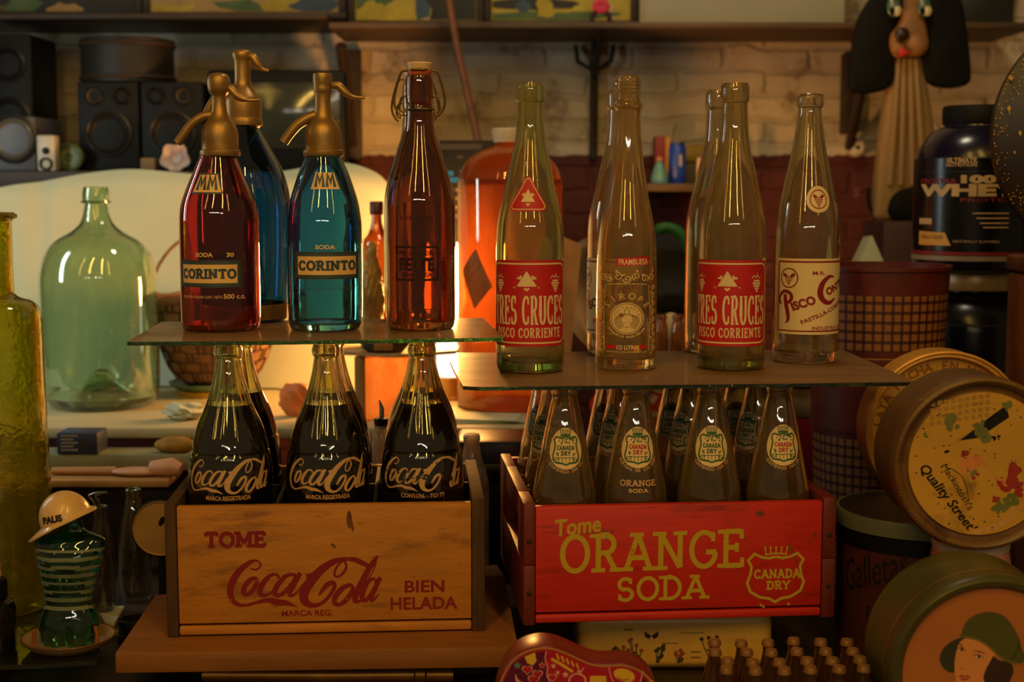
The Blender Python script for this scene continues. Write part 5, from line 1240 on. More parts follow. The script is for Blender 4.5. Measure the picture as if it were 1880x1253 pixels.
# ------------------------------------------------------------------ objects by the near left end
SG = .783
SHELFG = glass('side_glass', rgb(190, 226, 200), .18, rgb(80, 84, 60), .05)
slab_obj('glass_sheet', [onz(x, y, SG) for x, y in [(-150, 1224), (60, 1221), (176, 1213), (196, 1150), (150, 1065), (-150, 1065)]], SG-.005, SG, SHELFG, 'small glass sheet under the yellow jar and the torso bottle', 'glass sheet', bev=0)
g0 = onz(-150, 1221, SG); g1 = onz(170, 1150, SG)
o = obj('cigar_box', box(NB(), g0.x+.02, g1.x-.075, g0.y+.03, g1.y+.1, .75, SG-.005, .002), mat('box_brown', rgb(70, 52, 36), .6, var=.25, scale=12), sharp=30); tag(o, 'flat brown box under the small glass sheet', 'box')
slab_obj('white_card', [onz(x, y, .7545) for x, y in [(160, 1116), (228, 1113), (188, 1186), (170, 1186)]], .7505, .7545, mat('card_white', rgb(190, 186, 160), .5), 'white triangular card corner beside the torso bottle', 'card', bev=0)
# yellow jar
YGL = glass('yellow_glass', rgb(236, 228, 70), .16, rgb(200, 180, 14), .04, bump=.55, bscale=34)
x, Y = stand(-4, 1142, SG, 100)
t = thing('glass_jar', 'tall hammered yellow glass jar at the picture edge', 'jar', (x, Y, SG))
pr = prof_px(-4, Y, [(90, 1150), (98, 1140), (102, 1120), (103.5, 1050), (103, 900), (101, 800), (99.5, 700), (99, 620), (98, 585), (93, 565), (80, 553), (62, 547), (53, 541), (51, 530), (50.5, 480), (51, 420), (52, 405), (56, 400), (57.5, 395), (56, 391), (52, 390)], SG)
b = NB(); lathe(b, hollow([(0, 0)] + crs(pr, 3), .006, .012), 64); obj('glass_body', b, YGL, t)
b = NB(); q_ = pr[-2]; tube(b, [((q_[0]+.0005)*math.cos(a), (q_[0]+.0005)*math.sin(a), q_[1]-.004) for a in [2*PI*i/48 for i in range(49)]], .0032, 8, caps=False); obj('rolled_lip', b, YGL, t)
# plate with torso bottle and helmet
x, Y = stand(128, 1216, SG, 82); kp = mpp(1200, Y)
t = thing('saucer', 'round brown saucer carrying the torso shaped bottle', 'saucer', (x, Y, SG))
b = NB(); lathe(b, [(0, 0), (52*kp, 0), (70*kp, .004), (82*kp, .011), (83*kp, .0135), (80*kp, .0135), (66*kp, .007), (50*kp, .004), (0, .004)], 56); obj('dish', b, mat('saucer_glaze', rgb(140, 106, 62), .3, var=.15), t)
b = NB(); tube(b, [(82.5*kp*math.cos(a), 82.5*kp*math.sin(a), .0132) for a in [2*PI*i/56 for i in range(57)]], .0012, 6, caps=False); obj('rim', b, mat('saucer_rim', rgb(96, 62, 34), .3), t)
TGL = glass('teal_glass', rgb(56, 164, 132), .04, rgb(20, 90, 66), .02); STRP = mat('frost_stripe', rgb(110, 120, 96), .6, var=.1); DTEAL = mat('deep_teal_liquid', rgb(4, 40, 32), .1)
zT = SG + .0042; tx_, tY = x, Y; kt = mpp(1090, tY)
t = thing('torso_bottle', 'green torso shaped perfume bottle with frosted stripes on the saucer', 'bottle', (tx_, tY, zT))
lv = [(1205, 84, 167, .50), (1190, 80, 170, .52), (1175, 74, 177, .56), (1155, 71, 181, .60), (1138, 73, 181, .60), (1122, 79, 175, .58), (1108, 84, 168, .58), (1095, 83, 170, .58), (1075, 79, 175, .60), (1050, 73, 182, .62), (1030, 69, 187, .62), (1010, 66, 191, .56), (998, 64, 193, .46), (990, 66, 192, .40), (985, 76, 184, .38), (980, 92, 172, .40), (974, 110, 158, .46), (968, 122, 152, .7), (960, 125, 150, .95), (950, 125, 150, 1)]
lvI = crs(lv, 6); seg = 48; b = NB(); rings = []
zb_ = zT
for (y, l, r_, dp) in lvI:
    c = W((l+r_)/2, y, tY).x - tx_; a = (r_-l)/2*kt; z = W(128, y, tY).z - zb_; ring = []
    for i in range(seg):
        an = 2*PI*i/seg; dx = a*math.cos(an); dy = a*dp*math.sin(an)
        front = max(0, -math.sin(an)); u = math.cos(an)
        if 1130 < y < 1215: dy += front*a*.22*math.exp(-(u/.16)**2)*(1 if y > 1150 else .5)      # legs part
        if 1000 < y < 1060: dy -= front*a*.10*(math.exp(-((u-.42)/.28)**2) + math.exp(-((u+.42)/.28)**2))*math.sin(PI*(y-1000)/60)
        ring.append(b.verts.new((c+dx, dy, z)))
    rings.append((ring, y))
for (A, ya), (B, yb) in zip(rings, rings[1:]):
    for i in range(seg):
        f = b.faces.new((A[i], A[(i+1) % seg], B[(i+1) % seg], B[i])); ym = (ya+yb)/2
        s_ = ((ym - 3*math.sin(2*PI*i/seg*1.0) - 1004) % 15.2)
        f.material_index = 1 if (1003 < ym < 1120 and s_ < 6.5) else 0
b.faces.new(rings[0][0][::-1]); b.faces.new(rings[-1][0])
obj('glass_body', b, [TGL, STRP], t, sharp=60)
AMC = mat('amber_clip', rgb(170, 100, 40), .3, .4)
for pts in ([(181, 1144), (184, 1160), (183, 1176), (178, 1188)], [(70, 1152), (69, 1170), (72, 1180), (77, 1190)]):
    b = NB(); tube(b, crs([(W(p[0], p[1], tY).x - tx_, -.012, W(p[0], p[1], tY).z - zb_) for p in pts], 4), [.0024]*13, 8); obj('clip', b, AMC, t)
hx_, hz_ = W(117, 953, tY), W(140, 951, tY).z
t = thing('toy_helmet', 'small cream toy hard hat resting on the torso bottle', 'helmet', (W(121, 952, tY).x, tY, W(121, 951, tY).z)); t.rotation_euler = (0, -math.radians(24), 0)
HEL = mat('helmet_cream', rgb(226, 184, 122), .3, var=.03, coat=.3); b = NB(); R = 47*kt; H = 50*kt; prf = [(R*math.cos(a), H*math.sin(a)) for a in [PI/2*i/14 for i in range(14)]] + [(0, H)]
lathe(b, prf + [(0, H-.002)] + [((R-.002)*math.cos(a), (H-.002)*math.sin(a)) for a in [PI/2*i/14 for i in range(13, -1, -1)]] + [(R, 0)], 44); obj('shell', b, HEL, t)
b = NB(); n = 32; A = []; B = []; C_ = []; D_ = []
for i in range(n):
    a = 2*PI*i/n; e = .0025 + .017*max(0, -math.cos(a))**2 + .004*max(0, math.cos(a))**6
    A.append(b.verts.new(((R-.001)*math.cos(a), (R-.001)*math.sin(a), .001))); B.append(b.verts.new(((R+e)*math.cos(a), (R+e*.7)*math.sin(a), -.001 - e*.28)))
    D_.append(b.verts.new(((R-.001)*math.cos(a), (R-.001)*math.sin(a), -.001))); C_.append(b.verts.new(((R+e)*math.cos(a), (R+e*.7)*math.sin(a), -.003 - e*.28)))
for i in range(n):
    j = (i+1) % n
    for P, Q in ((A, B), (B, C_), (C_, D_), (D_, A)): b.faces.new((P[i], P[j], Q[j], Q[i]))
bmesh.ops.recalc_face_normals(b, faces=b.faces[:]); obj('brim', b, HEL, t)
d = Decal(); d.text('PAUS', -27*kt, 0, 13*kt, INKD, width=38*kt, bold=.06, rot=-.20)
d.build('printed_name', lambda u, v, o: Vector((u, -(math.sqrt(max(1e-6, 1-(u/R)**2-((v+8*kt)/H)**2))*R + o), v + 8*kt)), t, step=.004, vstep=.004, base=.0005)
# dropper bottle
x, Y = stand(-6, 1206, SG, 36); kd = mpp(1150, Y)
t = thing('dropper_bottle', 'small dark dropper bottle with a white rubber top', 'bottle', (x, Y, SG)); z = lambda y: W(2, y, Y).z - SG
b = NB(); lathe(b, crs([(0, 0), (34*kd, 0), (37*kd, .004), (37*kd, z(1118)), (33*kd, z(1106)), (22*kd, z(1100)), (20*kd, z(1095)), (0, z(1094))], 1), 36); obj('glass_body', b, mat('dark_amber_bottle', rgb(20, 14, 18), .12), t)
b = NB(); lathe(b, [(0, z(1100)), (23*kd, z(1099)), (24*kd, z(1094)), (23*kd, z(1064)), (20*kd, z(1062)), (0, z(1062))], 30); obj('cap', b, BLK, t)
b = NB(); lathe(b, crs([(12*kd, z(1063)), (14*kd, z(1056)), (12*kd, z(1046)), (12.5*kd, z(1034)), (8*kd, z(1024)), (0, z(1022))], 3), 24); obj('rubber_top', b, mat('rubber_white', rgb(206, 176, 134), .5), t)
# clear bottles under the plank
CLK = glass('old_clear_glass', rgb(226, 222, 204), .10, rgb(110, 90, 60), .03)
def plain_bottle(name, label, px, Y, ytop, zb, pts, gm, group=None, wire=False, cat='bottle'):
    t = thing(name, label, cat, (W(px, ytop, Y).x, Y, zb), group=group)
    pr = prof_px(px, Y, pts, zb); b = NB(); lathe(b, hollow([(0, 0)] + crs(pr, 3), .0026, .006), 36); obj('glass_body', b, gm, t); return t, pr
plain_bottle('soda_bottle', 'clear empty soda bottle standing under the plank beside the tan crate', 244, .31, 897, .75, [(26, 1082), (30, 1070), (31, 1040), (30, 1005), (26, 970), (20, 940), (15.5, 922), (13.5, 916), (14.5, 914), (14.5, 901), (13, 898)], CLK)
t, pr = plain_bottle('oil_bottle', 'clear small bottle with a looped wire stopper under the plank', 184, .25, 928, .7546, [(20, 1098), (23, 1088), (24, 1050), (22, 1015), (18, 985), (13, 960), (12, 940), (13, 936), (12, 929)], CLK)
k = mpp(920, .25); zt = pr[-1][1]; b = NB()
for s_ in (-1, 1): tube(b, crs([(-4*k + s_*4*k, 0, zt-.004), (-8*k + s_*5*k, 0, zt+8*k), (-14*k + s_*6*k, 0, zt+18*k), (0 + s_*5*k, 0, zt+24*k), (14*k, 0, zt+25*k)], 4), .0014, 6)
obj('wire_stopper', b, STEEL, t)
# round tan dish on a black post
c = W(302, 969, .19); kd = mpp(969, .19)
t = thing('desk_mirror', 'round tan dial on a black stand half hidden by the tan crate', 'mirror', (c.x-.004, .19, .75)); hz0 = c.z-.75
b = NB(); Mx = Matrix.Translation((0, 0, hz0)) @ Matrix.Rotation(PI/2, 4, 'X'); lathe(b, [(0, 0), (50*kd, 0), (52*kd, .004), (50*kd, .008), (47*kd, .006), (0, .006)], 44, M=Mx); obj('dial', b, mat('tan_enamel', rgb(160, 124, 70), .4, var=.1), t)
b = NB(); tube(b, [(51*kd*math.cos(a), -.004, hz0 + 51*kd*math.sin(a)) for a in [2*PI*i/44 for i in range(45)]], .002, 8, caps=False); obj('rim', b, BLK, t)
b = NB(); tube(b, [(0, .004, .0), (0, .004, hz0-.02)], .006, 12); lathe(b, [(0, 0), (.024, 0), (.022, .006), (0, .008)], 28); obj('stand', b, BLK, t)
d = Decal(); d.ell(4*kd, hz0+14*kd, 5*kd, 10*kd, BLK, 0, 16, -.5); d.build('slot', on_front(0, -.0062, 0), t)
for i, (px, zb) in enumerate(((283, .75), (291, .766))):
    p = W(px, 1080, .16 - .05*i); o = NB(); lathe(o, [(0, 0), (.0175, 0), (.0185, .002), (.0185, .014), (.0165, .0155), (.015, .0152), (.0145, .004), (0, .004)], 36); o = obj('shallow_tin', o, mat('lid_black', rgb(24, 22, 22), .3), None); o.location = (W(244, 1080, .13).x, .13, zb); tag(o, ('upper' if i else 'lower') + ' shallow black tin of the pair stacked beside the tan crate', 'tin', 'stacked shallow black tins')
px_box('paper_scrap', 'pale paper packet lying behind the torso bottle', 'packet', 200, 240, 1086, 1112, .155, .20, mat('kraft_pale', rgb(150, 120, 76), .8, var=.15), .002); oc = bpy.data.objects['paper_scrap']; oc.name = 'paper_packet'; oc.location.z += .7502 - W(206, 1112, .10).z
# brass tube in front of the riser
b = NB(); tube(b, [(W(372, 1245, -.01).x, -.005, .7592), (W(600, 1245, -.01).x, -.007, .7592), (W(832, 1245, -.01).x, -.004, .7592)], .009, 18); lathe(b, [(.0088, 0), (.0105, .002), (.0105, .012), (.0088, .014)], 18, M=Matrix.Translation((W(760, 1245, -.01).x, -.005, .7595)) @ Matrix.Rotation(PI/2, 4, 'Y'))
tag(obj('brass_tube', b, mat('aged_brass', rgb(170, 116, 46), .35, .8, var=.25, scale=30)), 'brass tube lying in front under the tan platform board', 'tube')

# ------------------------------------------------------------------ lower right foreground
FT0 = W(1062, 1150, .03); 
FTB = mat('flower_tin_cream', rgb(222, 176, 84), .35, var=.08, scale=8); 
t = thing('flower_tin', 'long cream tin printed with wild flowers under the red crate', 'tin', (W(1062, 1190, .03).x, .03, .75)); ftw = W(1420, 1190, .03).x - t.location.x
b = NB(); H = RZ-.75; box(b, 0, ftw, 0, .24, 0, H, .014, seg=4); obj('tin_body', b, FTB, t)
b = NB(); box(b, -.0012, ftw+.0012, -.0012, .2412, H*.10, H*.15, .0005); obj('rim', b, BRASS, t)
fuv = plane_uv(Vector(t.location), 0); d = Decal(); kf = mpp(1190, .03)
PETAL = mat('petal_print', rgb(150, 64, 48), .5, var=.2, scale=80); STEM = mat('stem_print', rgb(52, 52, 30), .5, var=.2, scale=80)
def sprig(x, y, h, petal, n, seed):
    rr = random.Random(seed); a = fuv(x, y)
    for i in range(n):
        dx = (rr.random()-.5)*h*.7; hh = h*(.55+.45*rr.random()); tip = (a[0]+dx*kf, a[1]+hh*kf)
        d.strip([a, ((a[0]+tip[0])/2 + dx*.1*kf, (a[1]+tip[1])/2), tip], STEM, 0, 1.5*kf)
        d.star(tip[0], tip[1], 5*kf, petal, 1, 6, .5, rr.random()*3)
        d.ell((a[0]+tip[0])/2 + 3*kf, (a[1]+tip[1])/2, 4*kf, 1.6*kf, STEM, 0, 8, rr.random()*3)
sprig(1168, 1222, 50, PETAL, 5, 1); sprig(1206, 1222, 38, STEM, 5, 2); sprig(1246, 1222, 30, PETAL, 5, 3); sprig(1124, 1222, 34, STEM, 3, 5); sprig(1305, 1215, 50, INKD, 3, 6); sprig(1150, 1215, 28, PETAL, 3, 8)
a = fuv(1196, 1168)
for s_ in (-1, 1): d.poly([(a[0], a[1]), (a[0]+s_*13*kf, a[1]+9*kf), (a[0]+s_*12*kf, a[1]-1*kf), (a[0]+s_*5*kf, a[1]-6*kf)], INKD, 1)
for (x, y, l) in ((1215, 1182, 30), (1250, 1163, 42), (1268, 1198, 18), (1268, 1208, 18), (1146, 1157, 16)):
    a = fuv(x, y); d.strip([(a[0]+i*l/10*kf, a[1] + (2 if i % 2 else -1)*kf) for i in range(11)], INKD, 1, .9*kf)
d.build('flower_print', on_front(0, 0, 0), t, label='printed flowers and butterfly')
# miniature bottles
MINI = glass('mini_brown_glass', rgb(190, 140, 80), .22, rgb(170, 120, 60), .04); MCAP = mat('mini_cap', rgb(150, 108, 58), .45, .4, var=.2, scale=80); MCOL = mat('mini_drink', rgb(34, 18, 8), .2); GCAP = mat('gold_foil', rgb(190, 150, 60), .35, .7, var=.3, scale=90, bump=.6)
rows = [[(1312, 1174), (1361, 1176), (1410, 1175), (1457, 1172), (1507, 1174), (1555, 1174)], [(1313, 1192), (1371, 1192), (1416, 1193), (1463, 1191), (1516, 1191), (1566, 1191)],
        [(1336, 1208), (1382, 1211), (1431, 1211), (1482, 1208), (1528, 1208), (1579, 1206)], [(1334, 1224), (1386, 1224), (1438, 1223), (1488, 1224), (1539, 1221), (1575, 1222)]]
ML = .837; mh = ML - .7545
def mini(label):
    t = thing('miniature_bottle', label, 'bottle', (0, 0, .7545), group='miniature bottles in the black tray')
    pr = crs([(.0085, 0), (.0108, .003), (.0112, .010), (.0104, .020), (.0110, .030), (.0114, .040), (.0095, .052), (.0068, .062), (.0052, .070), (.0050, .075), (.0056, .077), (.0052, .0795)], 3)
    pr = [(r, z*mh/.083) for r, z in pr]
    b = NB(); lathe(b, [(0, 0)] + pr + [(0, pr[-1][1])], 28); obj('glass_body', b, MINI, t)
    b = NB(); n = 42; zc = mh-.0058
    cs = [[(.0064 + .0004*math.cos(21*2*PI*i/n), zc) for i in range(n)], [(.0061, zc+.0035)]*n, [(.0054, zc+.0055)]*n, [(.0, zc+.0058)]]
    R_ = [[b.verts.new((r*math.cos(2*PI*i/n), r*math.sin(2*PI*i/n), z)) for i, (r, z) in enumerate(c)] for c in cs[:3]]; ce_ = b.verts.new((0, 0, zc+.0058))
    for A, B in zip(R_, R_[1:]):
        for i in range(n): b.faces.new((A[i], A[(i+1) % n], B[(i+1) % n], B[i]))
    for i in range(n): b.faces.new((R_[2][i], R_[2][(i+1) % n], ce_))
    obj('crown_cap', b, MCAP, t); return t
proto = None; ordn = ['first', 'second', 'third', 'fourth', 'fifth', 'sixth']; rown = ['rearmost row', 'second row from the back', 'third row from the back', 'front row']
used = []
for j, row in enumerate(rows):
    for i, (px, py) in enumerate(row):
        p = onz(px, py, ML); lab = 'miniature brown bottle, %s from the flower tin in the %s' % (ordn[i], rown[j])
        Yq = R0.y - .075 - .0262*j - .02      # rows on a grid
        q = W(px, py, p.y)
        if proto is None: proto = mini(lab); c = proto
        else: c = copy_tree(proto); c['label'] = lab
        x_, y_ = q.x, p.y
        for _ in range(6):
            for (ux, uy) in used:
                dd = math.hypot(x_-ux, y_-uy)
                if dd < .0236: x_ += (x_-ux)/dd*(.0237-dd); y_ += (y_-uy)/dd*(.0237-dd)
        used.append((x_, y_)); c.location = (x_, y_, .7545)
ux = [u[0] for u in used]; uy = [u[1] for u in used]
b = NB(); x0, x1, y0, y1 = min(ux)-.016, max(ux)+.016, min(uy)-.016, max(uy)+.016
box(b, x0, x1, y0, y1, .75, .7543, .001); box(b, x0-.003, x0, y0, y1, .75, .766, .001); box(b, x1, x1+.003, y0, y1, .75, .766, .001); box(b, x0, x1, y0-.003, y0, .75, .766, .001); box(b, x0, x1, y1, y1+.003, .75, .766, .001)
tag(obj('tray', b, BLKM, sharp=30), 'black tray holding the miniature bottles', 'tray')
# guitar shaped tin
gY = -.215
gp = crs([(906, 1290), (914, 1258), (928, 1226), (950, 1202), (984, 1189), (1016, 1190), (1050, 1203), (1084, 1218), (1112, 1222), (1150, 1221), (1182, 1234), (1202, 1256), (1210, 1290), (1196, 1335), (1160, 1362), (1116, 1362), (1080, 1352), (1040, 1362), (990, 1380), (940, 1362), (912, 1330), (906, 1290)], 5)[:-1]
G0 = W(1060, 1290, gY); guv = plane_uv(G0, 0)
P = [guv(*p) for p in gp]; zmin = min(p[1] for p in P)
sh = .7505 - (G0.z + zmin)
t = thing('guitar_tin', 'red guitar shaped tin printed with hearts and stars', 'tin', (G0.x, gY, G0.z + sh)); 
if abs(sh) > .004: P = [(p[0], p[1] if p[1] > -.02 else -.02 + (p[1]+.02)*((G0.z-.02-.7505)/(-.02-zmin))) for p in P]; t.location.z = G0.z
GRED = mat('guitar_red', rgb(176, 26, 44), .3, var=.1, scale=20, coat=.4); GPUR = mat('guitar_purple', rgb(96, 22, 60), .35, var=.1); GYEL = mat('guitar_yellow', rgb(222, 176, 50), .4, var=.06); GPNK = mat('guitar_pink', rgb(232, 160, 150), .4); GSID = mat('guitar_side', rgb(120, 34, 30), .35, var=.15)
b = NB(); prism(b, P[::-1], .045, bev=.003); obj('tin_body', b, GSID, t, sharp=50)
def inset(P, k): return [(p[0]*k + .0, (p[1]-.0)*k) for p in P]
d = Decal(); d.poly(inset(P, .955), GRED, 0); pz = inset(P, .975); d.strip(pz + [pz[0]], mat('guitar_gold', rgb(226, 170, 90), .3, .5), 1, .0016, smooth=False)
gu = lambda x, y: guv(x, y); kg = mpp(1225, gY)
for pts, m in (([(925, 1250), (942, 1218), (972, 1200), (1000, 1196), (1004, 1206), (998, 1216), (1002, 1228), (1008, 1246), (1004, 1262), (960, 1280), (924, 1275)], GPUR), ([(1072, 1228), (1110, 1228), (1118, 1238), (1110, 1260), (1080, 1262), (1068, 1246)], GRED), ([(1176, 1240), (1196, 1258), (1200, 1275), (1180, 1280)], GPUR)):
    d.poly([gu(*p) for p in pts], m, 1)
d.strip([gu(*p) for p in [(1003, 1196), (1001, 1210), (1006, 1226), (1004, 1240), (1012, 1256)]], GPNK, 2, 1.8*kg); d.strip([gu(*p) for p in [(1072, 1226), (1064, 1242), (1070, 1262)]], GPNK, 2, 1.8*kg); d.strip([gu(*p) for p in [(1118, 1226), (1122, 1244), (1132, 1262)]], GPNK, 2, 1.8*kg); d.strip([gu(*p) for p in [(1180, 1232), (1176, 1250), (1170, 1266)]], GPNK, 2, 1.8*kg)
d.poly([gu(*p) for p in [(963, 1206), (982, 1198), (985, 1214), (978, 1222), (968, 1218)]], GYEL, 2)
d.strip([gu(*p) for p in [(1012, 1210), (1030, 1220), (1052, 1234)]], GYEL, 2, 5*kg)
for i in range(5): d.strip([gu(1022+i*9, 1200+i*4.5), gu(1026+i*9, 1212+i*4)], GYEL, 2, 3*kg)
for (x, y, r_) in ((1016, 1223, 6), (1024, 1235, 5), (1038, 1239, 7), (1063, 1233, 5)): a = gu(x, y); d.star(a[0], a[1], r_*kg, GPNK, 2)
a = gu(950, 1222); d.star(a[0], a[1], 8*kg, mat('guitar_teal', rgb(96, 136, 110), .4), 2); a = gu(995, 1222); d.star(a[0], a[1], 7*kg, GPNK, 2); d.star(a[0], a[1], 5*kg, GRED, 3)
for (x, y, r_) in ((968, 1230, 8), (987, 1238, 8), (1014, 1244, 7), (980, 1248, 9)): a = gu(x, y); d.heart(a[0], a[1], (r_+2)*kg, GPNK, 2); d.heart(a[0], a[1], r_*kg, GRED, 3)
d.strip([gu(*p) + (w_*kg,) for p, w_ in (((946, 1238), 1), ((950, 1250), 5), ((962, 1258), 6))], GPNK, 2); a = gu(1060, 1250); d.ring(a[0], a[1], 15*kg, 13*kg, 3*kg, GPNK, 2); d.ell(a[0], a[1], 12*kg, 10*kg, GRED, 2)
a = gu(1098, 1250); d.rrect(a[0]-15*kg, a[1]-10*kg, a[0]+15*kg, a[1]+9*kg, 3*kg, GYEL, 2); a = gu(1146, 1240); d.ell(a[0], a[1], 20*kg, 12*kg, GYEL, 2, 24, -.3); d.strip([(a[0]-12*kg, a[1]-3*kg), (a[0]-4*kg, a[1]-9*kg), (a[0]+8*kg, a[1]-7*kg)], GRED, 3, 2*kg)
for i in range(4): d.strip([gu(1184+i*4, 1258-i*3), gu(1190+i*4, 1268-i*3)], GYEL, 2, 2*kg)
d.build('printed_front', on_front(0, 0, 0), t, base=.0004, label='hearts, stars and yellow shapes printed on red')

# ------------------------------------------------------------------ round tins at the near right
def drum(name, label, px, py, Yf, rpx, depth, body, lidm, prof=None, cat='tin'):
    c = W(px, py, Yf); R = rpx*mpp(py, Yf); t = thing(name, label, cat, (c.x, Yf, c.z)); Mx = Matrix.Rotation(PI/2, 4, 'X')
    return t, R, Mx, plane_uv(c, 0)
# portrait tin
OLV = mat('olive_lacquer', rgb(74, 70, 36), .35, var=.2, scale=10, dirt=(rgb(128, 92, 40), .68, 9)); 
ORF = mat('portrait_ground', rgb(178, 106, 50), .5, var=.08, scale=6, speck=(rgb(150, 84, 40), .64, 40))
t, R, Mx, puv = drum('portrait_tin', 'round green tin with a portrait of a woman in a cloche hat', 1821, 1240, -.25, 187, .1, OLV, OLV)
t.location.z = .7503 + R*1.006
b = NB(); lathe(b, [(0, -.098), (R*.985, -.098), (R*.995, -.094), (R*.985, -.090), (R*.975, -.088), (R*.975, -.028), (R, -.026), (R, -.008), (R*.985, -.003), (R*.95, 0), (R*.90, -.001), (R*.865, -.006), (0, -.006)], 72, M=Mx); obj('tin_body', b, OLV, t)
b = NB(); lathe(b, [(R*.997, -.0265), (R*1.006, -.024), (R*1.004, -.022)], 72, M=Mx); obj('lid_bead', b, BRASS, t)
d = Decal(); d.ell(0, 0, R*.86, R*.86, ORF, 0, 64)
q = lambda x, y: puv(1580 + x*.2338, 960 + y*.2338); kq = mpp(1200, -.25)*.2338
HAT = mat('hat_green', rgb(80, 78, 26), .6, var=.12, scale=30); HATD = mat('hat_band', rgb(52, 54, 24), .6, var=.1); SKIN = mat('portrait_skin', rgb(218, 142, 78), .55, var=.05, scale=20); HAIR = mat('portrait_hair', rgb(58, 34, 18), .6, var=.25, scale=60); FEAT = mat('portrait_line', rgb(66, 36, 22), .6); LIP = mat('portrait_lip', rgb(168, 52, 38), .5); WHT = mat('portrait_white', rgb(226, 184, 136), .5)
d.poly([q(*p) for p in [(770, 940), (850, 928), (950, 945), (1040, 1000), (1080, 1060), (1062, 1110), (1000, 1160), (990, 1253), (1000, 1380), (960, 1460), (880, 1480), (810, 1420), (768, 1290), (748, 1130), (765, 1030)]], SKIN, 1)
d.poly([q(*p) for p in [(900, 1450), (1000, 1380), (1060, 1480), (1080, 1600), (880, 1600)]], SKIN, 1)
d.poly([q(*p) for p in crs([(1060, 1060), (1110, 1100), (1180, 1110), (1215, 1150), (1210, 1220), (1160, 1300), (1080, 1330), (1005, 1290), (980, 1230), (1010, 1150)], 3)], HAIR, 2)
d.poly([q(*p) for p in crs([(780, 925), (720, 955), (660, 1010), (635, 1080), (650, 1140), (690, 1180), (750, 1195), (752, 1120), (765, 1040), (790, 960), (850, 915)], 3)], HATD, 3)
d.poly([q(*p) for p in crs([(795, 915), (830, 820), (880, 760), (960, 725), (1060, 718), (1150, 755), (1220, 840), (1262, 930), (1285, 1010), (1320, 1090), (1260, 1125), (1190, 1105), (1110, 1060), (1000, 975), (900, 928), (840, 912)], 3)], HAT, 4)
d.strip([q(*p) + (14*kq,) for p in [(795, 915), (850, 912), (920, 930), (1010, 980), (1100, 1060), (1180, 1110), (1260, 1122)]], mat('hat_edge', rgb(112, 104, 48), .6), 5)
d.strip([q(*p) + (10*kq,) for p in [(1262, 930), (1255, 1010), (1215, 1085)]], HATD, 5)
for (x, y, w_) in ((805, 1016, 26), (940, 1072, 32)):
    d.ell(*q(x, y), w_*kq, 13*kq, WHT, 2, 16, -.25); d.ell(*q(x+4, y), 11*kq, 12*kq, FEAT, 3, 14); d.strip([q(x-w_-6, y-8) + (5*kq,), q(x, y-18) + (9*kq,), q(x+w_+8, y+10) + (5*kq,)], FEAT, 4)
d.strip([q(780, 962) + (4*kq,), q(800, 975) + (8*kq,), q(822, 1000) + (4*kq,)], FEAT, 2); d.strip([q(900, 1025) + (4*kq,), q(950, 1030) + (9*kq,), q(1000, 1052) + (4*kq,)], FEAT, 2)
d.strip([q(800, 1150) + (4*kq,), q(815, 1168) + (8*kq,), q(845, 1170) + (5*kq,)], mat('portrait_shade', rgb(180, 104, 54), .55), 2); d.poly([q(*p) for p in crs([(785, 1222), (810, 1212), (830, 1222), (850, 1216), (880, 1232), (840, 1258), (805, 1250)], 3)], LIP, 2)
d.strip([q(790, 1230) + (3*kq,), q(835, 1236) + (5*kq,), q(876, 1234) + (3*kq,)], WHT, 3)
cz = t.location.z - W(1821, 1240, -.25).z
d.build('portrait', on_front(0, .006, -cz), t, eps=.00008, base=.0002, label='printed portrait of a woman in a green cloche hat')
# pink pot between the two tins
QZ = W(1804, 854, -.13); QR = 163*mpp(854, -.13); zpt = QZ.z - QR
pt = W(1778, 1030, -.075); kk = mpp(1030, -.075)
t = thing('pink_pot', 'pink porcelain pot between the portrait tin and the sweets tin', 'pot', (pt.x, -.08, .75)); H = zpt - .75 + .0005
PKP = mat('pink_glaze', rgb(216, 140, 106), .25, var=.08, scale=12)
b = NB(); lathe(b, crs([(0, 0), (.026, 0), (.030, .004), (.040, H*.4), (.0425, H*.72), (.040, H*.86), (.037, H-.004), (.0375, H), (0, H)], 1), 48); obj('body', b, PKP, t)
b = NB(); lathe(b, [(.0372, H-.010), (.0385, H-.006), (.0385, H-.002), (.037, H-.0005)], 48); obj('rim', b, mat('rim_white', rgb(214, 190, 160), .3), t)
d = Decal()
for i in range(9): a = (i-4)*.010; d.ring(a, 0, .003, .003, .0008, LIP, 0, 12); d.ell(a+.004, -.006, .003, .002, LIP, 0, 8, i)
d.strip([(-.05, -.003), (.05, -.003)], LIP, 0, .0008, n=1); d.build('painted_flowers', on_round([(.040, 0), (.0425, H*.72), (.040, H*.86), (.037, H)], -.35, H*.86), t, step=.004)
# sweets tin with script lettering
RUSTB = mat('brown_lacquer', rgb(104, 72, 34), .42, var=.28, scale=14, dirt=(rgb(66, 40, 22), .54, 14), bump=.15, speck=(rgb(44, 26, 14), .6, 40))
QSY = mat('aged_yellow', rgb(196, 148, 50), .5, var=.10, scale=10, dirt=(rgb(132, 92, 36), .55, 22), speck=(rgb(70, 42, 20), .63, 90))
t, R, Mx, puv = drum('sweets_tin', 'round rusty yellow sweets tin with black script lettering on its lid', 1804, 854, -.13, 163, .085, RUSTB, QSY)
b = NB(); lathe(b, [(0, -.088), (R*.965, -.088), (R*.98, -.084), (R*.975, -.03), (R*.98, -.028), (R, -.025), (R*1.0, -.008), (R*.985, -.002), (R*.95, 0), (R*.91, -.002), (R*.885, -.006), (R*.84, -.0065), (R*.82, -.005), (0, -.005)], 80, M=Mx); obj('tin_body', b, RUSTB, t)
b = NB()
n = 150
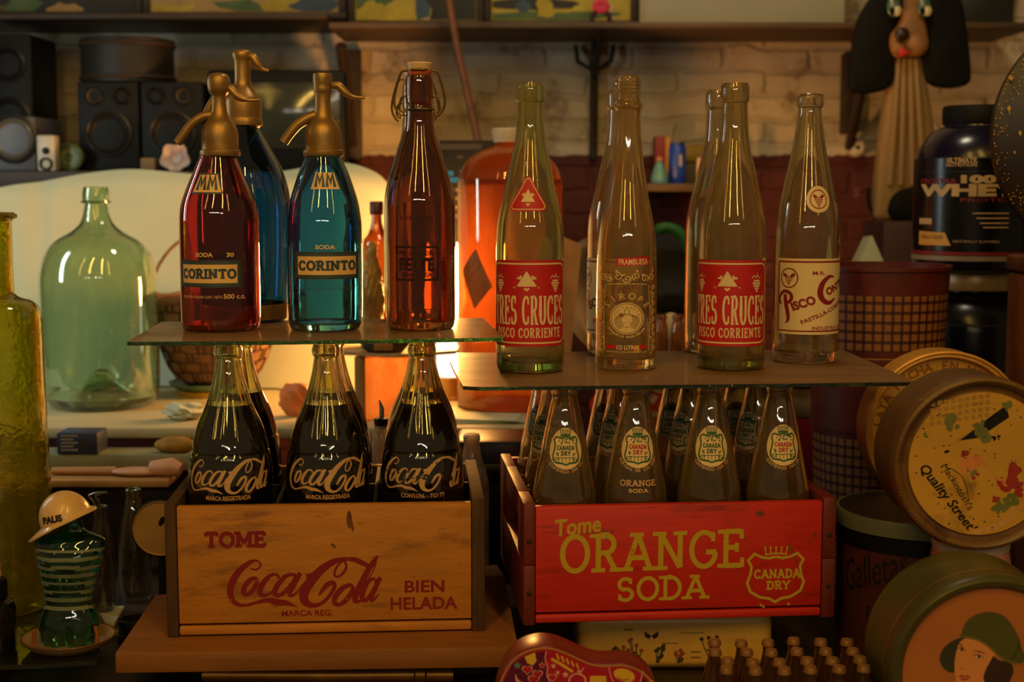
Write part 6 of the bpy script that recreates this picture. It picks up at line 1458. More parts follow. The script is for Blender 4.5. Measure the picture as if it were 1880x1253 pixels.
for i in range(n):
    a = 2*PI*i/n; c_ = (R*.965*math.cos(a), 0.0008, R*.965*math.sin(a)); bmesh.ops.create_icosphere(b, subdivisions=1, radius=.0009, matrix=Matrix.Translation(c_))
obj('beaded_edge', b, mat('bead_brass', rgb(150, 100, 48), .4, .4), t)
d = Decal(); d.ell(0, 0, R*.82, R*.82, QSY, 0, 72)
k = mpp(854, -.13); g = lambda x, y: puv(x, y)
GRP = mat('lid_green', rgb(108, 112, 50), .5, var=.2, scale=40); RDP = mat('lid_red', rgb(152, 44, 26), .5, var=.15, scale=40); BKP = mat('lid_black', rgb(46, 38, 30), .5, var=.2, scale=40); PNP = mat('lid_peach', rgb(206, 130, 66), .5, var=.1, scale=40)
d.strip([g(1690, 735), g(1862, 745)], mat('lid_ochre', rgb(176, 134, 52), .5, var=.15), 1, .0004)
d.poly([g(*p) for p in [(1758, 812), (1850, 746), (1856, 768), (1800, 806)]], BKP, 1)
d.strip([g(*p) for p in [(1756, 816), (1800, 782), (1850, 742)]], QSY, 2, 2*k)
for i in range(9):
    for j in range(4): d.rect(g(1734+i*13, 0)[0], g(0, 748+j*12 - i*2)[1], g(1743+i*13, 0)[0], g(0, 740+j*12-i*2)[1], mat('lid_window', rgb(168, 128, 50), .5), 1)
rr = random.Random(9)
for (x, y, rx, ry, m, n_) in ((1812, 800, 26, 22, GRP, 5), (1812, 830, 20, 14, QSY, 3), (1790, 850, 26, 20, PNP, 5), (1770, 838, 14, 10, RDP, 4), (1866, 870, 18, 30, RDP, 6), (1872, 840, 16, 14, QSY, 3), (1862, 920, 20, 18, GRP, 5), (1850, 750, 14, 12, GRP, 4), (1745, 790, 12, 12, GRP, 3), (1700, 800, 10, 8, GRP, 3), (1795, 876, 10, 8, RDP, 3), (1830, 920, 8, 16, RDP, 3), (1744, 832, 10, 12, BKP, 1), (1825, 860, 30, 26, QSY, 5), (1842, 884, 22, 20, PNP, 5), (1858, 890, 24, 34, RDP, 7), (1870, 905, 14, 24, RDP, 5), (1806, 786, 20, 12, GRP, 6), (1832, 806, 10, 8, BKP, 3), (1782, 858, 24, 18, PNP, 7), (1786, 868, 16, 10, GRP, 4), (1840, 930, 30, 14, GRP, 6), (1752, 776, 18, 20, GRP, 6)):
    for i in range(n_):
        a = g(x + (rr.random()-.5)*rx, y + (rr.random()-.5)*ry); d.ell(a[0], a[1], rx*.5*k*(.5+rr.random()*.6), ry*.45*k*(.5+rr.random()*.6), m, 2 + (i % 3), 12, rr.random()*3)
a = g(1683, 864); b_ = g(1776, 982); rot = math.atan2(b_[1]-a[1], b_[0]-a[0]); L_ = math.hypot(b_[0]-a[0], b_[1]-a[1])
d.text("Quality Street'", a[0], a[1], 25*k, BKP, L=6, width=L_, rot=rot, bold=.02, shear=.2)
a = g(1730, 858); b_ = g(1781, 939); L_ = math.hypot(b_[0]-a[0], b_[1]-a[1]); rot2 = math.atan2(b_[1]-a[1], b_[0]-a[0])
d.text("Mackintosh's", a[0], a[1], 13*k, BKP, L=6, width=L_, rot=rot2, shear=.15); d.strip([g(*p) for p in [(1748, 862), (1768, 876), (1778, 900), (1780, 918)]], BKP, 6, 1.3*k)
RS = mat('lid_bare_metal', rgb(200, 150, 84), .6, var=.2, scale=60)
for i in range(26): a = g(1790 + i*3.4 + rr.random()*4, 976 - i*i*.07 + rr.random()*5); d.ell(a[0], a[1], (5+3*rr.random())*k, (3 + 3*rr.random())*k, RS, 3, 9, rr.random()*3)
for i in range(60):
    an = rr.random()*6.28; ra = R*.80*math.sqrt(rr.random()); d.ell(ra*math.cos(an), ra*math.sin(an), .0007*(1+rr.random()), .0007, INKD, 5, 6)
d.build('printed_lid', on_front(0, .005, 0), t, eps=.00007, base=.0002, label='aged yellow printed lid')
# embossed can lid behind it
GOLDM = mat('gold_lacquer', rgb(214, 156, 66), .42, .35, var=.18, scale=20, bump=.25, bscale=90)
t, R, Mx, luv = drum('embossed_lid', 'large golden can lid with raised lettering behind the sweets tin', 1736, 792, .17, 147, .02, GOLDM, GOLDM)
b = NB(); lathe(b, [(0, -.05), (R*.99, -.05), (R, -.046), (R, -.006), (R*1.0, -.002), (R*.97, 0), (R*.93, 0), (R*.91, -.004), (R*.895, -.008), (R*.72, -.008), (R*.70, -.006), (R*.60, -.012), (0, -.012)], 80, M=Mx); obj('lid_body', b, GOLDM, t)
for k_, s_ in ((.935, 1),):
    b = NB(); tube(b, [(R*.985*math.cos(a), -.000, R*.985*math.sin(a)) for a in [2*PI*i/72 for i in range(73)]], .0022, 8, caps=False); obj('rolled_rim', b, GOLDM, t)
d = Decal(); d.arctext('LA LATA HECHA EN MEXICO', 0, 0, R*.765, 196, 30, R*.11, mat('raised_letters', rgb(150, 100, 40), .4, .3, var=.1), 0, bold=.02); d.build('raised_lettering', on_front(0, .008, 0), t, base=.0012)
lidz = t.location.z - R; lidx = t.location.x
# biscuit tin leaning under the lid
GAL = mat('galletas_brown', rgb(84, 40, 26), .4, var=.2, scale=10); GALG = mat('galletas_band', rgb(112, 116, 88), .4, var=.12)
R = .090; Hh = lidz - .75 - .0; ti = 0
gx = W(1625, 1000, .09).x
t = thing('biscuit_tin', 'dark brown biscuit tin with a grey green lid edge beside the red crate', 'tin', (gx+.032, .068, .75))
H = .178
b = NB(); lathe(b, [(0, 0), (R*.985, 0), (R, .003), (R, H-.034), (0, H-.034)], 64); obj('tin_body', b, GAL, t)
b = NB(); lathe(b, [(R*1.005, H-.036), (R*1.02, H-.035), (R*1.02, H-.018), (R*1.005, H-.017)], 64); obj('lid_shadow_band', b, BLK, t)  # black ring paints the shadow below the lid edge
b = NB(); lathe(b, [(R*1.004, H-.0175), (R*1.03, H-.017), (R*1.03, H-.003), (R*1.015, H), (R*.985, H)], 64); obj('lid', b, GALG, t); b = NB(); lathe(b, [(R*.985, H), (R*.95, H-.001), (R*.94, H-.004), (0, H-.004)], 64); obj('lid_top', b, mat('lid_top_dark', rgb(34, 26, 20), .6), t)
DKS = mat('galletas_script', rgb(26, 14, 11), .5)
d = Decal(); d.text('Galletas', -.045, 0, .034, DKS, width=.085, rot=.36, shear=.3); d.text('finas', -.012, -.026, .016, DKS, width=.03, rot=.36, shear=.3); d.build('printed_script', on_round([(R, 0), (R, H)], face(1625) - .52, H*.50), t, step=.005)
o = obj('wooden_block', box(NB(), lidx-.06, lidx+.07, .168, .225, .75, lidz-.0005, .003), DKW, sharp=30); tag(o, 'dark wooden block propping up the golden can lid', 'block')

# little golden lid by the guitar tin
c = W(1246, 1256, -.17); R = 40*mpp(1256, -.17); t = thing('round_tin', 'small golden round tin standing beside the guitar tin', 'tin', (c.x, -.17, .7502 + R)); Mx = Matrix.Rotation(PI/2, 4, 'X')
b = NB(); lathe(b, [(0, -.016), (R*.97, -.016), (R, -.013), (R, -.003), (R*.96, 0), (R*.84, .0005), (R*.80, -.003), (R*.55, -.004), (R*.52, -.001), (R*.46, -.001), (R*.43, -.004), (0, -.004)], 56, M=Mx); obj('cap_body', b, mat('olive_gold', rgb(140, 112, 48), .35, .5, var=.2), t)
d = Decal(); d.ring(0, 0, R*.66, R*.66, R*.05, mat('cap_brown', rgb(96, 56, 26), .5)); d.build('printed_ring', on_front(0, .004, 0), t)
# ------------------------------------------------------------------ right background
# rusty canister at the picture edge with the black disc on it
RUST = mat('rusty_tin', rgb(128, 70, 34), .55, .3, var=.35, scale=22, stretch=(1, 1, .5), bump=.4, dirt=(rgb(78, 44, 26), .56, 26))
cY = .26; c0 = W(1850, 480, cY + .06); ctop = W(1850, 470, cY).z; cr = .075
t = thing('rusty_canister', 'tall rusty canister at the picture edge under the black disc', 'canister', (c0.x + cr, cY, .75)); H = ctop-.75
b = NB(); box(b, -cr, cr, -cr*.8, cr*.8, 0, H-.022, .006, seg=3); obj('can_body', b, RUST, t)
b = NB(); box(b, -cr-.002, cr+.002, -cr*.8-.002, cr*.8+.002, H-.0215, H, .004, seg=3); obj('lid', b, mat('rusty_lid', rgb(104, 58, 32), .5, .3, var=.3, scale=22), t)
d = Decal(); zt = W(1850, 740, cY-.06).z - .75; d.slab('SA', -cr+.004, zt, .026, .005, mat('canister_letters', rgb(60, 34, 20), .6), width=.032); d.build('stamped_letters', on_front(0, -cr*.8, 0), t)
dR = 222*mpp(265, cY); dc = W(2037, 265, cY)
t = thing('glitter_disc', 'black domed disc with gold diamonds and glitter standing on the rusty canister', 'disc', (dc.x, cY-.01, ctop + dR)); Mx = Matrix.Rotation(PI/2, 4, 'X')
DSK = mat('disc_black', rgb(40, 28, 18), .35, var=.3, scale=18, dirt=(rgb(120, 80, 34), .66, 5))
b = NB(); lathe(b, [(0, -.012), (dR*.97, -.012), (dR, -.008), (dR*.99, -.002), (dR*.9, .004), (dR*.6, .010), (dR*.3, .012), (0, .013)], 90, M=Mx); obj('disc_body', b, DSK, t)
GLD = mat('gold_leaf', rgb(226, 170, 70), .35, .5); d = Decal(); rr = random.Random(5)
duv = plane_uv(Vector((dc.x, cY-.02, dc.z)), 0)
for (x, y, s_) in ((1853, 217, 7), (1873, 262, 6), (1858, 160, 7), (1840, 253, 2), (1863, 297, 4), (1850, 298, 2), (1870, 190, 3)): a = duv(x, y); d.poly([(a[0]-s_*.6*.00062, a[1]), (a[0], a[1]-s_*.00062), (a[0]+s_*.6*.00062, a[1]), (a[0], a[1]+s_*.00062)], GLD, 0)
for i in range(150):
    an = PI*.72 + rr.random()*PI*.75; ra = dR*(.985 - .10*rr.random()**2); d.ell(ra*math.cos(an), ra*math.sin(an), .0008, .0008, GLD, 0, 6)
dz0 = dc.z - t.location.z
d.build('gold_specks', lambda u, v, o: Vector((u, -(.004 + .006*max(0, 1-math.hypot(u, v)/dR*1.0)) - o - .0022*(1 if math.hypot(u, v) < dR*.97 else -1.5), v)), t, base=.0012)
# protein tubs
SB = .937
NAVT = mat('navy_tub', rgb(22, 16, 40), .22, var=.1, spec=.6); BLT = mat('tub_label_black', rgb(12, 11, 13), .25, var=.1); TW = mat('tub_print', rgb(206, 170, 122), .5); TR = mat('tub_print_red', rgb(130, 26, 26), .5); TY = mat('tub_print_yellow', rgb(220, 160, 60), .5)
def tub(label, px, Y, zb, ytop_, lidm, main):
    x = W(px, 400, Y).x; t = thing('protein_tub', label, 'tub', (x, Y, zb), group='stacked protein tubs'); k = mpp(350, Y); R = 109*k
    if main: H = W(px, 195, Y).z - zb; zz = lambda y: W(px, y, Y-R*.9).z - zb
    else: H = W(px, 497, Y).z - zb
    lh = 30*k; rl = 60*k
    pr = [(0, 0), (R*.86, 0), (R*.96, .006), (R, .020), (R, H-lh-.062), (R*.98, H-lh-.050), (R*.90, H-lh-.033), (R*.74, H-lh-.014), (rl*.98, H-lh-.006), (rl*.96, H-lh), (0, H-lh)]
    b = NB(); lathe(b, pr, 60); obj('tub_body', b, NAVT if main else BLT, t)
    rl2 = 60*k if main else 72*k
    b = NB(); lathe(b, [(0, H-lh-.003), (rl2, H-lh-.003), (rl2*1.02, H-lh), (rl2*1.02, H-.004), (rl2*.98, H), (0, H)], 60); 
    for v in b.verts:
        if H-lh-.001 < v.co.z < H-.003:
            a = math.atan2(v.co.y, v.co.x); q = 1 + .012*math.cos(60*a/2); v.co.x *= q; v.co.y *= q
    obj('screw_lid', b, lidm, t)
    cp = [(R, 0), (R, H-lh-.062)]
    if main:
        fa = face(px); d = Decal(); d.rect(-R*1.5, zz(462), R*1.5, zz(290), BLT, 0); d.rect(-R*1.5, zz(470), R*1.5, zz(463), TR, 0)
        d.rect(-R*1.5, zz(480), R*1.5, zz(471), mat('tub_band', rgb(150, 130, 100), .4), 0)
        d.build('label_wrap', on_round(cp, fa, 0), t, step=.006)
        d = Decal(); o = 0
        d.slab('ULTIMATE', o-50*k, zz(299), 9*k, 2*k, TW, width=52*k, ser=.12); d.text('NUTRITION', o-51*k, zz(306), 6*k, TW, width=53*k, bold=.02)
        d.text('PROSTAR', o-108*k, zz(337), 9*k, TR, width=78*k, bold=.03); d.text('100%', o-24*k, zz(337), 15*k, TW, width=90*k, bold=.07); d.text('WHEY', o-110*k, zz(361), 22*k, TW, width=190*k, bold=.06); d.text('PROTEIN', o-24*k, zz(371), 7*k, TR, width=100*k, bold=.02)
        for i, y in enumerate((393, 402, 411, 419)): d.rect(o-2*k + 6*k*i, zz(y), o+62*k, zz(y-2.4), TW, 0)
        d.rect(o-112*k, zz(413), o-78*k, zz(402), TW, 0); d.poly([(o-112*k, zz(452)), (o-38*k, zz(452)), (o-50*k, zz(428)), (o-112*k, zz(426))], TY, 0); d.text('VANILLA CREAM', o-104*k, zz(440), 7*k, INKD, L=1, width=50*k); d.text('NATURALLY FLAVORED', o-34*k, zz(446), 4.5*k, TW, width=80*k)
        d.rect(o-112*k, zz(315.5), o+100*k, zz(315), mat('tub_line', rgb(70, 70, 80), .4), 0)
        d.build('label_print', on_round(cp, fa, 0), t, step=.006, base=.0007)
    else:
        d = Decal(); d.rect(-R*.9, .09, -R*.5, .105, mat('tub_dim', rgb(50, 48, 46), .4), 0); d.rect(-R*1.5, .15, R*1.5, .152, mat('tub_dim', rgb(50, 48, 46), .4), 0); d.build('label_wrap', on_round(cp, face(px), 0), t, step=.006)
    return t, H
t, H = tub('black protein tub with a pale ribbed lid beneath the navy one', 1795, .62, SB, 500, mat('pale_lid', rgb(170, 140, 96), .35, .3, var=.15, scale=60), False)
tub('navy protein tub with a printed label on top of the stack', 1788, .62, SB + H, 195, BLK, True)
# plaid bin
def plaid():
    m, t, out = nt('plaid_paper'); p = t.nodes.new('ShaderNodeBsdfPrincipled'); t.links.new(p.outputs[0], out.inputs[0]); p.inputs['Roughness'].default_value = .55
    uv = t.nodes.new('ShaderNodeUVMap'); s = t.nodes.new('ShaderNodeSeparateXYZ'); t.links.new(uv.outputs[0], s.inputs[0])
    def stripe(sock, k, wdt):
        a = t.nodes.new('ShaderNodeMath'); a.operation = 'MULTIPLY'; a.inputs[1].default_value = k; t.links.new(sock, a.inputs[0])
        f = t.nodes.new('ShaderNodeMath'); f.operation = 'FRACT'; t.links.new(a.outputs[0], f.inputs[0])
        l = t.nodes.new('ShaderNodeMath'); l.operation = 'LESS_THAN'; l.inputs[1].default_value = wdt; t.links.new(f.outputs[0], l.inputs[0]); return l.outputs[0]
    a = stripe(s.outputs[0], 46, .32); b2 = stripe(s.outputs[1], 78, .32)
    c = mixc(t, a, rgb(150, 98, 44), rgb(84, 34, 22)); c2 = mixc(t, b2, c, rgb(84, 32, 22))
    mm = t.nodes.new('ShaderNodeMath'); mm.operation = 'MULTIPLY'; t.links.new(a, mm.inputs[0]); t.links.new(b2, mm.inputs[1])
    t.links.new(mixc(t, mm.outputs[0], c2, rgb(40, 16, 12)), p.inputs['Base Color']); return m
PLD = plaid(); bY = .415; bx0 = 1612; kb = mpp(600, bY)
xb = W(bx0, 600, bY).x; zt = W(bx0, 497, bY - .09).z
t = thing('paper_bin', 'tall maroon plaid paper bin beside the protein tubs', 'bin', (xb, bY, .75)); H = zt-.75
RT = 124*kb; RB0 = 104*kb; rz = lambda z: RB0 + (RT-RB0)*z/H
zy = lambda y: W(bx0, y, bY-.09).z - .75
PIC = mat('bin_picture', rgb(176, 118, 46), .5, var=.25, scale=16, dirt=(rgb(96, 70, 36), .55, 22)); MARN = mat('bin_maroon', rgb(92, 30, 22), .45, var=.3, scale=30)
for nm, ya, yb, m in (('maroon_band', 497, 545, MARN), ('plaid_band', 545, 648, PLD), ('maroon_band', 648, 660, MARN), ('picture_band', 660, 800, PIC), ('maroon_band', 800, 812, MARN), ('plaid_band', 812, 1100, PLD)):
    z1 = zy(ya); z0 = max(0, zy(yb)); b = NB(); lathe(b, [(rz(z0), z0), (rz(z1), z1)], 72, uv=True); obj(nm, b, m, t)
b = NB(); lathe(b, [(0, .002), (rz(0)-.001, .002), (rz(0)-.001, .0), (0, 0)], 60); obj('base', b, MARN, t)
b = NB(); lathe(b, [(rz(H), H), (rz(H)+.003, H-.002), (rz(H)+.003, H+.003), (rz(H)-.004, H+.003), (rz(H)-.004, H*.5), (0, H*.5)], 72); obj('rim', b, MARN, t)
# carton behind the bin with papers on it
a = W(1462, 520, .80); c = W(1700, 520, .80); ztp = W(1560, 500, .76).z
KRA = mat('kraft_carton', rgb(126, 92, 56), .75, var=.12, scale=6)
o = obj('carton', box(NB(), a.x+.05, c.x-.0, .735, 1.05, SB, ztp-.006, .002), KRA, sharp=30); tag(o, 'plain brown carton behind the plaid bin', 'carton')
ob_ = NB(); box(ob_, a.x+.04, c.x+.02, .725, 1.06, ztp-.0055, ztp, .001); tag(obj('flat_board', ob_, mat('grey_board_mat', rgb(150, 132, 98), .6, var=.1), sharp=30), 'flat greyish board on the brown carton behind the plaid bin', 'board')
b = NB(); p = [W(x, y, .86) for x, y in ((1556, 476), (1604, 432), (1617, 470))]; 
x0, x1, x2 = (q.x for q in p); h = p[1].z - ztp
vs = [(x0, .80, 0), (x1-.01, .83, h), (x2, .82, .002), (x0+.02, .93, 0), (x1, .93, h*.9), (x2+.01, .92, .001)]
V = [b.verts.new((v[0], v[1], ztp + .0005 + v[2])) for v in vs]
for f in ((0, 2, 1), (3, 4, 5), (0, 1, 4, 3), (1, 2, 5, 4), (0, 3, 5, 2)): b.faces.new([V[i] for i in f])
bmesh.ops.recalc_face_normals(b, faces=b.faces[:]); tag(obj('folded_paper', b, PAPER, smooth=False), 'folded white paper standing on the greyish board', 'paper')
# wooden dog
dY = 1.18; zdog = W(1660, 405, dY).z
o = obj('wooden_box', box(NB(), W(1606, 450, dY).x, W(1722, 450, dY).x, dY-.06, dY+.10, SB, zdog, .004), mat('maroon_box', rgb(62, 30, 24), .6, var=.2), sharp=30); tag(o, 'dark maroon wooden box under the wooden dog', 'box')
DX = W(1660, 405, dY); dg = thing('wooden_dog', 'tall wooden dog ornament with long black ears', 'ornament', (DX.x, dY, zdog)); duv = plane_uv(DX, 0)
DW = mat('dog_wood', rgb(140, 108, 62), .6, var=.1, scale=9, stretch=(9, 1, .5), bump=.3); DB = mat('dog_black', rgb(8, 7, 6), .7, spec=.2); DM = mat('dog_muzzle', rgb(140, 94, 48), .55, var=.12, scale=20)
def piece(name, pts, y0, d_, m, bev=.004, n=4, label=None):
    P = [duv(*p) for p in (crs(pts + [pts[0]], n)[:-1] if n > 1 else pts)]; b = NB(); prism(b, P, d_, bev=bev)
    for v in b.verts: v.co.y += y0
    return obj(name, b, m, dg, sharp=50, label=label)
piece('body', [(1640, 95), (1690, 92), (1706, 160), (1718, 240), (1725, 330), (1718, 404), (1664, 405), (1613, 404), (1608, 370), (1620, 250), (1632, 160)], 0, .045, DW, .010)
b = NB()
for i, (xt, xb_) in enumerate(((1650, 1634), (1660, 1654), (1671, 1676), (1681, 1697))):
    A = duv(xt, 108); B = duv((xt+xb_)/2, 230); C_ = duv(xb_, 340); tube(b, crs([(A[0], .000, A[1]), (B[0], -.001, B[1]), (C_[0], .001, C_[1])], 6), .008, 8)
obj('carved_folds', b, DW, dg)
piece('head', [(1652, -50), (1692, -50), (1690, 10), (1698, 55), (1702, 84), (1692, 103), (1662, 106), (1640, 106), (1631, 86), (1633, 64), (1645, 48), (1655, 18)], -.022, .050, DM, .010)
piece('ear', [(1668, -48), (1630, -40), (1595, 0), (1573, 40), (1564, 90), (1558, 140), (1562, 166), (1588, 172), (1622, 166), (1638, 148), (1641, 112), (1631, 84), (1643, 50), (1660, 10)], -.010, .022, DB, .005)
piece('ear', [(1684, -48), (1730, -40), (1762, 0), (1774, 60), (1781, 130), (1776, 154), (1748, 162), (1714, 158), (1697, 140), (1694, 104), (1704, 80), (1700, 52), (1688, 10)], -.010, .022, DB, .005)
for cx, ry in ((1634, 0), (1689, 1)):
    k = mpp(20, dY); a = duv(cx, 16); e = obj('eye', sphere(NB(), (a[0], -.026, a[1]), .013, 1.0, .5, 1.5), mat('eye_teal', rgb(70, 96, 84), .2, spec=.8), dg)
    o = NB(); a2 = duv(cx+5, 24); sphere(o, (a2[0], -.031, a2[1]), .008, 1, .4, 1.2); obj('eye_white', o, mat('eye_cream', rgb(206, 190, 140), .3), e); o = NB(); a3 = duv(cx-4, 24); sphere(o, (a3[0], -.0325, a3[1]), .005, 1, .4, 1.4); obj('pupil', o, DB, e)
a = duv(1648, 66); obj('nose', sphere(NB(), (a[0], -.030, a[1]), .014, 1.0, .6, .9), mat('dog_nose', rgb(48, 28, 20), .4), dg)
a = duv(1678, 84); obj('cheek', sphere(NB(), (a[0], -.020, a[1]), .022, 1.0, .55, 1.0), DM, dg); a = duv(1646, 90); obj('cheek', sphere(NB(), (a[0], -.018, a[1]), .015, 1.0, .55, .9), DM, dg)
piece('tongue', [(1645, 90), (1664, 99), (1642, 109)], -.034, .012, mat('dog_tongue', rgb(190, 28, 30), .45), .002, n=1)
piece('paw', [(1628, 388), (1634, 366), (1650, 350), (1672, 344), (1698, 346), (1704, 380), (1696, 402), (1664, 404), (1640, 404)], -.026, .030, DB, .006)
tp = [duv(*p) for p in ((1613, 402), (1604, 385), (1599, 362), (1600, 345))]; b = NB(); tube(b, crs([(p[0], .02, p[1]) for p in tp], 4), .0035, 8); obj('tail', b, DB, dg)
# small wall shelf with bottles
sY = 1.36; za = W(1240, 337, sY).z; x0 = W(1188, 340, sY).x; x1 = W(1300, 340, sY).x
o = obj('wall_shelf', box(NB(), x0, x1, sY, 1.6, za-.016, za, .002), SHW, sharp=30); tag(o, 'small wooden wall shelf with a blue can, in front of the maroon band', 'shelf')
def on_shelf(Y, px): return W(px, 330, Y).x
t = thing('spray_can', 'bright blue spray can on the small wall shelf', 'can', (on_shelf(1.42, 1243), 1.42, za)); k = mpp(300, 1.42); H = W(1243, 262, 1.42).z - za
b = NB(); lathe(b, [(0, 0), (15*k, 0), (16*k, .003), (16*k, H*.86), (14*k, H*.92), (0, H*.92)], 32); obj('can_body', b, mat('can_blue', rgb(28, 66, 170), .35, var=.1), t)
b = NB(); lathe(b, [(13.5*k, H*.91), (14*k, H*.93), (13*k, H), (0, H)], 28); obj('cap', b, mat('cap_blue', rgb(20, 48, 130), .4), t)
d = Decal(); d.rect(.004, H*.42, .010, H*.70, mat('can_white', rgb(190, 176, 150), .5)); d.build('printed_panel', on_round([(16*k, 0), (16*k, H)], face(1243), 0), t, step=.004)
px_box('book', 'upright red and yellow book on the small wall shelf', 'book', 1202, 1228, 250, 338, 1.50, 1.56, mat('book_red', rgb(140, 24, 22), .5, var=.1), .002); oc = bpy.data.objects['book']; oc.location.z += za - W(1202, 338, 1.5).z
a = W(1221, 338, 1.498); b = NB(); c = W(1229, 250, 1.498); box(b, a.x, c.x, 1.4965, 1.4995, za+.002, za + c.z-a.z-.002); q = obj('spine_band', b, mat('book_yellow', rgb(200, 140, 30), .5), oc, smooth=False); q.location.z = -oc.location.z
t = thing('cleaner_bottle', 'small teal bottle on the small wall shelf beside the blue can', 'bottle', (on_shelf(1.40, 1211), 1.40, za)); k = mpp(300, 1.40); H = W(1211, 288, 1.40).z - za
b = NB(); lathe(b, crs([(0, 0), (15*k, 0), (16*k, .004), (14*k, H*.35), (8*k, H*.7), (5*k, H*.8), (5*k, H*.85), (0, H*.86)], 2), 28); obj('bottle_body', b, mat('teal_plastic', rgb(96, 150, 146), .35, var=.15), t)
b = NB(); lathe(b, [(0, H*.85), (6.5*k, H*.85), (6.5*k, H), (0, H)], 20); obj('cap', b, mat('peach_cap', rgb(176, 120, 70), .5), t)
t = thing('banana_bundle', 'yellow cloth roll on the small wall shelf behind the blue can', 'cloth', (on_shelf(1.52, 1280), 1.52, za)); t.name = 'cloth_roll'
b = NB(); tube(b, [(-.045, 0, .058), (.0, 0, .062), (.045, -.005, .054)], [.018, .022, .019], 18); obj('roll', b, mat('cloth_yellow', rgb(150, 118, 24), .8, var=.2, scale=40), t); b = NB(); box(b, -.04, .04, -.02, .02, 0, .042, .004); obj('folded_base', b, mat('cloth_brown', rgb(96, 74, 40), .8), t)
t = thing('candle', 'pale candle on the small wall shelf', 'candle', (on_shelf(1.41, 1288), 1.41, za)); b = NB(); H = W(1288, 290, 1.41).z - za; lathe(b, [(0, 0), (.010, 0), (.0105, .002), (.0105, H-.002), (.009, H), (0, H-.001)], 24); obj('wax', b, mat('wax', rgb(206, 170, 130), .5), t); b = NB(); tube(b, [(0, 0, H-.001), (.001, 0, H+.006)], .0008, 6); obj('wick', b, BLK, t)

# ------------------------------------------------------------------ middle background on the low bench
LB = .80
bgY = .72; a = W(1046, 860, bgY); c = W(1234, 720, bgY); wd = c.x-a.x; x0 = max(a.x, .15); H = W(1100, 712, bgY).z - LB
t = thing('bottle_crate', 'white and red painted crate behind the empty soda bottles', 'crate', (x0, bgY, LB)); wd = .49-.01-x0 
WCR = mat('crate_white', rgb(196, 168, 120), .6, var=.12, scale=10); RCR = mat('crate_red', rgb(150, 26, 36), .5, var=.12)
wz = W(1100, 768, bgY).z - LB
b = NB(); box(b, 0, wd, 0, .012, wz, H, .002); box(b, 0, wd, .268, .28, wz, H, .002); box(b, 0, .012, .012, .268, wz, H, .002); box(b, wd-.012, wd, .012, .268, wz, H, .002); obj('upper_slats', b, WCR, t, sharp=30)
b = NB(); box(b, 0, wd, 0, .012, 0, wz-.001, .002); box(b, 0, wd, .268, .28, 0, wz-.001, .002); box(b, 0, .012, .012, .268, 0, wz-.001, .002); box(b, wd-.012, wd, .012, .268, 0, wz-.001, .002); box(b, .012, wd-.012, .012, .268, .002, .010); obj('lower_slats', b, RCR, t, sharp=30)
cuv2 = plane_uv(Vector((x0, bgY, LB)), 0); d = Decal(); a = cuv2(1048, 758); b_ = cuv2(1222, 758); z1 = cuv2(1048, 712)[1]
d.script(a[0]+.03, a[1], b_[0]-a[0]-.03, mat('crate_red_script', rgb(170, 36, 40), .6), ky=.62); d.build('painted_script', on_front(0, 0, 0), t)
zc = LB + H
o = obj('lid_board', box(NB(), x0-.005, x0+wd+.005, bgY-.005, bgY+.285, zc, zc+.008, .002), DKW, sharp=30); tag(o, 'dark board covering the white and red crate', 'board'); zc += .008
BAG = mat('black_cloth', rgb(20, 20, 22), .85, var=.3, scale=30, bump=.3)
bz = W(1235, 430, .90).z - zc
t = thing('backpack', 'black cloth bag with a green edge on the crate behind the pisco bottles', 'bag', (W(1190, 500, .90).x, .91, zc))
def lump(bm, sx, sy, sz, seed, amp=.12, c=(0, 0, 0)):
    rr = random.Random(seed); ph = [rr.random()*6 for _ in range(6)]; r = bmesh.ops.create_icosphere(bm, subdivisions=4, radius=1)
    for v in r['verts']:
        n = v.co.copy(); k = 1 + amp*(math.sin(4*n.x+ph[0])*math.sin(3*n.z+ph[1]) + .6*math.sin(7*n.y+5*n.z+ph[2]))
        q = 2.6; m_ = (abs(n.x)**q + abs(n.y)**q + abs(n.z)**q)**(-1/q)
        v.co = Vector((n.x*m_*sx*k + c[0], n.y*m_*sy*k + c[1], (max(n.z*m_*k, -.95)+.95)*sz/1.95 + c[2]))
b = NB(); lump(b, .135, .07, bz, 3); obj('bag_body', b, BAG, t)
GRB = mat('bag_green', rgb(24, 96, 40), .6, var=.2); kx = lambda x, y: (W(x, y, .84).x - t.location.x, -.072, W(x, y, .84).z - zc)
b = NB(); tube(b, crs([kx(1203, 424), kx(1222, 418), kx(1242, 424), kx(1258, 440), kx(1266, 462)], 5), [.006, .008, .009, .010, .009] + [.009]*16, 10); obj('green_trim', b, GRB, t)
b = NB(); lump(b, .05, .03, .05, 8, .1, (.03, -.06, .10)); obj('pocket', b, BAG, t)
crumple('folded_cloth', 'folded white cloth in front of the black bag', 'cloth', (W(1250, 500, .78).x, .79, zc + .0), .060, .030, .05, mat('cloth_white', rgb(190, 176, 148), .85, var=.06), 9, .18, 4)
oc = bpy.data.objects['folded_cloth']
for i, (px, lab) in enumerate(((1214, 'small clear jar tinted for an orange glow, nearer the syrup bottle'), (1245, 'small clear jar tinted for an orange glow, behind the unlabelled pisco bottle'))):
    t, pr = plain_bottle('small_jar', lab + ' on the crate lid', px, .735, 578, zc, [(13, 650), (14, 640), (13.5, 610), (10, 592), (9, 588), (10.5, 586), (10.5, 580), (9, 578)], glass('jar_glass', rgb(236, 196, 150), .22, rgb(190, 120, 60), .05), 'small jars on the crate lid', cat='jar')  # orange glow is put into the tint of the clear glass
t = thing('easel_card', 'orange lit white card propped behind the pisco bottle with the neck label', 'card', (0, 0, 0)); bpy.data.objects.remove(t)
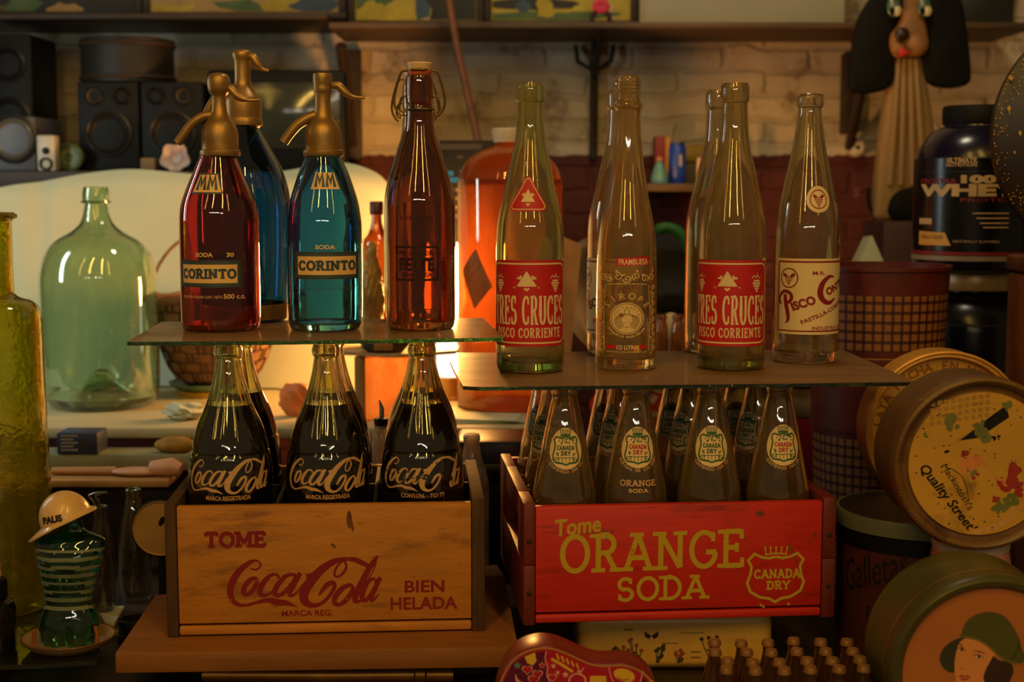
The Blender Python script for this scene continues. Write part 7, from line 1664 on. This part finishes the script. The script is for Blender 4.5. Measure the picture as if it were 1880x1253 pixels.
b = NB(); P = [W(x, y, .70) for x, y in ((1020, 600), (1036, 600), (1066, 448), (1020, 428), (996, 470), (996, 600))]
lo = .937
pp = [(p.x, p.z) for p in P]; zmn = min(p[1] for p in pp); t0 = Vector((0, 0, 0)); pp = [(x, lo if z < zmn + 1e-4 else z) for x, z in pp]
prism(b, pp, .003, M=Matrix.Translation((0, .665, 0))); 
tag(obj('tall_card', b, mat('card_tan', rgb(176, 126, 78), .8)), 'tall pale card propped up beside the orange demijohn', 'card')
t = thing('pencil_cup', 'small orange cup holding two pencils on the bench end', 'cup', (W(1078, 600, .62).x, .615, LB)); t.location.x = .165; hcp = W(1078, 560, .615).z - LB
ORC = mat('orange_cup', rgb(196, 104, 50), .5, var=.12); b = NB(); lathe(b, [(0, 0), (.018, 0), (.019, .003), (.022, hcp), (.0205, hcp), (.017, .006), (0, .005)], 32); obj('cup_body', b, ORC, t)
for (dx, l) in ((-.012, .045), (.008, .02)): b = NB(); tube(b, [(dx*.3, 0, hcp*.5), (dx, .004, hcp + l)], .0034, 8); lathe(b, [(.0034, 0), (0, .010)], 8, M=Matrix.Translation((dx, .004, hcp+l)) @ Matrix.Rotation(-.1, 4, 'Y')); obj('pencil', b, mat('pencil_wood', rgb(190, 112, 56), .5), t)
# dark gear beside the cola crate
t = thing('toolbox', 'dark toolbox behind the gap between the two crates', 'toolbox', (W(915, 850, .42).x, .425, .75)); H = W(900, 802, .42).z - .75
b = NB(); box(b, -.055, .06, -.04, .06, 0, H*.72, .004); obj('box_body', b, BLK, t, sharp=30); b = NB(); box(b, -.057, .062, -.042, .062, H*.725, H, .006); obj('lid', b, mat('dark_lid', rgb(30, 24, 20), .4), t, sharp=30)
b = NB(); box(b, -.05, .055, -.0455, -.042, H*.80, H*.84, .0008); obj('edge_strip', b, mat('olive_strip', rgb(86, 76, 40), .5), t)
FRO = glass('frosted_glass', rgb(236, 232, 216), .45, rgb(196, 180, 148), .25)
plain_bottle('frosted_bottle', 'frosted white bottle standing in the gap between the two crates', 866, .345, 797, .75, [(26, 1110), (30, 1095), (31, 1000), (31, 900), (28, 872), (20, 845), (16, 828), (14, 812), (15.5, 810), (16, 802), (14, 797)], FRO)
t, pr = plain_bottle('pourer_bottle', 'frosted bottle with a steel pouring spout behind the cola bottles', 701, .33, 772, .75, [(22, 1075), (26, 1060), (26, 930), (25, 880), (22, 830), (16, 795), (13, 780), (13, 772)], FRO)
k = mpp(750, .33); zt = pr[-1][1]; b = NB(); lathe(b, [(0, zt-.012), (14*k, zt-.006), (15*k, zt), (14*k, zt+4*k), (0, zt+5*k)], 24); obj('collar', b, BLK, t)
b = NB(); tube(b, [(0, 0, zt+3*k), (0, 0, zt+22*k), (-.003, 0, zt+38*k)], [4.5*k, 4.5*k, 1.2*k], 10); obj('spout', b, STEEL, t)

# ------------------------------------------------------------------ a thing with one single part is that one mesh
for o in list(SC.objects):
    if o.type == 'EMPTY' and o.parent is None and len(o.children) == 1 and not o.children[0].children:
        c = o.children[0]; nm = o.name; mb = o.matrix_basis @ c.matrix_basis; keep = {k: o[k] for k in ('label', 'category', 'group', 'kind') if k in o}
        c.parent = None; c.matrix_basis = mb; bpy.data.objects.remove(o); c.name = nm
        for k, v in keep.items(): c[k] = v
